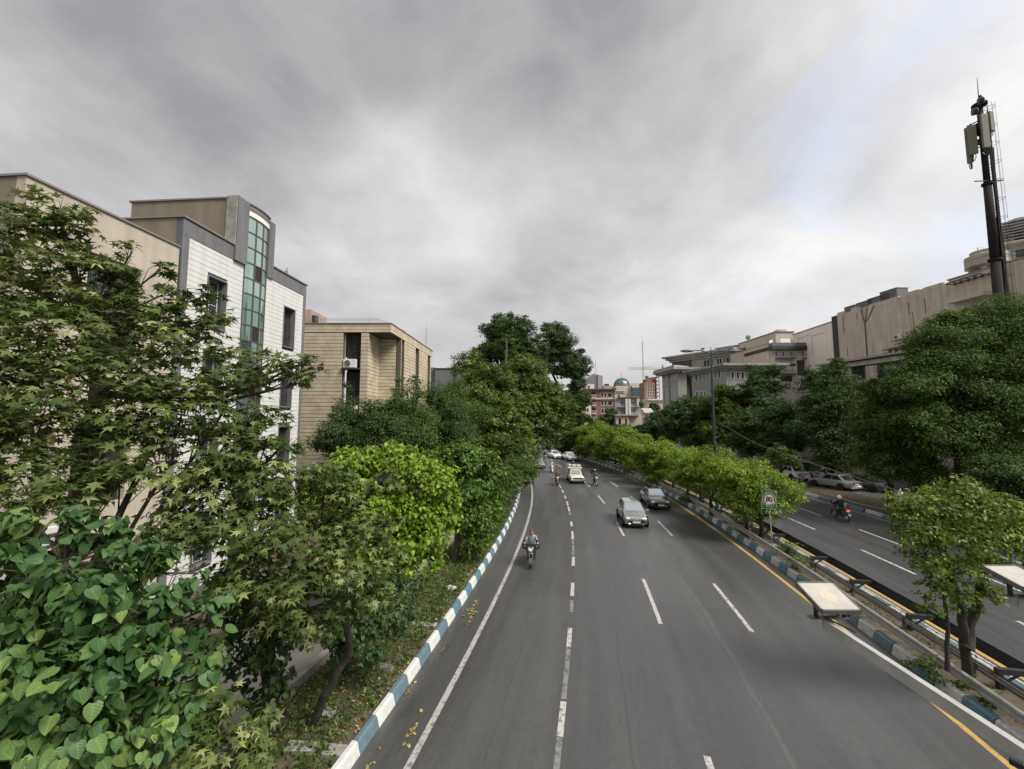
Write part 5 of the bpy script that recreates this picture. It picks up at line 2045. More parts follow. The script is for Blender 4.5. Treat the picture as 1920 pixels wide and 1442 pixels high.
def lobe_leaves(lobes, size, density, seed, cl=22, spread=.30, up=.55, droop=.35, inner=.28, flat=1.0):
    """leaf frames over the lobes of a crown -> pos, axis x, axis y (midrib), normal, size, tint"""
    R_ = np.random.RandomState(seed)
    out = []
    for lb in lobes:
        c, r, rz = Vector(lb[0]), lb[1], lb[2]
        area = 4 * math.pi * r * (r + 2 * rz) / 3
        n = int(density * area / (size * size * .42))
        k = max(3, n // cl)
        d = R_.normal(size=(k, 3))
        d[:, 2] = d[:, 2] * .9 + .22
        d /= np.linalg.norm(d, axis=1)[:, None]
        rad = np.where(R_.rand(k) < inner, R_.uniform(.25, .8, k), R_.uniform(.82, 1.16, k))
        cp = d * rad[:, None] * np.array([r, r, rz])
        cj = R_.normal(0, .22, k) + .08 * (rad > 1.0)
        w = R_.randint(0, k, n)
        off = R_.normal(0, 1, (n, 3)) * (spread * min(r, 1.3)) * np.array([1, 1, .62]) * .55
        p = cp[w] + off + np.array(c)
        dn = d[w] * .75 + off / (spread + .05) * .3
        nrm = dn * .55 + np.array([0, 0, up]) + R_.normal(0, .38, (n, 3))
        nrm /= np.linalg.norm(nrm, axis=1)[:, None]
        ax = dn * .8 + R_.normal(0, .55, (n, 3)) + np.array([0, 0, -droop])
        ax -= nrm * (ax * nrm).sum(1)[:, None]
        ax /= np.linalg.norm(ax, axis=1)[:, None] + 1e-9
        s = size * (.5 + .75 * R_.beta(2.2, 1.8, n))
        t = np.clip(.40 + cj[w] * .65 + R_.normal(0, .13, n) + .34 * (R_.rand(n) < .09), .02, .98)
        out.append((p, np.cross(ax, nrm), ax, nrm, s, t))
    return [np.concatenate([o[i] for o in out]) for i in range(6)]


def leaves_mesh(name, fr, tm, mat):
    p, X, Yv, Nn, s, t = fr
    P, F, UV = tm
    n, k = len(p), len(P)
    R_ = np.random.RandomState(n % 9973 + 3)
    wd = R_.uniform(.72, 1.08, n)                          # narrower and broader leaves
    cu = R_.normal(0, .16, n)                              # curled up or down along the midrib
    tw = R_.normal(0, .22, n)                              # and twisted
    PX = P[None, :, 0] * wd[:, None]
    PZ = P[None, :, 2] + cu[:, None] * P[None, :, 1] ** 2 + tw[:, None] * P[None, :, 0] * P[None, :, 1]
    V = p[:, None, :] + (PX[:, :, None] * X[:, None, :] + P[None, :, 1, None] * Yv[:, None, :] + PZ[:, :, None] * Nn[:, None, :]) * s[:, None, None]
    V = V.reshape(-1, 3)
    FF = (F[None] + (np.arange(n) * k)[:, None, None]).reshape(-1, 3)
    me = mesh_np(name, V, FF)
    at = me.attributes.new('tint', 'FLOAT', 'POINT')
    at.data.foreach_set('value', np.repeat(t, k).astype(np.float32))
    ul = me.uv_layers.new(name='uv')
    ul.data.foreach_set('uv', np.tile(UV, (n, 1))[FF.ravel()].astype(np.float32).ravel())
    me.polygons.foreach_set('use_smooth', np.ones(len(me.polygons), bool))
    me.materials.append(mat)
    return me


def single_leaf_meshes(name, tm, mat, n=7):
    """one leaf in a few tints, for the leaves that are objects of their own"""
    P, F, UV = tm
    res = []
    for i in range(n):
        t = .12 + .8 * i / (n - 1)
        fr = (np.zeros((1, 3)), np.array([[1., 0, 0]]), np.array([[0, 1., 0]]), np.array([[0, 0, 1.]]), np.ones(1), np.array([t]))
        P, F, UV = tm
        r_ = np.random.RandomState(i * 5 + 1)
        Q = P.copy()
        Q[:, 2] += r_.normal(0, .2) * Q[:, 1] ** 2 + r_.normal(0, .28) * Q[:, 0] * Q[:, 1]
        Q[:, 0] *= r_.uniform(.75, 1.05)
        res.append(leaves_mesh(name, fr, (Q, F, UV), mat))
    return res


_LEAFSETS = {}


def tree(name, label, base, trunk, lobes, size, density, mat, tm=T_FOLD, group=None, seed=1, bark=M_BARK, cat='tree', npart=0,
         limb=.05, twigs=0, trunks=None, sub_r=.95, **kw):
    """trunk: list of (Vector, radius) from the ground up; lobes: (centre, radius, height radius)"""
    base = Vector(base)
    big = [l for l in lobes if l[1] > sub_r]
    split = [l for l in lobes if l[1] <= sub_r]
    rs_ = random.Random(seed * 7 + 1)
    for c_, r_, z_ in big:                      # a big bough breaks up into leaf masses of its own
        for k_ in range(7):
            d_ = Vector((rs_.gauss(0, 1), rs_.gauss(0, 1), rs_.gauss(.1, .8))).normalized()
            f_ = rs_.uniform(.45, .82)
            g_ = rs_.uniform(.40, .60)
            split.append((Vector(c_) + Vector((d_.x * r_, d_.y * r_, d_.z * z_)) * f_, r_ * g_, z_ * g_ * .8))
        split.append((Vector(c_), r_ * .55, z_ * .55))
    leaf_lobes = split
    root = thing(name, label, cat, base, 0, group)
    rr = random.Random(seed)
    R_ = np.random.RandomState(seed + 77)
    tb = MB()
    for tr in (trunks or [trunk]):
        pts = [Vector(p) - base for p, _ in tr]
        rad = [r_ for _, r_ in tr]
        # a little crookedness between the given points
        P2_, R2_ = [], []
        for i in range(len(pts) - 1):
            for j in range(4):
                f = j / 4
                q = pts[i].lerp(pts[i + 1], f)
                if i + j > 0:
                    q += Vector((rr.uniform(-1, 1), rr.uniform(-1, 1), 0)) * rad[i] * .35
                P2_.append(q)
                R2_.append(rad[i] * (1 - f) + rad[i + 1] * f)
        P2_.append(pts[-1])
        R2_.append(rad[-1])
        R2_[0] *= 1.35
        tb.tube(P2_, R2_, 9)
    trunk = (trunks or [trunk])[0]
    allp = [Vector(p) - base for tr in (trunks or [trunk]) for p, _ in tr]
    lm = MB()
    for lb in lobes:
        c = Vector(lb[0]) - base
        cand = [p for p in allp if p.z < c.z + .2] or allp[:1]
        p0 = min(cand, key=lambda p: (p - c).length + abs(p.z - c.z) * .2)
        mid = p0.lerp(c, .55) + Vector((0, 0, -.12 * (p0 - c).length + .1))
        l = (p0 - c).length
        r0 = max(.012, limb * min(1.2, .35 + l * .22))
        tip = c + Vector((rr.uniform(-.3, .3), rr.uniform(-.3, .3), rr.uniform(.1, .5))) * lb[1]
        lm.tube([p0, mid, c, tip], [r0, r0 * .75, r0 * .5, r0 * .2], 6)
        for k in range(twigs):
            d = Vector((rr.gauss(0, 1), rr.gauss(0, 1), rr.gauss(.3, .8))).normalized()
            e = c + Vector((d.x * lb[1], d.y * lb[1], d.z * lb[2])) * rr.uniform(.8, 1.1)
            s0 = mid.lerp(c, rr.uniform(.3, 1))
            m_ = s0.lerp(e, .5) + Vector((rr.uniform(-.1, .1), rr.uniform(-.1, .1), rr.uniform(-.02, .15)))
            lm.tube([s0, m_, e], [r0 * .35, r0 * .25, r0 * .1], 4, False)
    tb.out('trunk', bark, root)
    if lm.v:
        lm.out('limb', bark, root)
    fr = lobe_leaves([((Vector(l[0]) - base), l[1], l[2]) for l in leaf_lobes], size, density, seed, **kw)
    if npart:
        wp = fr[0] + np.array(base) - np.array([0, 0, CAMH])
        dist = np.linalg.norm(wp, axis=1)
        u = wp[:, 0] / wp[:, 1] * FPX + 960
        v = 784 - wp[:, 2] / wp[:, 1] * FPX
        vis = (wp[:, 1] > .5) & (u > -10) & (u < 1930) & (v > 0) & (v < 1450)
        # keep those nearest to the eye along their own line of sight
        key = (u // 14).astype(int) * 10000 + (v // 14).astype(int)
        order = np.argsort(dist)
        seen, first = set(), []
        for i in order:
            if vis[i] and key[i] not in seen:
                seen.add(key[i])
                first.append(i)
        pick = np.array(sorted(first, key=lambda i: -fr[4][i] / dist[i])[:npart])
        keyname = mat.name
        if keyname not in _LEAFSETS:
            _LEAFSETS[keyname] = single_leaf_meshes('leaf', tm, mat)
        ms = _LEAFSETS[keyname]
        for i in pick:
            t = fr[5][i]
            o = bpy.data.objects.new('leaf', ms[int(np.clip(round((t - .12) / .8 * 6), 0, 6))])
            COL.objects.link(o)
            o.parent = root
            s = float(fr[4][i])
            X, Y_, N_ = fr[1][i], fr[2][i], fr[3][i]
            p = fr[0][i]
            o.matrix_basis = Matrix(((X[0] * s, Y_[0] * s, N_[0] * s, p[0]), (X[1] * s, Y_[1] * s, N_[1] * s, p[1]), (X[2] * s, Y_[2] * s, N_[2] * s, p[2]), (0, 0, 0, 1)))
        keep = np.ones(len(fr[0]), bool)
        keep[pick] = False
        fr = [a[keep] for a in fr]
    crown = link('crown', leaves_mesh('crown', fr, tm, mat), None, root)
    crown['kind'] = 'stuff'
    return root


def LB(lst, rzf=.85, k=1.0):
    """lobes measured in the photograph: (px, py, depth, radius[, height radius])"""
    return [(D(l[0], l[1], l[2]), l[3] * k, l[4] if len(l) > 4 else l[3] * rzf * k) for l in lst]


# ---- tall plane tree on the left
b0 = Vector((-9.3, 8.2, .1))
tree('plane_tree', 'tall plane tree with star shaped leaves in front of the rendered building', b0,
     [(b0, .20), (Vector((-9.0, 8.2, 3.5)), .17), (D(185, 740, 8.1), .13), (D(160, 600, 8.1), .08), (D(115, 420, 8.0), .03)],
     LB([(112, 392, 8.0, .42), (95, 440, 8.1, .5), (150, 430, 8.0, .34), (30, 420, 8.2, .45), (10, 480, 8.2, .6), (60, 540, 8, .8), (150, 510, 8, .62), (205, 520, 8.1, .48),
         (248, 472, 8.3, .22), (262, 515, 8.3, .2), (300, 505, 8.3, .24), (322, 545, 8.3, .26), (300, 580, 8.2, .4), (385, 555, 8.5, .26), (402, 600, 8.5, .34), (370, 622, 8.4, .36),
         (210, 600, 8, .8), (320, 640, 8.2, .72), (100, 640, 7.6, .9), (420, 690, 8.3, .6), (500, 690, 8.5, .46), (548, 685, 8.6, .36), (588, 690, 8.7, .22), (555, 720, 8.6, .2),
         (20, 690, 7.4, .9), (-60, 560, 7.8, 1.0), (-70, 760, 7.2, 1.1), (200, 725, 7.6, .95), (320, 765, 7.8, .85), (420, 770, 8, .6), (490, 800, 8.1, .5), (530, 835, 8.2, .34), (60, 800, 7.2, .9),
         (200, 830, 7.4, .62), (330, 850, 7.6, .8), (420, 850, 7.9, .6), (60, 900, 6.8, .55), (130, 930, 6.6, .5), (20, 955, 6.5, .5), (190, 905, 7.0, .4), (260, 885, 7.4, .35)], .80, .93),
     .175, 1.10, ML_PLANE, T_PLANE, seed=3, npart=290, twigs=5, limb=.045, cl=13, spread=.40, up=1.05, droop=.35, inner=.22)
# ---- second, lower plane tree nearer the road
b1 = G(575, 1372)
tree('plane_tree', 'lower plane tree with leaning dark trunk and pale leaf tips beside the kerb', b1,
     [(b1, .12), (D(612, 1300, 10.2), .10), (D(655, 1225, 10.3), .09), (D(640, 1120, 9.8), .07), (D(600, 1000, 9.0), .05)],
     LB([(400, 930, 7.6, .62), (470, 900, 7.9, .6), (545, 905, 8.2, .55), (610, 900, 8.6, .4), (650, 930, 8.8, .4), (720, 905, 9.2, .3), (735, 880, 9.3, .15),
         (340, 980, 7.4, .55), (430, 1000, 7.7, .62), (520, 990, 8.0, .65), (600, 1000, 8.5, .6), (670, 1000, 8.9, .5), (730, 985, 9.4, .26), (720, 1060, 9.3, .36), (745, 1120, 9.5, .22),
         (470, 1070, 7.8, .55), (560, 1080, 8.2, .6), (640, 1080, 8.7, .55), (700, 1110, 9.1, .4), (560, 1150, 8.3, .45), (600, 1175, 8.5, .34), (520, 1140, 8.1, .4), (655, 1150, 9.0, .36), (735, 1035, 9.5, .2)]),
     .16, 1.1, ML_PLANE, T_PLANE, seed=11, npart=290, twigs=4, limb=.04, cl=12, spread=.42, up=.8, droop=.45, inner=.22, bark=M_BARKD)
# ---- plane sapling at the bottom edge
b2 = Vector((-3.95, 5.6, .1))
tree('plane_sapling', 'plane sapling with pale star shaped leaves at the bottom edge', b2,
     [(b2, .05), (Vector((-3.9, 5.6, 1.6)), .04), (D(440, 1400, 5.7), .03), (D(400, 1330, 5.7), .02)],
     LB([(418, 1330, 5.8, .26), (465, 1372, 5.8, .24), (355, 1400, 5.5, .34), (430, 1430, 5.6, .36), (300, 1440, 5.3, .36), (372, 1345, 5.7, .24), (480, 1410, 5.9, .16)]),
     .13, .95, ML_PLANE, T_PLANE, seed=21, npart=150, twigs=4, limb=.025, cl=10, spread=.5, up=.8, droop=.5)
# ---- near mulberry with big pleated leaves
b3 = Vector((-5.0, 3.9, .1))
tree('mulberry_tree', 'near mulberry tree with large pleated heart shaped leaves in the bottom left corner', b3,
     [(b3, .14), (Vector((-4.7, 3.9, 3.0)), .12), (D(100, 1250, 3.9), .08), (D(120, 1060, 3.9), .03)],
     LB([(20, 1010, 3.9, .24), (90, 1010, 3.9, .26), (170, 1010, 4.0, .26), (230, 1025, 4.0, .2), (285, 1060, 4.05, .24), (345, 1090, 4.15, .17), (60, 1100, 3.7, .4), (170, 1110, 3.75, .42), (260, 1150, 3.9, .34),
         (350, 1165, 4.1, .22), (395, 1160, 4.2, .12), (-40, 1180, 3.5, .45), (60, 1230, 3.5, .42), (180, 1240, 3.6, .42), (280, 1240, 3.8, .3), (360, 1270, 4.05, .2), (400, 1250, 4.1, .14),
         (60, 1350, 3.45, .42), (180, 1350, 3.55, .38), (280, 1330, 3.75, .28), (350, 1330, 4.0, .2), (-20, 1440, 3.3, .42), (110, 1440, 3.4, .42), (215, 985, 3.95, .09), (265, 1020, 4.0, .08), (318, 1035, 4.05, .08), (372, 1075, 4.2, .07), (408, 1130, 4.25, .07), (60, 975, 3.9, .10), (130, 968, 3.9, .09), (420, 1185, 4.25, .06), (395, 1230, 4.2, .07), (230, 1430, 3.6, .36), (-60, 1060, 3.7, .4)]),
     .112, .74, ML_MULB, T_HEART, seed=5, npart=295, twigs=4, limb=.03, cl=15, spread=.36, up=.20, droop=1.7, inner=.40)
# dark fill behind it, the same kind of mulberry farther back
b4 = Vector((-7.6, 6.4, .1))
tree('mulberry_tree', 'shaded mulberry standing behind the near mulberry and under the planes', b4,
     [(b4, .12), (Vector((-7.3, 6.4, 2.2)), .1), (Vector((-7.0, 6.5, 4.0)), .05)],
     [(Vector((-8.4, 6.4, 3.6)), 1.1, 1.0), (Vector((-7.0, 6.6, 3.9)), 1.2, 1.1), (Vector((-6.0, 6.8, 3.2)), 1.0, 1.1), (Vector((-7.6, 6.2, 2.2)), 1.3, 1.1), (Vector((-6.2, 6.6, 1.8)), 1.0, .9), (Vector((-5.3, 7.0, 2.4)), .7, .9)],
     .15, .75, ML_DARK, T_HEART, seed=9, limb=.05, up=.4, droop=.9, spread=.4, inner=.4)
# dark vine clad tree between the lower plane and the alley
b5 = G(492, 1352)
tree('vine_clad_tree', 'dark slim tree wrapped in hanging vines left of the leaning trunk', b5,
     [(b5, .11), (D(505, 1240, 9.6), .1), (D(520, 1130, 9.6), .07)],
     LB([(500, 1130, 9.0, .6), (450, 1160, 9.0, .5), (520, 1200, 9.1, .5), (470, 1240, 9.2, .4), (520, 1270, 9.3, .34), (495, 1310, 9.3, .3), (440, 1100, 8.8, .5), (545, 1180, 9.2, .34), (455, 1300, 9.3, .2)]),
     .115, .9, ML_BLUE, T_HEART, seed=14, limb=.03, bark=M_BARKD, cl=14, spread=.45, up=.35, droop=1.2, inner=.3)
b6 = G(640, 1265)
tree('vine_clad_tree', 'vine clad trunk right of the leaning trunk under the bright mulberry', b6,
     [(b6, .15), (D(640, 1200, 11.8), .14), (D(650, 1120, 11.9), .09)],
     LB([(640, 1150, 11, .6), (640, 1220, 11.3, .38), (690, 1180, 11.4, .5), (700, 1230, 11.5, .28), (740, 1150, 11.8, .45), (770, 1105, 12.4, .4), (670, 1110, 11.2, .5), (640, 1180, 10.9, .4), (760, 1170, 12.2, .3), (720, 1100, 11.8, .4)]),
     .12, .9, ML_BLUE, T_HEART, seed=15, limb=.03, bark=M_BARKD, cl=14, spread=.45, up=.35, droop=1.2, inner=.3)
# ---- bright trimmed mulberry
b7 = Vector((-5.2, 15.8, .1))
tree('mulberry_tree', 'bright yellow green mulberry with domed crown and drooping leaves left of the road', b7,
     [(b7, .17), (Vector((-5.1, 15.8, 1.5)), .15), (Vector((-5.0, 15.8, 3.2)), .1)],
     LB([(640, 900, 15.2, 1.05), (705, 880, 15.4, 1.0), (760, 885, 15.6, .95), (810, 905, 16, .8), (838, 940, 16.2, .55), (600, 935, 14.8, .7), (680, 950, 14.8, 1.0), (760, 960, 15.2, 1.05),
         (800, 1000, 15.6, .8), (740, 1030, 15, .95), (670, 1020, 14.6, .9), (790, 1055, 15.4, .6), (730, 1085, 15.2, .7), (820, 975, 16, .6), (650, 980, 14.4, .7), (660, 872, 15.6, .7), (735, 862, 15.8, .7), (790, 872, 16, .5)]),
     .15, 1.2, ML_BRIGHT, T_HEART, seed=6, limb=.06, cl=12, spread=.36, up=.45, droop=1.0, inner=.25)
b8 = Vector((-2.9, 21.5, .1))
tree('mulberry_tree', 'darker mulberry between the bright domed mulberry and the kerb', b8,
     [(b8, .17), (Vector((-2.8, 21.5, 1.8)), .15), (Vector((-2.6, 21.6, 3.6)), .1)],
     LB([(850, 870, 21, 1.15), (895, 865, 21.5, 1.0), (925, 890, 22, .7), (880, 920, 21.2, 1.1), (905, 960, 21.5, .9), (860, 965, 21, .9), (890, 1005, 21.4, .75), (935, 930, 22.2, .45), (835, 915, 20.6, .9), (880, 1030, 21.4, .4), (870, 845, 21.6, .6)]),
     .145, 1.2, leaf_material('deep_mulberry_leaf', (0.022, 0.052, 0.010), (0.075, 0.14, 0.02), (0.20, 0.28, 0.05), transl=.28), T_HEART, seed=7, limb=.06, cl=12, spread=.36, up=.45, droop=1.0, inner=.28)
# verge bushes beyond
for i, (px, py, Yd, rr_, lb) in enumerate(((940, 952, 26, .95, 'dark spiky bush at the kerb beyond the darker mulberry'), (956, 915, 31, 1.1, 'green bush leaning over the kerb'),
                                            (968, 895, 35, 1.25, 'leafy bush at the kerb by the left edge line'), (982, 880, 41, 1.5, 'ivy green bush where the kerb disappears'),
                                            (925, 905, 29, 1.4, 'deep green bush behind the kerbside bushes'), (990, 862, 48, 1.9, 'tall green bush beside the half hidden silver car'))):
    c = D(px, py, Yd)
    c.x -= .75 if Yd > 25.5 else .3
    rr_ *= .9
    tree('bush', lb, (c.x, Yd, .1), [(Vector((c.x, Yd, .1)), .06), (Vector((c.x, Yd, c.z)), .04)],
         [(c, rr_, rr_), (c + Vector((-rr_ * .6, .3, -rr_ * .5)), rr_ * .9, rr_ * .8), (c + Vector((rr_ * .35, -.3, -rr_ * .7)), rr_ * .8, rr_ * .7), (c + Vector((-.2, .2, rr_ * .7)), rr_ * .5, rr_ * .5)],
         .12 if Yd < 34 else .17, 1.3, (ML_MID, ML_DARK, ML_MID)[i % 3], T_FOLD, 'bushes along the left kerb', seed=40 + i, cat='bush', limb=.02, spread=.4)

# ---- garden trees in front of the stone building
gard = [
    ('dark spreading shrub in front of the lower stone courses', [(640, 815, 27, 1.5), (610, 830, 27, 1.0), (670, 800, 27, 1.1), (640, 780, 27, .6)], ML_BLUE, 27),
    ('climbing shrub reaching up beside the lower air conditioner', [(650, 760, 28.5, .7), (652, 725, 28.5, .35), (645, 790, 28.3, .9), (665, 800, 28, .9)], ML_DARK, 28.5),
    ('dark rounded tree left of the tall spire shaped one', [(715, 790, 27, 1.5), (745, 760, 27.5, 1.2), (700, 770, 27, .8), (735, 810, 26.5, 1.6), (690, 815, 26, 1.2)], ML_DARK, 27),
    ('spire shaped dark tree against the road side of the stone building', [(775, 740, 29, .7), (778, 715, 29, .4), (770, 775, 29, 1.2), (750, 735, 28.6, .5), (748, 712, 28.6, .28), (785, 800, 28.5, 1.4), (775, 830, 28, 1.4)], ML_MID, 29),
    ('dark green tree between the spire shaped tree and the grey block', [(815, 760, 33, 1.3), (830, 790, 32, 1.6), (812, 735, 33.5, .8), (800, 815, 31, 1.5), (850, 815, 31, 1.5)], ML_DARK, 32),
    ('mid green tree below the grey block', [(850, 745, 40, 1.6), (845, 775, 39, 1.9), (870, 790, 38, 1.9), (860, 728, 40, .9)], ML_MID, 40),
]
for i, (lb, ls, mt, Yd) in enumerate(gard):
    c = D(ls[0][0], ls[0][1], Yd)
    bb = Vector((c.x, Yd, 0.05))
    tree('garden_tree', lb, bb, [(bb, .13), (Vector((c.x, Yd, c.z * .6)), .1), (c, .04)], LB(ls, 1.0), .15, 1.45, mt, T_FOLD, 'garden trees along the stone building', seed=60 + i, limb=.04, spread=.38, cl=16)

# ---- big plane trees over the road bend
bp_ = Vector((-2.6, 56, .1))
tree('plane_tree', 'great olive green plane tree leaning over the left lane at the bend', bp_,
     [(bp_, .55), (Vector((-2.2, 56, 6)), .45), (Vector((-1.2, 56, 12)), .3), (D(950, 640, 57), .12)],
     LB([(905, 760, 50, 3.0), (880, 790, 48, 2.6), (935, 790, 49, 3.0), (965, 815, 49, 2.6), (985, 840, 50, 2.0), (925, 835, 47, 2.6), (890, 830, 46, 2.4), (900, 715, 52, 2.6), (880, 690, 54, 2.2), (935, 735, 52, 3.0), (955, 770, 52, 2.8),
         (990, 770, 54, 2.8), (1025, 765, 56, 2.6), (1050, 770, 57, 2.0), (1000, 730, 56, 3.0), (1040, 735, 58, 2.4), (1020, 800, 54, 2.2), (1045, 800, 56, 1.6), (1015, 830, 54, 1.4), (1035, 830, 55, .9), (960, 700, 56, 3.0), (995, 690, 58, 2.4), (975, 858, 46, 1.6), (960, 845, 45, 1.8), (1060, 790, 57, 1.2)], .9),
     .29, 1.25, ML_OLIVE, T_SPRIG, seed=81, sub_r=2.3, limb=.13, cl=26, spread=.42, up=.6, droop=.5, inner=.3)
bq = Vector((-4.0, 68, .1))
tree('plane_tree', 'tall dark plane tree topping the left group with a rounded head', bq,
     [(bq, .5), (Vector((-3.0, 68, 10)), .28), (D(940, 700, 68), .1)],
     LB([(945, 618, 68, 2.3), (925, 640, 68, 2.4), (965, 635, 68, 2.5), (985, 620, 69, 1.7), (920, 665, 67, 2.4), (950, 660, 67, 2.8), (985, 655, 68, 2.4), (935, 600, 69, 1.0), (955, 598, 69, 1.0), (978, 603, 69, 1.1), (912, 620, 69, 1.1), (905, 690, 66, 2.6), (1000, 640, 69, 1.2), (1000, 690, 67, 2.2), (895, 672, 66, 1.6)], 1.0),
     .27, 1.5, ML_DARK, T_SPRIG, seed=82, sub_r=1.9, limb=.13, cl=24, spread=.40, up=.5, droop=.3, inner=.3)
br = RP(84, 11.2, .1)
tree('plane_tree', 'tall thin crowned tree behind the bend with sky showing through', br,
     [(br, .45), (Vector((br.x - .5, 84, 10)), .35), (D(1035, 700, 84), .22), (D(1040, 625, 84), .05)],
     LB([(1030, 625, 84, 1.9), (1050, 630, 84, 2.2), (1068, 640, 84, 1.5), (1040, 655, 84, 2.6), (1060, 665, 84, 2.0), (1022, 612, 84, .9), (1030, 680, 84, 2.2), (1085, 668, 83, 1.3), (1095, 685, 83, 1.6), (1080, 700, 83, 2.2), (1100, 695, 83, 1.0), (1060, 695, 83, 2.2), (1045, 612, 84, 1.0), (1075, 725, 83, 2.2), (1090, 660, 83, .7), (1022, 650, 84, 1.4), (1015, 665, 82, 2.0), (1010, 690, 80, 2.2), (1048, 640, 84, 2.2), (1070, 680, 83, 2.2)], 1.0),
     .26, 1.25, ML_BLUE, T_SPRIG, seed=83, sub_r=1.9, limb=.10, twigs=4, cl=22, spread=.36, up=.3, droop=.2, inner=.25)
bs = RP(90, 11.0, .1)
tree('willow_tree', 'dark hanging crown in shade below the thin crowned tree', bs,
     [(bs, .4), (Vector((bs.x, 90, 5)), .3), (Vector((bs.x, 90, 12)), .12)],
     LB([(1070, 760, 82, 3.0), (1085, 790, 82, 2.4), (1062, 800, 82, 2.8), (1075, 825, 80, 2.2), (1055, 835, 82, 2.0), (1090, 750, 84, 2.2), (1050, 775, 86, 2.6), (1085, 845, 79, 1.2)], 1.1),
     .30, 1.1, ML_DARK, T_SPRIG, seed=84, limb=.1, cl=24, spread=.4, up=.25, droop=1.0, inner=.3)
for i, (px, py, Yd, rr_) in enumerate(((1108, 803, 105, 2.6), (1130, 801, 112, 2.4), (1149, 777, 125, 2.6), (1168, 806, 118, 2.6), (1195, 806, 118, 2.4), (1228, 803, 112, 2.6), (1199, 757, 190, 1.6), (1226, 760, 180, 1.9), (1125, 808, 100, 2.2))):
    c = D(px, py, Yd)
    tree('street_tree', ('round green tree below the brick building, counted %s from the left' % ('first', 'second', 'third', 'fourth', 'fifth', 'sixth', 'seventh', 'eighth', 'ninth')[i]) if i < 6 else
         ('small dark tree left of the cornice building', 'dark tree by the gabled house roof', 'low round tree just above the median crowns')[i - 6],
         (c.x, Yd, 0), [(Vector((c.x, Yd, 0)), .25), (Vector((c.x, Yd, c.z)), .1)],
         [(c, rr_, rr_ * .85), (c + Vector((-rr_ * .7, 0, -rr_ * .5)), rr_ * .8, rr_ * .7), (c + Vector((rr_ * .7, 0, -rr_ * .6)), rr_ * .8, rr_ * .7), (c + Vector((0, -1, -rr_ * .9)), rr_ * .9, rr_ * .8)],
         .5, 1.0, (ML_MID, ML_DARK, ML_BLUE)[i % 3], T_SPRIG, 'trees beyond the bend', seed=90 + i, limb=.06, spread=.4)

# ---- trimmed trees in the median
M_BR2 = leaf_material('median_leaf', (0.036, 0.072, 0.010), (0.145, 0.23, 0.022), (0.37, 0.45, 0.09), transl=.32)
meds = [(24.0, [(1400, 920, 24, .95), (1440, 905, 24, .95), (1475, 920, 24, .72), (1380, 900, 24.5, .9), (1430, 945, 23.8, .8), (1395, 950, 24, .7), (1350, 885, 26, .9), (1460, 945, 23.6, .6), (1415, 880, 24.8, .7), (1485, 935, 23.8, .42)], 'wide bright flat topped median tree beside the speed sign'),
        (30.0, [(1345, 870, 29, 1.1), (1320, 890, 29, 1.1), (1300, 875, 30, 1.0), (1360, 900, 28, .9), (1330, 855, 30, .8), (1290, 900, 30.5, .9), (1320, 915, 29, .7), (1375, 870, 28.5, .6)], 'bright median tree around the foot of the green lamp post'),
        (38.0, [(1255, 850, 38, 1.4), (1235, 865, 38, 1.3), (1215, 850, 39, 1.2), (1250, 880, 37, 1.0), (1225, 885, 38, 1.0), (1240, 835, 39, .9), (1200, 868, 40, 1.0)], 'rounded median tree, next beyond the lamp post'),
        (44.0, [(1200, 838, 45, 1.5), (1180, 850, 46, 1.5), (1190, 865, 45, 1.3), (1205, 822, 46, .9), (1168, 838, 47, 1.2)], 'median tree with two low humps, in front of the clipped far ones'),
        (52.0, [(1170, 822, 53, 1.6), (1150, 835, 54, 1.6), (1160, 850, 52, 1.4), (1180, 845, 52, 1.2), (1152, 815, 55, 1.1)], 'shaded median tree left of the two humped one'),
        (60.0, [(1140, 815, 62, 1.8), (1125, 828, 63, 1.8), (1132, 845, 61, 1.7), (1148, 838, 60, 1.3), (1118, 815, 64, 1.3)], 'dark median tree below the far lamp post'),
        (69.0, [(1115, 812, 70, 1.9), (1102, 825, 71, 1.9), (1108, 842, 69, 1.9), (1095, 840, 71, 1.5), (1098, 808, 72, 1.2)], 'farthest clipped median tree next to the dark hanging crown')]
for i, (Yd, ls, lb) in enumerate(meds):
    ux = (sum(l[0] for l in ls) / len(ls) - 960) / FPX
    Ys = Yd                                     # where that line of sight crosses the median
    for _ in range(60):
        Ys += ((ref(Ys) + 11.1) / Ys - ux) * Ys * .5
    Ys += 1.2 if i == 0 else 0
    ls = [(l[0], l[1], Ys + (l[2] - Yd), l[3] * Ys / Yd) for l in ls]
    shl = [(c_, r_ * 1.10, z_ * 1.08) for c_, r_, z_ in LB(ls, .82)]
    bb = sum((q_[0] for q_ in shl), Vector((0, 0, 0))) / len(shl)
    bb.z = .2
    tk_ = [(bb, .13), (bb + Vector((.05, 0, 1.2)), .11), (bb + Vector((-.2, .1, 2.2)), .07)]
    tk2 = [(bb + Vector((.05, 0, 1.1)), .09), (bb + Vector((.35, -.1, 1.9)), .07), (bb + Vector((.5, -.1, 2.4)), .04)]
    tree('median_tree', lb, bb, None, shl, .15 if Yd < 32 else .2, 1.5, M_BR2, T_FOLD if Yd < 50 else T_SPRIG, 'clipped trees in the median', seed=110 + i, trunks=[tk_, tk2],
         bark=M_BARKD, limb=.05, cl=16, spread=.36, up=.5, droop=.7)
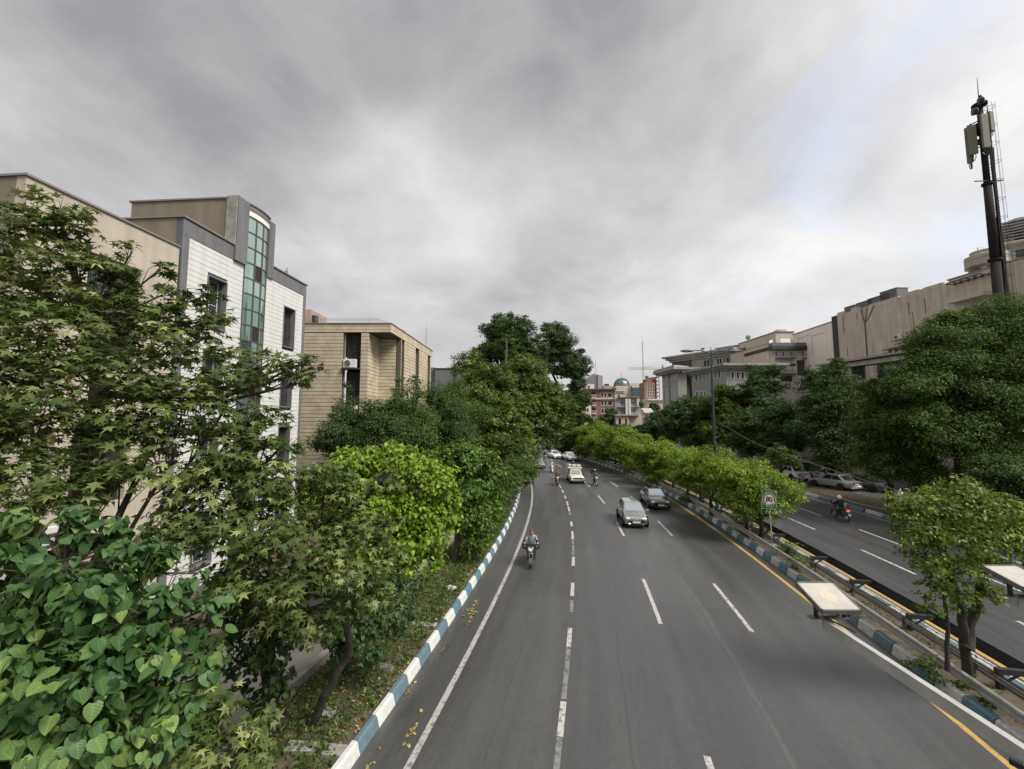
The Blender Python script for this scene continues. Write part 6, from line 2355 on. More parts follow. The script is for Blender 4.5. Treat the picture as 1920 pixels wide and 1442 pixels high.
for i, (Yg, hh_, lb) in enumerate(((28.3, 2.95, 'bright median tree between the speed sign tree and the lamp post'), (38.6, 3.0, 'median tree filling the gap just beyond the lamp post'), (42.3, 3.1, 'median tree third past the lamp post, half joined to its neighbour'),
                                   (49.6, 3.1, 'median tree behind the two humped one'), (57.0, 3.2, 'median tree just before the distant lamp post'), (64.0, 3.3, 'dim median tree just past the distant lamp post'),
                                   (79.5, 3.4, 'dim median tree right below the thin crowned tree'), (36.0, 2.8, 'lower median tree squeezed against the lamp post'))):
    bb = RP(Yg, 11.1, .2)
    rg = random.Random(500 + i)
    lo_ = []
    for k in range(9):
        o_ = rtan(Yg) * rg.uniform(-2.1, 2.1)
        lo_.append((bb + o_ + Vector((rg.uniform(-1.1, 1.1), 0, hh_ + rg.uniform(-.7, .75))), rg.uniform(.75, 1.1), rg.uniform(.6, .85)))
    tk_ = [(bb, .12), (bb + Vector((.05, 0, 1.2)), .1), (bb + Vector((-.15, .1, 2.2)), .06)]
    tree('median_tree', lb, bb, tk_, lo_, .15 if Yg < 40 else .2, 1.4, M_BR2, T_FOLD if Yg < 50 else T_SPRIG, 'clipped trees in the median', seed=520 + i, bark=M_BARKD, limb=.05, cl=16, spread=.36, up=.5, droop=.7)
# nearest median tree, right edge
bm0 = G(1812, 1284, .2)
tA = [(bm0, .12), (D(1812, 1200, 11.3), .11), (D(1800, 1130, 11.3), .09), (D(1770, 1040, 11.3), .05)]
tB = [(D(1812, 1215, 11.3), .12), (D(1832, 1130, 11.4), .09), (D(1850, 1020, 11.4), .05)]
tC = [(D(1777, 1258, 11.2), .05), (D(1776, 1160, 11.2), .045), (D(1765, 1100, 11.2), .03)]
tree('median_tree', 'nearest median tree with forked dark trunk at the right edge', bm0, None,
     LB([(1700, 945, 11.2, .42), (1740, 950, 11.2, .48), (1790, 930, 11.3, .5), (1800, 960, 11.2, .6), (1850, 955, 11.3, .55), (1890, 970, 11.4, .55), (1925, 985, 11.5, .5), (1720, 1000, 11.1, .5), (1780, 1010, 11.1, .6), (1850, 1010, 11.2, .6), (1900, 1030, 11.3, .5),
         (1730, 1050, 11.1, .42), (1790, 1070, 11.1, .5), (1850, 1065, 11.2, .42), (1750, 1105, 11.1, .32), (1800, 1120, 11.1, .35), (1850, 1110, 11.2, .3), (1745, 1140, 11.1, .22), (1840, 1150, 11.2, .2), (1685, 960, 11.2, .22), (1815, 915, 11.3, .3)], .85),
     .115, 1.35, leaf_material('elm_leaf', (0.028, 0.056, 0.010), (0.105, 0.165, 0.022), (0.29, 0.36, 0.07), transl=.3), T_FOLD, 'clipped trees in the median', seed=120, trunks=[tA, tB, tC], bark=M_BARKD, limb=.035, twigs=3, cl=16, spread=.36, up=.5, droop=.4)
for i, (px, py, Yd, rr_, lb) in enumerate(((1478, 1030, 20.3, .42, 'feathery low bush in the median behind the speed sign'), (1500, 1058, 18.6, .38, 'bright green low bush in the median before the first bracket'), (1440, 990, 23, .55, 'dark low bush under the wide median tree'),
                                            (1395, 975, 25.5, .7, 'dark bush filling the median under the tree trunks'), (1290, 935, 31, .5, 'small yellowish bush between the median trunks'), (1742, 1252, 12.2, .34, 'ragged grass tuft bush left of the thin trunk'), (1850, 1300, 10.9, .26, 'low weedy bush right of the forked trunk'))):
    c = G(px, py, .5)
    Yd = c.y
    tree('bush', lb, (c.x, Yd, .2), [(Vector((c.x, Yd, .2)), .03), (c, .02)], [(c, rr_, rr_ * .9), (c + Vector((rr_ * .6, .2, -.1)), rr_ * .7, rr_ * .6), (c + Vector((-rr_ * .5, .3, -.1)), rr_ * .7, rr_ * .6)],
         .10, .75, (ML_OLIVE, ML_MID, ML_DARK, ML_DARK, ML_OLIVE, ML_OLIVE, ML_OLIVE)[i], T_FOLD, 'low bushes in the median', seed=130 + i, cat='bush', limb=.01, spread=.5, droop=-.2)

# ---- right hand trees
rts = [
    ('broad dark green tree with layered boughs filling the right edge', 31, 1800, [(1760, 650, 30, 2.0), (1800, 630, 30.5, 2.2), (1850, 615, 31, 2.4), (1900, 605, 31, 2.4), (1940, 640, 31, 2.6), (1730, 690, 29.5, 1.9), (1790, 690, 30, 2.6), (1860, 690, 30, 2.8), (1920, 700, 30, 2.6),
        (1710, 735, 29, 1.7), (1770, 750, 29.5, 2.4), (1840, 770, 29, 2.6), (1900, 780, 29, 2.6), (1720, 790, 28.8, 1.6), (1780, 810, 28.5, 2.0), (1850, 840, 28.5, 2.3), (1920, 850, 28.5, 2.2), (1775, 605, 31, .9), (1735, 640, 30, .8)], ML_RIGHT, .17, .95),
    ('lighter green tree at the left foot of the broad dark tree', 33, 1670, [(1690, 770, 32, 1.8), (1650, 800, 32, 1.5), (1680, 820, 31.5, 1.6), (1720, 840, 31, 1.6), (1650, 840, 31.5, 1.2), (1700, 870, 30.5, 1.3), (1640, 770, 32.5, 1.0), (1640, 730, 33, 1.1), (1665, 745, 32.5, 1.2), (1630, 810, 32, 1.2), (1660, 880, 31, 1.3), (1620, 860, 32, 1.0), (1740, 890, 30, 1.4)], ML_MID, .19, .85),
    ('dense dark rounded tree in front of the low tan building', 46, 1560, [(1560, 700, 46, 1.7), (1540, 720, 46, 2.0), (1580, 720, 46, 2.0), (1555, 750, 45, 2.4), (1600, 760, 45, 2.2), (1520, 760, 46, 2.0), (1580, 790, 44, 2.4), (1540, 800, 44, 2.4), (1610, 800, 43, 2.0), (1505, 790, 45, 1.6), (1565, 682, 46.5, .9), (1520, 700, 46.5, .9), (1570, 835, 43, 2.0)], ML_DARK, .24, .8),
    ('grey green thin willow like tree before the cornice building', 58, 1430, [(1420, 710, 58, 1.8), (1445, 700, 58, 1.5), (1400, 730, 58, 1.6), (1435, 735, 58, 2.0), (1460, 725, 58, 1.4), (1415, 760, 57, 2.0), (1450, 765, 57, 2.0), (1410, 693, 58.5, .8)], ML_BLUE, .26, .42),
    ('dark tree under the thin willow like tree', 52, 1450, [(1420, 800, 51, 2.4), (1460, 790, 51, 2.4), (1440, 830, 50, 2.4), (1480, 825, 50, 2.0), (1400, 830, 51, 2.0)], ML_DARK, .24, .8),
    ('olive tree right of the green lamp post', 60, 1375, [(1365, 740, 60, 2.0), (1385, 755, 60, 2.0), (1350, 765, 60, 2.2), (1375, 785, 59, 2.6), (1400, 790, 58, 2.2), (1355, 805, 58, 2.4), (1360, 728, 60.5, .9), (1380, 820, 57, 2.2)], ML_OLIVE, .28, .75),
    ('bluish green tree left of the green lamp post', 66, 1300, [(1300, 760, 66, 2.2), (1280, 775, 66, 2.2), (1315, 780, 65, 2.4), (1290, 800, 65, 2.6), (1325, 800, 64, 2.2), (1265, 800, 66, 2.0), (1310, 825, 62, 2.2)], ML_DARK, .30, .8),
    ('dark round tree beside the pale house roof', 74, 1240, [(1250, 780, 74, 2.2), (1235, 795, 74, 2.2), (1262, 795, 73, 2.2), (1245, 812, 72, 2.4), (1215, 815, 75, 2.0), (1270, 770, 74, 1.4)], ML_BLUE, .34, .8),
    ('young pale leaved plane tree left of the pole with the flat lamp', 44, 1465, [(1465, 850, 43, 1.0), (1480, 862, 42, .9), (1452, 862, 43, .8), (1462, 838, 43.5, .5)], ML_OLIVE, .22, .7),
    ('young pale leaved plane tree behind the white parked cars', 45, 1560, [(1560, 845, 44, 1.1), (1545, 862, 43, .9), (1580, 860, 43, 1.0), (1552, 826, 44.5, .6), (1590, 875, 42, .8), (1535, 878, 42.5, .6)], ML_OLIVE, .22, .7),
    ('shaded tree at the right edge above the motor scooter lane', 24, 1900, [(1890, 880, 24, 1.4), (1930, 890, 24, 1.4), (1860, 885, 24.5, 1.0), (1910, 920, 23.5, .9)], ML_DARK, .18, .8),
]
for i, (lb, Yd, px, ls, mt, sz, dn) in enumerate(rts):
    c = D(px, 800, Yd)
    bb = Vector((c.x, Yd + .5, .3))
    tp = LB(ls)[0][0]
    tree('street_tree', lb, bb, [(bb, .24), (Vector((c.x, Yd + .4, tp.z * .45)), .18), (Vector((tp.x, tp.y + .3, tp.z)), .05)], [(c_, r_ * 1.1, z_ * 1.1) for c_, r_, z_ in LB(ls, .8)], sz, dn * 1.6, mt, T_FOLD if Yd < 50 else T_SPRIG, 'trees along the right side street', seed=150 + i,
         bark=M_BARKD, limb=.07, cl=20, spread=.40, up=.7, droop=.35, inner=.28)

# ---- ground cover in the verge and median
def cover(name, label, spots, size, n, mat, seed, kind='weeds', tm=T_FOLD, up=.5, h=.12):
    R_ = np.random.RandomState(seed)
    P_ = []
    for (Y0, Y1, o0, o1, z, k) in spots:
        m = int(n * k)
        cc = R_.rand(max(3, m // 14), 2)
        w = R_.randint(0, len(cc), m)
        Yv = Y0 + (Y1 - Y0) * np.clip(cc[w, 0] + R_.normal(0, .018, m), 0, 1)
        ov = o0 + (o1 - o0) * np.clip(cc[w, 1] + R_.normal(0, .06, m), 0, 1)
        for y, o in zip(Yv, ov):
            p = RP(y, o, z)
            P_.append((p.x, p.y, p.z + abs(R_.normal(0, h))))
    p = np.array(P_)
    m = len(p)
    nrm = R_.normal(0, .5, (m, 3)) + np.array([0, 0, up])
    nrm /= np.linalg.norm(nrm, axis=1)[:, None]
    ax = R_.normal(0, 1, (m, 3))
    ax -= nrm * (ax * nrm).sum(1)[:, None]
    ax /= np.linalg.norm(ax, axis=1)[:, None]
    fr = (p, np.cross(ax, nrm), ax, nrm, size * R_.uniform(.5, 1.3, m), np.clip(R_.normal(.45, .2, m), .02, .98))
    o = link(name, leaves_mesh(name, fr, tm, mat))
    return tag(o, label, kind, None, 'stuff')


cover('weeds', 'low green weeds and ivy covering the verge beside the kerb', [(7, 34, -6.9, -4.75, .18, 1.0), (34, 60, -6.9, -4.7, .18, .3)], .11, 15000, ML_MID, 301)
cover('weeds', 'dry and green weeds in the soil of the median', [(5, 45, 10.6, 11.9, .22, 1.0)], .09, 2600, ML_OLIVE, 302)
cover('weeds', 'dry weeds on the dirt bank beyond the far kerb', [(20, 70, 23.9, 27.0, .3, 1.0)], .12, 2600, ML_OLIVE, 303)
cover('fallen_leaves', 'yellow and brown fallen leaves scattered over the verge', [(6, 34, -7.0, -4.7, .19, 1.0), (6, 20, -4.3, -4.0, .01, .03)], .095, 2400, ML_DRY, 304, 'fallen leaves', T_FOLD, 2.0, .012)
cover('fallen_leaves', 'a few yellow fallen leaves along the kerb on the asphalt', [(7, 24, -4.3, -3.4, .012, 1.0)], .10, 46, ML_DRY, 305, 'fallen leaves', T_HEART, 3.0, .003)
# ================================================================== vehicles
M_PLATE = material('number_plate', (0.62, 0.62, 0.58), .5)
M_RED = material('red_lamp', (0.35, 0.02, 0.015), .25)
M_REDLIT = material('red_lamp_lit', (0.5, 0.03, 0.02), .3, emit=((1.0, 0.10, 0.06), 0.4))


def paint(name, col, rough=.28, metal=0.0):
    return material(name, col, rough, metal, .5, coat=1.0)


def inset(q, f0, f1, off):
    """a pane inside the quad q (a,b,c,d), shrunk and set a little proud"""
    a, b, c, d = [Vector(p) for p in q]
    n = (b - a).cross(d - a).normalized()

    def pt(u, v):
        return a.lerp(b, u).lerp(d.lerp(c, u), v) + n * off
    return [pt(f0[0], f0[1]), pt(f1[0], f0[1]), pt(f1[0], f1[1]), pt(f0[0], f1[1])]


def slab(q, th):
    """a thin solid pane from a quad"""
    a, b, c, d = [Vector(p) for p in q]
    n = (b - a).cross(d - a).normalized() * th
    return MB().add([a, b, c, d, a - n, b - n, c - n, d - n], [[0, 1, 2, 3], [7, 6, 5, 4], [0, 4, 5, 1], [1, 5, 6, 2], [2, 6, 7, 3], [3, 7, 4, 0]])


SEDAN = dict(st=[(2.24, .30, .50, .60, .60, .46), (2.16, .22, .50, .71, .78, .64), (1.85, .20, .52, .80, .85, .74), (1.0, .20, .54, .91, .87, .79), (0, .20, .56, .93, .88, .81), (-1.0, .20, .56, .94, .88, .81),
                 (-1.7, .21, .56, .97, .86, .77), (-2.15, .26, .56, .95, .80, .70), (-2.25, .34, .55, .84, .70, .60)],
             cab=((.98, .90, .76), (.22, 1.42, .57), (-.92, 1.41, .56), (-1.68, .95, .72)), wb=(1.38, -1.32), wr=.31)
HATCH = dict(st=[(2.0, .30, .48, .62, .58, .46), (1.93, .22, .50, .74, .76, .62), (1.65, .20, .54, .86, .83, .72), (1.0, .20, .56, .97, .85, .77), (0, .20, .58, .99, .86, .79), (-1.0, .20, .58, 1.0, .86, .79),
                 (-1.7, .22, .58, 1.03, .84, .76), (-1.93, .28, .58, 1.0, .78, .70), (-1.99, .36, .56, .86, .70, .60)],
             cab=((1.22, .96, .76), (.25, 1.47, .57), (-1.30, 1.45, .55), (-1.88, 1.02, .70)), wb=(1.26, -1.26), wr=.31)
OLD = dict(st=[(2.12, .34, .52, .70, .72, .64), (2.06, .26, .54, .76, .78, .72), (1.8, .24, .55, .82, .79, .74), (.9, .24, .57, .90, .80, .76), (0, .24, .58, .92, .80, .76), (-1.0, .24, .58, .92, .80, .76),
               (-1.7, .26, .58, .91, .79, .74), (-2.1, .3, .58, .88, .77, .70), (-2.16, .36, .56, .80, .70, .64)],
           cab=((.78, .90, .72), (.32, 1.42, .58), (-.35, 1.42, .58), (-.62, .93, .72)), wb=(1.30, -1.30), wr=.30)
CARG = 'cars on the two carriageways'


def car(name, label, cat, pos, ang, body, spec, group=CARG, lamp_lit=False, grille='dark', bumper=None, glass=M_GLASS, box=None, hub=M_RIM):
    """ang: direction of travel as a vector; the nose points along it"""
    root = thing(name, label, cat, pos, math.atan2(-ang.x, ang.y), group)
    B = MB()
    for y, zl, zm, zt, wm, wt in spec['st']:
        half = [(0, zl), (wm * .86, zl), (wm * .985, zl + .10), (wm, zm), (wm * .99, zm + (zt - zm) * .45), (wt + .03, zt - .035), (wt - .07, zt), (wt * .5, zt + .018), (0, zt + .025)]
        B.v += [Vector((x, y, z)) for x, z in half] + [Vector((-x, y, z)) for x, z in half[1:-1][::-1]]
    n = 16
    S = len(spec['st'])
    for i in range(S - 1):
        for k in range(n):
            a, b = i * n + k, i * n + (k + 1) % n
            B.f.append([a, b, b + n, a + n])
    B.f.append(list(range(n)))
    B.f.append([(S - 1) * n + k for k in range(n)][::-1])
    B.f = [f[::-1] for f in B.f]
    o = B.out('body', body, root, True)
    m = o.modifiers.new('sub', 'SUBSURF')
    m.levels = m.render_levels = 1
    # greenhouse
    (y0, z0, w0), (y1, z1, w1), (y2, z2, w2), (y3, z3, w3) = spec['cab']
    z0 -= .04
    z3 -= .04
    V = [(-w0, y0, z0), (w0, y0, z0), (w1, y1, z1), (-w1, y1, z1), (w2, y2, z2), (-w2, y2, z2), (w3, y3, z3), (-w3, y3, z3),
         (0, y1 - .05, z1 + .035), (0, y2 + .05, z2 + .035)]
    C = MB().add(V, [[1, 0, 3, 2], [7, 6, 4, 5], [6, 1, 2, 4], [0, 7, 5, 3], [2, 3, 8], [4, 2, 8, 9], [3, 5, 9, 8], [5, 4, 9]])
    C.out('cabin', body, root, bevel=.035)
    ws = [V[1], V[0], V[3], V[2]]
    slab(inset(ws, (.07, .10), (.93, .93), .014), .01).out('windscreen', M_WIND, root)
    slab(inset([V[7], V[6], V[4], V[5]], (.09, .16), (.91, .90), .014), .01).out('rear_window', glass, root)
    long_ = (y1 - y2) > .9
    for s in (1, -1):
        q = [V[6], V[1], V[2], V[4]] if s > 0 else [V[0], V[7], V[5], V[3]]
        sp_ = ((.10, .48), (.52, .88)) if long_ else ((.18, .84),)
        for a, c in sp_:
            slab(inset(q, (a, .16), (c, .88), .012), .008).out('side_window', glass, root)
        # lamps
        yf, wf = spec['st'][1][0], spec['st'][1][4]
        zf = spec['st'][1][3]
        L_ = MB().ball((s * (wf - .20), yf - .10, zf - .085), .17, 12, 8, .48)
        L_.out('headlight', M_LAMP, root, True)
        yr = spec['st'][-2][0]
        MB().cbox((s * (wf - .12), yr + .02, zf + .06), .22, .14, .15).out('tail_light', M_REDLIT if lamp_lit else M_RED, root)
        mr = MB().cbox((s * (w0 + .17), y0 - .22, z0 + .13), .20, .10, .13)
        mr.cbox((s * (w0 + .06), y0 - .20, z0 + .08), .10, .05, .05)
        mr.out('wing_mirror', body if bumper is None else M_BLACK, root, bevel=.02)
        MB().cbox((s * (wf - .02), 0.0, .30), .05, 2.1, .06).out('side_trim', M_BLACK, root)
        for yw in spec['wb']:
            wr = spec['wr']
            Mw = Matrix.Translation((s * .80 if spec is not OLD else s * .72, yw, wr)) @ Matrix.Rotation(math.pi / 2, 4, 'Y')
            t_ = MB().lathe([(wr * .62, -.10), (wr * .93, -.105), (wr, -.07), (wr, .07), (wr * .93, .105), (wr * .62, .10)], 20, Mw)
            t_.f = [f for f in t_.f if len(f) == 4]
            wh = t_.out('wheel', M_RUBBER, root, True)
            R2 = MB()
            zz = .085 * s
            R2.lathe([(wr * .64, zz), (wr * .58, zz + .012 * s), (.001, zz - .02 * s)], 18, Mw)
            for k in range(6):
                a = k * math.pi / 3
                R2.add([Mw @ Vector((math.cos(a + d_) * r_, math.sin(a + d_) * r_, zz + .014 * s)) for r_, d_ in ((.04, -.5), (wr * .58, -.16), (wr * .58, .16), (.04, .5))], [[0, 1, 2, 3]])
            R2.out('rim', hub, wh)
            ar = MB().lathe([(wr * 1.20, -.05), (wr * 1.20, .0)], 20, Matrix.Translation((s * (spec['st'][4][4] - .022), yw, wr + .03)) @ Matrix.Rotation(math.pi / 2, 4, 'Y'))
            ar.out('wheel_arch', M_BLACK, root)
    yf = spec['st'][0][0]
    zf = spec['st'][0][3]
    if grille == 'chrome':
        MB().prism([(-.36, .10), (.36, .10), (.24, -.13), (-.24, -.13)], -.02, .05, Matrix.Translation((0, yf - .035, .57)) @ Matrix.Rotation(-math.pi / 2, 4, 'X') @ Matrix.Rotation(math.pi, 4, 'Z')).out('grille', M_BLACK, root)
        g_ = MB()
        for k in range(5):
            g_.box(-.31 + .02 * k, .31 - .02 * k, yf - .02, yf + .022, .655 - .045 * k, .672 - .045 * k)
        g_.box(-.36, -.33, yf - .03, yf + .02, .50, .67).box(.33, .36, yf - .03, yf + .02, .50, .67)
        g_.out('grille_bar', M_CHROME, root)
    elif grille == 'old':
        MB().box(-.50, .50, yf - .05, yf + .012, .54, .68).out('grille', M_BLACK, root)
        MB().box(-.50, .50, yf + .005, yf + .02, .60, .62).out('grille_bar', M_CHROME, root)
    else:
        MB().prism([(-.40, .09), (.40, .09), (.30, -.14), (-.30, -.14)], -.02, .04, Matrix.Translation((0, yf - .03, .42)) @ Matrix.Rotation(-math.pi / 2, 4, 'X') @ Matrix.Rotation(math.pi, 4, 'Z')).out('grille', M_BLACK, root)
        MB().box(-.34, .34, yf - .06, yf + .012, .555, .585).ball((0, yf - .0, .60), .05, 10, 6, .7).out('grille_bar', M_CHROME, root)
        for s in (1, -1):
            MB().cbox((s * .56, yf - .10, .33), .18, .08, .07, -s * .3).out('fog_lamp', M_LAMP, root)
    MB().box(-.60, .60, yf - .16, yf - .015, .20, .30).out('lower_bumper', M_BLACK, root)
    if bumper:
        MB().box(-.80, .80, yf - .06, yf + .06, .40, .50).out('bumper', bumper, root, bevel=.02)
    zp = .44 if grille != 'chrome' else .40
    MB().box(-.26, .26, yf + .018, yf + .034, zp - .055, zp + .055).out('number_plate', M_PLATE, root)
    yr = spec['st'][-1][0]
    MB().box(-.26, .26, yr - .02, yr - .004, .62, .73).out('number_plate', M_PLATE, root)
    MB().box(-.7, .7, yr - .015, yr + .1, .28, .44).out('rear_bumper', body if bumper is None else bumper, root)
    for k in (-.25, .2):
        MB().tube([(k, y0 + .01, z0 + .075), (k + .42, y0 - .11, z0 + .155)], .012, 4).out('wiper', M_BLACK, root)
    # handles
    for s in (1, -1):
        MB().cbox((s * .885, -.15, .80), .03, .16, .03).cbox((s * .885, -1.0, .81), .03, .16, .03).out('door_handle', body, root)
    if box:
        bx = MB().box(-.78, .78, -2.12, -.70, .62, 1.42)
        bx.out('cargo_side', box[0], root, bevel=.02)
        rb2 = MB().box(-.84, .84, -2.16, .10, 1.50, 1.66)
        rb2.out('roof_rack_panel', box[0], root, bevel=.02)
        r3_ = MB().box(-.80, .80, -2.1, .05, 1.662, 1.70)
        r3_.out('rack_floor', M_STEEL, root)
        for i, x in enumerate((-.5, .05, .52)):
            MB().cbox((x, -.5 - .3 * i, 1.80), .5, .7, .2, .2 * i).out('load_bundle', box[1], root, bevel=.05)
        MB().tube([(-.80, .07, 1.68), (.80, .07, 1.68)], .02, 6).tube([(-.80, -2.1, 1.42), (-.80, -2.1, 1.5)], .03, 6).tube([(.80, -2.1, 1.42), (.80, -2.1, 1.5)], .03, 6).out('rack_rail', M_STEEL, root)
    return root


def on_road(px, py, z=0.0):
    p = G(px, py, z)
    return p, rtan(p.y)


P_GREY = paint('gunmetal_paint', (0.52, 0.52, 0.505), .2, .92)
P_BLACK = paint('black_paint', (0.15, 0.15, 0.16), .12, .85)
P_CREAM = paint('cream_paint', (0.60, 0.60, 0.47), .4)
P_WHITE = paint('white_paint', (0.78, 0.78, 0.77), .3)
P_SILV = paint('silver_paint', (0.40, 0.41, 0.42), .32, .6)
P_YEL = paint('orange_paint', (0.62, 0.26, 0.03), .35)
P_DARKR = paint('dark_red_paint', (0.05, 0.012, 0.012), .3)


def oncoming(px, py, half, turn=0.0):
    p, t = on_road(px, py)
    c = Matrix.Rotation(turn, 3, 'Z')
    d = c @ (-t)
    return p - d * half, d


q, d = oncoming(1194, 992, 2.0)
car('hatchback_car', 'gunmetal grey hatchback driving toward the camera in the third lane', 'car', q, d, P_GREY, HATCH)
q, d = oncoming(1240, 957, 2.25)
car('sedan_car', 'black sedan with bright grille and headlights beside the median', 'car', q, d, P_BLACK, SEDAN, grille='chrome')
q, d = oncoming(1083.5, 908, 2.12)
car('pickup_truck', 'small cream pickup with laden roof rack and chrome bumper', 'pickup truck', q, d, P_CREAM, OLD, CARG, False, 'old', M_STEEL, box=(P_CREAM, material('pale_bundle', (.50, .45, .38), .9)), hub=M_CHROME)
q, d = oncoming(1075, 865, 2.25)
car('sedan_car', 'white sedan farthest along the road close to the median rail', 'car', q, d, P_WHITE, SEDAN)
q, d = oncoming(1046, 861, 2.25)
car('sedan_car', 'white sedan half under the overhanging yellow green branch', 'car', q, d, P_WHITE, SEDAN)
q, d = oncoming(1012.5, 880, 2.0)
car('hatchback_car', 'silver hatchback half hidden by the leaves at the left kerb', 'car', q, d, P_SILV, HATCH)


def away(px, py, half, z=0.0, turn=0.0):
    p = G(px, py, z)
    d = Matrix.Rotation(turn, 3, 'Z') @ rtan(p.y)
    return p + d * half, d


q, d = away(1449, 970, 2.25)
car('sedan_car', 'white car on the far carriageway mostly hidden by the wide median tree', 'car', q, d, P_WHITE, SEDAN)
q, d = away(1330, 918, 2.0)
car('hatchback_car', 'pale grey car on the far carriageway seen between median trunks', 'car', q, d, P_SILV, HATCH)
q, d = away(1255, 894, 2.25)
car('taxi_car', 'orange car glimpsed under the median trees', 'taxi', q, d, P_YEL, SEDAN)
q, d = away(1236, 886, 2.25)
car('sedan_car', 'white car ahead of the orange one, glimpsed under the median trees', 'car', q, d, P_WHITE, SEDAN)
PG = 'cars parked on the side street'
q, d = away(1509, 902, 2.25, .41)
car('parked_car', 'white car parked left of the pole with the flat lamp', 'car', q, d, P_WHITE, SEDAN, PG)
q, d = away(1592, 906, 2.25, .41, .34)
car('parked_car', 'white sedan parked behind the silver one with its side showing', 'car', q, d, P_WHITE, SEDAN, PG)
q, d = away(1608, 922, 2.25, .41, .30)
car('parked_car', 'silver sedan with red tail lights parked in front of the white one', 'car', q, d, P_SILV, SEDAN, PG)
q, d = away(1668, 925, 2.25, .41, .30)
car('parked_car', 'very dark car parked in the shade right of the silver one', 'car', q, d, P_BLACK, SEDAN, PG)

# ------------------------------------------------------------------ riders: one continuous body grown on a seated skeleton
M_SKIN = material('skin', (0.42, 0.235, 0.165), .55)


def rider_body():
    V, E_, R_ = [], [], []

    def add(p, r, par=None):
        V.append(p)
        R_.append(r)
        if par is not None:
            E_.append((par, len(V) - 1))
        return len(V) - 1
    pel = add((0, -.12, .86), .145)
    sp = add((0, -.11, 1.04), .140, pel)
    ch = add((0, -.05, 1.27), .165, sp)
    nk = add((0, .0, 1.44), .060, ch)
    jw = add((0, .045, 1.525), .068, nk)
    hd = add((0, .03, 1.61), .098, jw)
    add((0, .015, 1.69), .07, hd)
    add((0, .145, 1.585), .017, hd)
    for s in (1, -1):
        add((s * .105, .02, 1.60), .02, hd)
        sh = add((s * .20, -.04, 1.37), .066, ch)
        el = add((s * .33, .16, 1.14), .046, sh)
        wr = add((s * .325, .40, 1.04), .031, el)
        pm = add((s * .315, .47, 1.035), .033, wr)
        for k, L_ in enumerate((.045, .052, .05, .04)):
            x = .315 + (.030 - .020 * k)
            k1 = add((s * x, .515, 1.045 - .004 * k), .0095, pm)
            k2 = add((s * x, .515 + L_ * .55, 1.020), .009, k1)
            add((s * x, .515 + L_ * .25, .990), .008, k2)
        t1 = add((s * .275, .475, 1.015), .011, pm)
        add((s * .262, .515, 1.000), .009, t1)
        hp = add((s * .11, -.08, .83), .105, pel)
        kn = add((s * .205, .32, .76), .068, hp)
        an = add((s * .175, .17, .38), .046, kn)
        hl = add((s * .175, .15, .31), .045, an)
        add((s * .19, .33, .30), .038, hl)
    me = bpy.data.meshes.new('person')
    me.from_pydata(V, E_, [])
    ob = bpy.data.objects.new('person', me)
    COL.objects.link(ob)
    ob.modifiers.new('skin', 'SKIN')
    for i, v in enumerate(me.skin_vertices[0].data):
        v.radius = (R_[i], R_[i])
        v.use_root = i == 0
    s = ob.modifiers.new('sub', 'SUBSURF')
    s.levels = s.render_levels = 1
    bpy.context.view_layer.update()
    dg = bpy.context.evaluated_depsgraph_get()
    res = bpy.data.meshes.new_from_object(ob.evaluated_get(dg))
    bpy.data.objects.remove(ob)
    res.materials.clear()
    idx = []
    for p in res.polygons:
        c = p.center
        k = 1                                        # top
        if c.z > 1.475 or (c.z > 1.44 and abs(c.x) < .06):
            k = 0                                    # skin
        elif c.y > .43 and c.z > .95:
            k = 0
        elif c.z < .36:
            k = 3                                    # shoes
        elif c.z < .93 and not (abs(c.x) > .26 and c.y > .1 and c.z > .9):
            k = 2                                    # trousers
        idx.append(k)
    for k in range(4):
        res.materials.append(None)
    res.polygons.foreach_set('material_index', idx)
    res.polygons.foreach_set('use_smooth', [True] * len(idx))
    return res


RIDER = rider_body()
M_HAIR = material('dark_hair', (0.014, 0.011, 0.009), .6)
M_SHOE = material('dark_shoe', (0.02, 0.018, 0.016), .6)
M_SCREEN = material('tinted_screen', (0.05, 0.055, 0.06), .08, 0, .8)
RG = 'motorcycle riders'
MG = 'motorcycles'


def cloth(name, c, n=.25):
    return material(name, c, .9, noise=n, nscale=9, bump=.3, bscale=30)


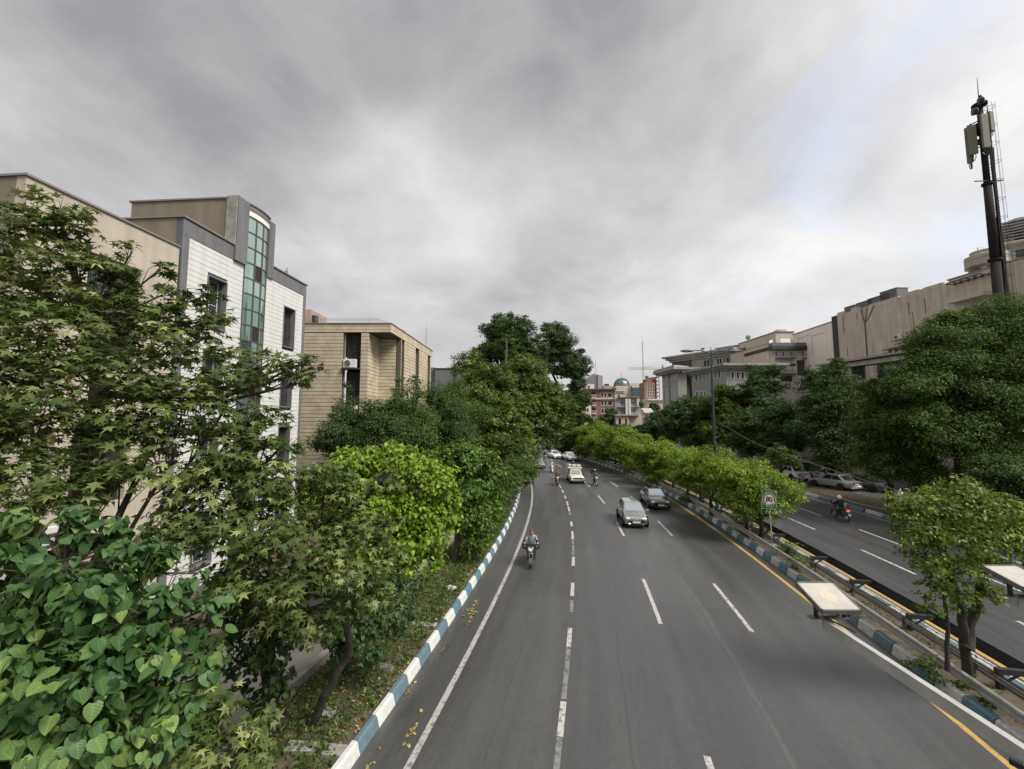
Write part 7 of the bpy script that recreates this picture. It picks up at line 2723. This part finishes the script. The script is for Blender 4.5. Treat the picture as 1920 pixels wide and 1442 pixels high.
def rider(label, loc, rz, top, legs, head='hair', helm=None, skin=M_SKIN, shoe=M_SHOE):
    me = RIDER.copy()
    me.name = 'person'
    for i, m in enumerate((skin, top, legs, shoe)):
        me.materials[i] = m
    o = link('person', me, None, None, loc, (0, 0, rz))
    tag(o, label, 'person', RG)
    if head == 'hair':
        b = MB()
        prof = [(.112 * math.sin(a), .118 * math.cos(a)) for a in [math.pi * .56 * i / 8 for i in range(8, -1, -1)]]
        b.lathe([(max(r_, .001), z) for r_, z in prof], 16, Matrix.Translation((0, .005, 1.625)) @ Matrix.Rotation(.28, 4, 'X'))
        b.out('hair', helm or M_HAIR, o, True)
    else:
        b = MB()
        prof = [(.150 * math.sin(a), .155 * math.cos(a)) for a in [math.pi * .70 * i / 10 for i in range(10, -1, -1)]]
        b.lathe([(max(r_, .001), z) for r_, z in prof], 18, Matrix.Translation((0, .02, 1.625)) @ Matrix.Rotation(.18, 4, 'X'))
        hm = b.out('helmet', helm, o, True)
        v = MB()
        pts = [(a, h) for a in [(-1.0 + .25 * i) for i in range(9)] for h in (0,)]
        for i in range(8):
            a0, a1 = -1.0 + .25 * i, -.75 + .25 * i
            v.quad((.158 * math.sin(a0), .02 + .158 * math.cos(a0), 1.57), (.158 * math.sin(a1), .02 + .158 * math.cos(a1), 1.57),
                   (.160 * math.sin(a1), .02 + .160 * math.cos(a1), 1.66), (.160 * math.sin(a0), .02 + .160 * math.cos(a0), 1.66))
        v.out('visor', M_SCREEN, hm)
    for s in (1, -1):
        MB().ball((s * .037, .118, 1.612), .012, 8, 6).out('eye', M_BLACK, o)
    MB().cbox((0, .117, 1.545), .045, .02, .009).out('mouth', material('lips', (.28, .11, .09), .5), o)
    return o


def motorcycle(label, loc, rz, body, lampm=M_LAMP, screen=False, apron=False, topbox=None, lit=False, scooter=False, accent=M_CHROME):
    r_ = thing('motorcycle', label, 'motorcycle', loc, rz, MG)
    wr = .30 if not scooter else .26
    for nm, y in (('front_wheel', .66), ('rear_wheel', -.62)):
        Mw = Matrix.Translation((0, y, wr)) @ Matrix.Rotation(math.pi / 2, 4, 'Y')
        t_ = MB().lathe([(wr * .78, -.035), (wr * .94, -.05), (wr, -.02), (wr, .02), (wr * .94, .05), (wr * .78, .035)], 22, Mw)
        t_.f = [f for f in t_.f if len(f) == 4]
        w = t_.out(nm, M_RUBBER, r_, True)
        b = MB().lathe([(wr * .79, -.02), (wr * .79, .02), (wr * .72, .02), (wr * .72, -.02), (wr * .79, -.02)], 20, Mw)
        b.f = [f for f in b.f if len(f) == 4]
        for k in range(6):
            a = k * math.pi / 3
            b.tube([Mw @ Vector((0, 0, 0)), Mw @ Vector((wr * .75 * math.cos(a), wr * .75 * math.sin(a), 0))], .012, 4)
        b.lathe([(.05, -.05), (.05, .05)], 12, Mw)
        b.out('rim', M_RIM, w)
    MB().tube([(.07, .66, wr), (.08, .52, .72), (.08, .44, .98)], .024, 7).tube([(-.07, .66, wr), (-.08, .52, .72), (-.08, .44, .98)], .024, 7).out('fork', M_CHROME, r_)
    fm = MB()
    for i in range(9):
        a0 = math.radians(-10 + 17 * i)
        a1 = math.radians(-10 + 17 * (i + 1))
        q0 = (.66 + math.cos(a0) * wr * 1.13, wr + math.sin(a0) * wr * 1.13)
        q1 = (.66 + math.cos(a1) * wr * 1.13, wr + math.sin(a1) * wr * 1.13)
        fm.add([(-.065, *q0), (.065, *q0), (.065, *q1), (-.065, *q1), (-.06, q0[0] * .997, q0[1] - .012), (.06, q0[0] * .997, q0[1] - .012), (.06, q1[0] * .997, q1[1] - .012), (-.06, q1[0] * .997, q1[1] - .012)],
               [[0, 1, 2, 3], [7, 6, 5, 4], [0, 3, 7, 4], [1, 5, 6, 2]])
    fm.out('front_mudguard', body, r_)
    MB().cbox((0, .02, .42), .24, .40, .28).cbox((0, .12, .55), .16, .26, .14, 0, .3).out('engine', M_STEELD, r_, bevel=.03)
    MB().tube([(0, .42, .92), (0, .25, .62), (0, .05, .30)], .03, 6).tube([(0, .36, .86), (0, -.2, .72), (0, -.70, .74)], .03, 6).tube([(0, -.1, .34), (0, -.62, wr)], .035, 6).out('frame', M_BLACK, r_)
    tk = MB()
    tk.ball((0, .17, .83), .20, 14, 9, .72)
    for v in tk.v:
        v.x *= .72
        v.y = .17 + (v.y - .17) * 1.35
    tk.out('fuel_tank', body, r_, True)
    MB().add([(-.13, .0, .80), (.13, .0, .80), (.14, -.55, .82), (-.14, -.55, .82), (-.12, -.78, .90), (.12, -.78, .90), (-.10, .0, .71), (.10, .0, .71), (.10, -.55, .72), (-.10, -.55, .72), (-.08, -.78, .82), (.08, -.78, .82)],
             [[0, 1, 2, 3], [3, 2, 5, 4], [9, 8, 7, 6], [10, 11, 8, 9], [0, 6, 7, 1], [4, 5, 11, 10], [1, 7, 8, 2], [2, 8, 11, 5], [0, 3, 9, 6], [3, 4, 10, 9]]).out('seat', M_BLACK, r_, bevel=.03)
    MB().tube([(-.36, .40, 1.03), (-.22, .46, 1.05), (0, .47, 1.0), (.22, .46, 1.05), (.36, .40, 1.03)], .014, 6).out('handlebar', M_BLACK, r_)
    for s in (1, -1):
        MB().tube([(s * .24, .46, 1.05), (s * .27, .50, 1.22), (s * .30, .49, 1.25)], .009, 5).cbox((s * .32, .49, 1.28), .13, .03, .085).out('mirror', M_BLACK, r_)
        MB().cbox((s * .20, .52, .88), .06, .05, .05).out('indicator', material('amber', (.5, .2, .02), .3), r_)
        MB().tube([(s * .05, .1, .33), (s * .22, .12, .33)], .018, 5).out('footrest', M_BLACK, r_)
    # nose
    fz = MB().prism([(-.16, .10), (.16, .10), (.19, -.02), (.06, -.20), (-.06, -.20), (-.19, -.02)], -.03, .09, Matrix.Translation((0, .52, .90)) @ Matrix.Rotation(math.pi / 2, 4, 'X') @ Matrix.Rotation(math.pi, 4, 'Y') @ Matrix.Rotation(-.3, 4, 'X'))
    fz.out('fairing', body, r_, bevel=.025)
    hl = MB()
    hl.prism([(-.12, .07), (-.05, .03), (0, .0), (.05, .03), (.12, .07), (.09, -.08), (.0, -.13), (-.09, -.08)], .085, .12, Matrix.Translation((0, .545, .90)) @ Matrix.Rotation(math.pi / 2, 4, 'X') @ Matrix.Rotation(math.pi, 4, 'Y') @ Matrix.Rotation(-.3, 4, 'X'))
    hl.out('headlight', lampm, r_)
    MB().box(-.08, .08, .565, .58, .655, .74).out('front_plate', M_PLATE, r_)
    MB().tube([(.13, .15, .35), (.17, -.2, .30), (.19, -.68, .42)], [.025, .035, .05], 8).out('exhaust', accent, r_)
    MB().add([(-.09, -.70, .82), (.09, -.70, .82), (.08, -.98, .62), (-.08, -.98, .62), (-.09, -.70, .79), (.09, -.70, .79), (.08, -.98, .59), (-.08, -.98, .59)],
             [[0, 1, 2, 3], [7, 6, 5, 4], [0, 4, 5, 1], [1, 5, 6, 2], [2, 6, 7, 3], [3, 7, 4, 0]]).out('rear_mudguard', body, r_)
    MB().cbox((0, -.82, .80), .22, .06, .09).out('tail_light', M_REDLIT if lit else M_RED, r_)
    MB().box(-.10, .10, -.965, -.95, .50, .64).out('number_plate', M_PLATE, r_)
    if scooter:
        MB().cbox((0, .44, .66), .42, .06, .52, 0, -.2).out('leg_shield', body, r_, bevel=.03)
        MB().cbox((0, -.45, .58), .34, .8, .36).out('side_panel', body, r_, bevel=.08)
    if screen:
        slab([(-.19, .56, .98), (.19, .56, .98), (.15, .42, 1.26), (-.15, .42, 1.26)], .008).out('wind_screen', M_SCREEN, r_)
    if apron:
        MB().add([(-.46, .50, 1.12), (.46, .50, 1.12), (.43, .56, .90), (.20, .60, .83), (-.20, .60, .83), (-.43, .56, .90),
                  (-.46, .44, 1.12), (.46, .44, 1.12), (.43, .50, .90), (.20, .54, .83), (-.20, .54, .83), (-.43, .50, .90)],
                 [[0, 5, 4, 3, 2, 1], [6, 7, 8, 9, 10, 11], [0, 1, 7, 6], [1, 2, 8, 7], [2, 3, 9, 8], [3, 4, 10, 9], [4, 5, 11, 10], [5, 0, 6, 11]]).out('hand_muff', M_BLACK, r_, bevel=.02)
    if topbox:
        MB().box(-.25, .25, -1.0, -.50, 1.14, 1.66).out('top_box', topbox, r_, bevel=.03)
        MB().tube([(-.12, -.6, .84), (-.12, -.6, 1.14)], .018, 5).tube([(.12, -.6, .84), (.12, -.6, 1.14)], .018, 5).tube([(-.12, -.85, .80), (-.12, -.85, 1.14)], .018, 5).tube([(.12, -.85, .8), (.12, -.85, 1.14)], .018, 5).out('box_rack', M_STEELD, r_)
    return r_


def pair(px, py, mlabel, rlabel, top, legs, body, head='hair', helm=None, fwd=False, rear=False, z=0.0, turn=0.0, **kw):
    p = G(px, py, z)
    t = rtan(p.y)
    d = Matrix.Rotation(turn, 3, 'Z') @ (t if fwd else -t)
    p = p - d * (.66 if not fwd else -.62)
    rz = math.atan2(-d.x, d.y)
    motorcycle(mlabel, p, rz, body, **kw)
    rider(rlabel, p, rz, top, legs, head, helm)


C_GREY = cloth('grey_check_shirt', (0.34, 0.36, 0.40), .5)
C_DARK = cloth('dark_cloth', (0.020, 0.021, 0.025))
C_BLACK = cloth('black_jacket', (0.010, 0.010, 0.014))
C_BROWN = cloth('rust_jacket', (0.21, 0.09, 0.055))
C_WHITE = cloth('white_shirt', (0.58, 0.59, 0.60))
C_SLATE = cloth('slate_jacket', (0.075, 0.085, 0.10))
P_RED = paint('red_paint', (0.17, 0.03, 0.03))
pair(995, 1065, 'black motorcycle with white headlight and hand muffs nearest the camera', 'bare headed rider in grey shirt on the nearest motorcycle', C_GREY, C_DARK, P_BLACK, apron=True, scooter=True, helm=material('brown_hair', (.10, .05, .03), .7), turn=.02)
pair(1046, 911, 'dark red motorcycle left of the cream pickup', 'rider in rust brown jacket left of the cream pickup', C_BROWN, C_DARK, P_RED)
pair(1035.5, 887, 'white fronted scooter behind the dark red motorcycle', 'rider in white shirt and white helmet on the scooter', C_WHITE, C_DARK, P_WHITE, 'helmet', P_WHITE, scooter=True)
pair(1119, 911, 'dark motorcycle with black box right of the cream pickup', 'rider in slate jacket with black helmet right of the pickup', C_SLATE, C_DARK, P_BLACK, 'helmet', P_BLACK, topbox=M_BLACK, turn=.12)
pair(1076, 890, 'motorcycle following right behind the cream pickup', 'dark clad rider showing over the roof of the pickup', C_BLACK, C_DARK, P_BLACK, 'helmet', P_BLACK)
pair(1000, 907, 'black motorcycle hugging the left edge line by the bushes', 'dark clad rider at the left edge line by the bushes', C_BLACK, C_DARK, P_BLACK, 'helmet', P_BLACK)
pair(1023, 864, 'small far motorcycle in the left lane under the branch', 'dark clad rider farthest away in the left lane', C_DARK, C_DARK, P_DARKR, 'hair')
pair(1588, 978, 'black motorcycle with glowing red tail light on the far carriageway', 'rider in black with white helmet seen from behind', C_BLACK, C_SLATE, P_BLACK, 'helmet', material('white_helmet', (.72, .71, .66), .3), fwd=True, lit=True, screen=True)

# ================================================================== street furniture
# ---- speed limit sign
pb = G(1449, 1022, .2)
tilt = -.055
sg = thing('speed_sign', 'green backed speed limit sign reading 80 on a slim pole in the median', 'road sign', pb, .05)
hs = D(1437, 936, pb.y).z - pb.z
MB().tube([(0, 0, -.2), (tilt * (hs + .45) / 1.0 * .9, 0, hs + .42)], .035, 10).out('pole', M_STEEL, sg)
bd = bpy.data.objects.new('board', None)
M_SGREEN = material('sign_green', (0.012, 0.075, 0.058), .4)
Ms = Matrix.Translation((tilt * hs * .9, -.06, hs)) @ Matrix.Rotation(.09, 4, 'Y') @ Matrix.Rotation(math.pi / 2, 4, 'X')
board = moved(MB().prism([(-.45, -.55), (.45, -.55), (.45, .55), (-.45, .55)], -.012, .0), Ms).out('board', M_SGREEN, sg)
M_SWHITE = material('sign_white', (.42, .42, .40), .5)
M_SRED = material('sign_red', (.21, .03, .028), .4)
bo = MB()
for a in ((-.45, .45, .53, .55), (-.45, .45, -.55, -.53), (-.45, -.43, -.53, .53), (.43, .45, -.53, .53)):
    bo.box(a[0], a[1], a[2], a[3], .0005, .003)
moved(bo, Ms).out('border', material('sign_edge', (.20, .32, .28), .4), board)


def ring(r0, r1, h, n=40):
    b = MB()
    for i in range(n):
        a0, a1 = 2 * math.pi * i / n, 2 * math.pi * (i + 1) / n
        if r0 > 0:
            b.quad((r0 * math.cos(a0), r0 * math.sin(a0), h), (r1 * math.cos(a0), r1 * math.sin(a0), h), (r1 * math.cos(a1), r1 * math.sin(a1), h), (r0 * math.cos(a1), r0 * math.sin(a1), h))
    if r0 == 0:
        b.add([(r1 * math.cos(2 * math.pi * i / n), r1 * math.sin(2 * math.pi * i / n), h) for i in range(n)], [list(range(n))])
    return b


moved(ring(0, .40, .004), Ms).out('disc', M_SWHITE, board)
moved(ring(.285, .375, .008), Ms).out('red_ring', M_SRED, board)
tx = bpy.data.curves.new('number', 'FONT')
tx.body = '80'
tx.size = .40
tx.align_x = 'CENTER'
tx.align_y = 'CENTER'
tx.extrude = .002
tx.offset = .010
to = bpy.data.objects.new('number', tx)
COL.objects.link(to)
bpy.context.view_layer.update()
nme = bpy.data.meshes.new_from_object(to.evaluated_get(bpy.context.evaluated_depsgraph_get()))
bpy.data.objects.remove(to)
nme.materials.clear()
to = link('number', nme, M_BLACK, board)
to.matrix_basis = Ms @ Matrix.Translation((0, 0, .011))
MB().cbox((tilt * hs * .9, -.03, hs + .3), .3, .03, .05).cbox((tilt * hs * .9, -.03, hs - .3), .3, .03, .05).out('clamp', M_STEEL, sg)
MB().cbox((0, 0, -.04), .5, .5, .1).out('base', M_CONC, sg)

# ---- lamp posts
M_LGREEN = material('lamp_post_green', (0.022, 0.055, 0.055), .5, .2, noise=.2, nscale=2)


def lamp_post(label, p, h, span, cross=True, s=1.0, group='double armed lamp posts', rz=0.0):
    r_ = thing('street_lamp', label, 'street lamp', p, rz, group)
    MB().tube([(0, 0, -.2), (0, 0, h * .5), (0, 0, h)], [.13 * s, .10 * s, .065 * s], 12).lathe([(.2 * s, -.1), (.2 * s, .5), (.14 * s, .6)], 12).out('pole', M_LGREEN, r_)
    for q in (-1, 1):
        MB().tube([(0, 0, h - .1), (q * span * .35, 0, h + .12), (q * span * .72, 0, h + .10)], .045 * s, 8).out('arm', M_LGREEN, r_)
        hd = MB().ball((0, 0, 0), 1, 12, 8)
        for v in hd.v:
            v.x *= span * .26
            v.y *= .19 * s
            v.z *= .12 * s
            v += Vector((q * span * .86, 0, h + .10 - .02))
        hdo = hd.out('lamp_head', M_STONEG, r_, True)
        MB().lathe([(.01, -.16 * s), (.12 * s, -.13 * s), (.15 * s, -.06 * s)], 12, Matrix.Translation((q * span * .90, 0, h + .09))).out('lamp_glass', M_LAMP, hdo)
    MB().tube([(0, 0, h - .1), (0, 0, h + .35)], .03 * s, 6).out('finial', M_LGREEN, r_)
    if cross:
        zc2 = D(1331, 835, p.y).z - p.z
        MB().box(-.85, .85, -.04, .04, zc2, zc2 + .08).out('crossbar', M_LGREEN, r_)
        MB().cbox((0, -.09, zc2 + .1), .24, .14, .34).out('junction_box', M_LGREEN, r_)
    return r_


pl_ = RP(32.3, 10.95, .2)
zt2 = D(1326, 664, 32.3).z
lamp_post('tall green lamp post with two drooping heads in the median', pl_, zt2 - .2, 2.15)
p2 = RP(61, 10.95, .2)
lamp_post('distant dark lamp post in front of the brick building', p2, D(1160, 738, 61).z - .2, 1.6, False, 1.0)
p3 = G(1505, 908, .41)
sl = thing('street_lamp', 'short grey post with flat lamp and small crossbar beside the parked cars', 'street lamp', p3)
h3 = D(1505, 848, p3.y).z - p3.z
MB().tube([(0, 0, 0), (0, 0, h3 - .1)], .07, 8).out('pole', M_STEEL, sl)
MB().box(-.7, .9, -.12, .12, h3 - .08, h3).box(-.5, .5, -.05, .05, h3 - .35, h3 - .28).out('lamp_head', M_STEEL, sl)
MB().box(-.16, .16, -.16, -.07, .5, .95).out('control_box', M_STEEL, sl)
# green netting fence behind the parked cars
f0, f1 = G(1509, 897, .41), D(1572, 890, 47)
nf = thing('net_fence', 'dark green netting stretched between posts behind the parked cars', 'fence', (f0.x, f0.y + .6, .45), math.atan2(f1.y - f0.y, f1.x - f0.x))
Lf = (Vector((f1.x, f1.y)) - Vector((f0.x, f0.y))).length
MB().box(0, Lf, -.01, .01, .5, 1.75).out('netting', material('green_net', (.02, .075, .05), .9, noise=.3, nscale=3), nf)
for k in range(4):
    MB().tube([(Lf * k / 3, 0, 0), (Lf * k / 3, 0, 1.8)], .035, 6).out('post', M_STEEL, nf)

# ---- cables
def cable(name, label, pts, r_, mat, cat='cable', sag=0.0):
    P_ = []
    for i in range(len(pts) - 1):
        for j in range(12):
            f = j / 12
            q = pts[i].lerp(pts[i + 1], f)
            q.z -= sag * 4 * f * (1 - f)
            P_.append(q)
    P_.append(pts[-1])
    o = MB().tube([p - pts[0] for p in P_], r_, 5).out(name, mat, None, False, pts[0])
    return tag(o, label, cat)


M_CABLE = material('cable_grey', (0.10, 0.10, 0.095), .6)
cable('overhead_cable', 'overhead cable sloping from the green lamp post to the right edge', [D(1335, 783, 32.3), D(1420, 833, 28), D(1690, 922, 17.5), D(1960, 990, 12.5)], .017, M_CABLE, sag=.06)
cable('overhead_cable', 'thin high cable across the distant brick building', [D(1040, 747.5, 110), D(1165, 748, 110)], .05, M_CABLE, sag=.2)
cable('hose', 'pale hose lying along the dirt bank above the far kerb', [G(1540, 922, .42), G(1600, 942, .40), G(1690, 962, .36), G(1800, 1010, .34)], .03, material('pale_hose', (.36, .32, .26), .8))
tag(MB().ball((0, 0, 0), .09, 10, 7, 1.3).tube([(0, 0, .08), (0, 0, .2)], .02, 5).out('insulator', M_FRW, None, True, D(1688, 921, 17.55) - Vector((0, 0, .1))), 'white bulb shaped insulator hanging on the overhead cable', 'insulator')

# ---- floodlights on outrigger beams below the viewpoint
M_BEAM = material('beam_white', (0.41, 0.40, 0.38), .6, noise=.25, nscale=5)
M_LED = material('floodlight_diffuser', (0.46, 0.435, 0.39), .35, 0, .5, noise=.22, nscale=9)
M_FLF = material('floodlight_frame', (0.15, 0.15, 0.145), .55, .3, noise=.5, nscale=14, col2=(0.11, 0.085, 0.065))


def floodlight(label, px, far, near, X, w, beam_label, y0, warm):
    pf, pn = D(px[0], far[0], far[1]), D(px[1], near[0], near[1])
    c = (pf + pn) / 2
    c.x = X
    sl_ = (pf.z - pn.z)
    dy = pf.y - pn.y
    L_ = math.hypot(sl_, dy)
    a = math.atan2(sl_, dy)
    r_ = thing('floodlight', label, 'floodlight', (X, c.y, c.z), 0, 'floodlights on outrigger beams')
    R4 = Matrix.Rotation(a, 4, 'X')
    moved(MB().box(-w / 2, w / 2, -L_ / 2, L_ / 2, -.045, -.006), R4).out('housing', M_FLF, r_, bevel=.008)
    fr = MB()
    t = .016
    fr.box(-w / 2, w / 2, -L_ / 2, -L_ / 2 + t, -.005, .008).box(-w / 2, w / 2, L_ / 2 - t, L_ / 2, -.005, .008)
    fr.box(-w / 2, -w / 2 + t, -L_ / 2 + t, L_ / 2 - t, -.005, .008).box(w / 2 - t, w / 2, -L_ / 2 + t, L_ / 2 - t, -.005, .008)
    moved(fr, R4).out('frame', M_FLF, r_)
    moved(MB().box(-w / 2 + t, w / 2 - t, -L_ / 2 + t, L_ / 2 - t, -.004, .002), R4).out('diffuser', M_LED, r_)
    if warm:
        moved(MB().prism([(.075 * math.cos(k * .628) * (1 + .15 * (k % 2)), .075 * math.sin(k * .628) * (1 + .1 * (k % 3))) for k in range(10)], .0022, .0032), R4).out('led_chip', material('led_yellow', (.475, .43, .35), .4), r_)
    zb_ = -.21
    for sx in (1, -1):
        for sy in (1, -1):
            moved(MB().lathe([(.010, .008), (.010, .013), (.004, .015)], 8, Matrix.Translation((sx * (w / 2 - .010), sy * (L_ / 2 - .010), 0))), R4).out('bolt', M_STEELD, r_)
    for k in range(7):
        yy = -L_ * .4 + L_ * .8 * k / 6
        moved(MB().box(-w * .4, w * .4, yy - .006, yy + .006, -.075, -.0455), R4).out('cooling_fin', M_FLF, r_)
    for s in (1, -1):
        MB().box(s * (w / 2 - .06) - .012, s * (w / 2 - .06) + .012, -.035, .0, zb_ + .014, -.03 - .02).out('bracket', M_BLACK, r_)
    MB().box(-w / 2 - .01, w / 2 - .03, -.05, .02, zb_, zb_ + .013).out('mounting_bar', M_FLF, r_)
    MB().tube([(w * .3, .0, -.05), (w * .32, -.03, -.13), (w * .1, -.05, zb_ + .03), (-w * .2, -.04, zb_ + .022), (.02, -.3, zb_ - .0)], .008, 6).tube([(w * .15, .02, -.05), (w * .4, -.06, -.12), (w * .44, -.02, zb_ - .02)], .009, 6).out('cable', M_BLACK, r_)
    b = thing('outrigger_beam', beam_label, 'beam', (X - .06, y0, c.z + zb_ - .006), 0, 'outrigger beams')
    LB_ = c.y - .03 - y0
    bm2 = MB()
    bm2.box(-.027, .027, 0, LB_, -.008, 0).box(-.027, -.021, 0, LB_, -.10, -.0085).box(-.0205, .027, 0, LB_, -.10, -.094)
    bm2.out('channel', M_BEAM, b)
    MB().box(-.028, .028, LB_ + .0005, LB_ + .006, -.10, 0).out('end_plate', M_FLF, b)
    return r_, b


_, bA = floodlight('square floodlight at the end of the long white beam over the road', (1506, 1550), (1091.5, 4.55), (1146, 4.18), 3.27, .41, 'long pale steel outrigger beam over the median kerb', .2, True)
floodlight('square floodlight at the right edge under the median tree', (1848, 1905), (1060, 4.95), (1104, 4.55), 5.75, .42, 'short visible pale outrigger beam at the right edge', .2, False)
pz = D(1905, 1432, 2.35)
cl = thing('beam_brace', 'black clamp with white brace tube under the long beam in the corner', 'brace', pz)
MB().cbox((.01, .0, 0), .04, .06, .035, .5).out('clamp', M_BLACK, cl, bevel=.008)
MB().tube([(.01, -.01, -.01), (.25, -.35, -.10), (.6, -.9, -.3)], .014, 8).out('tube', M_BEAM, cl)
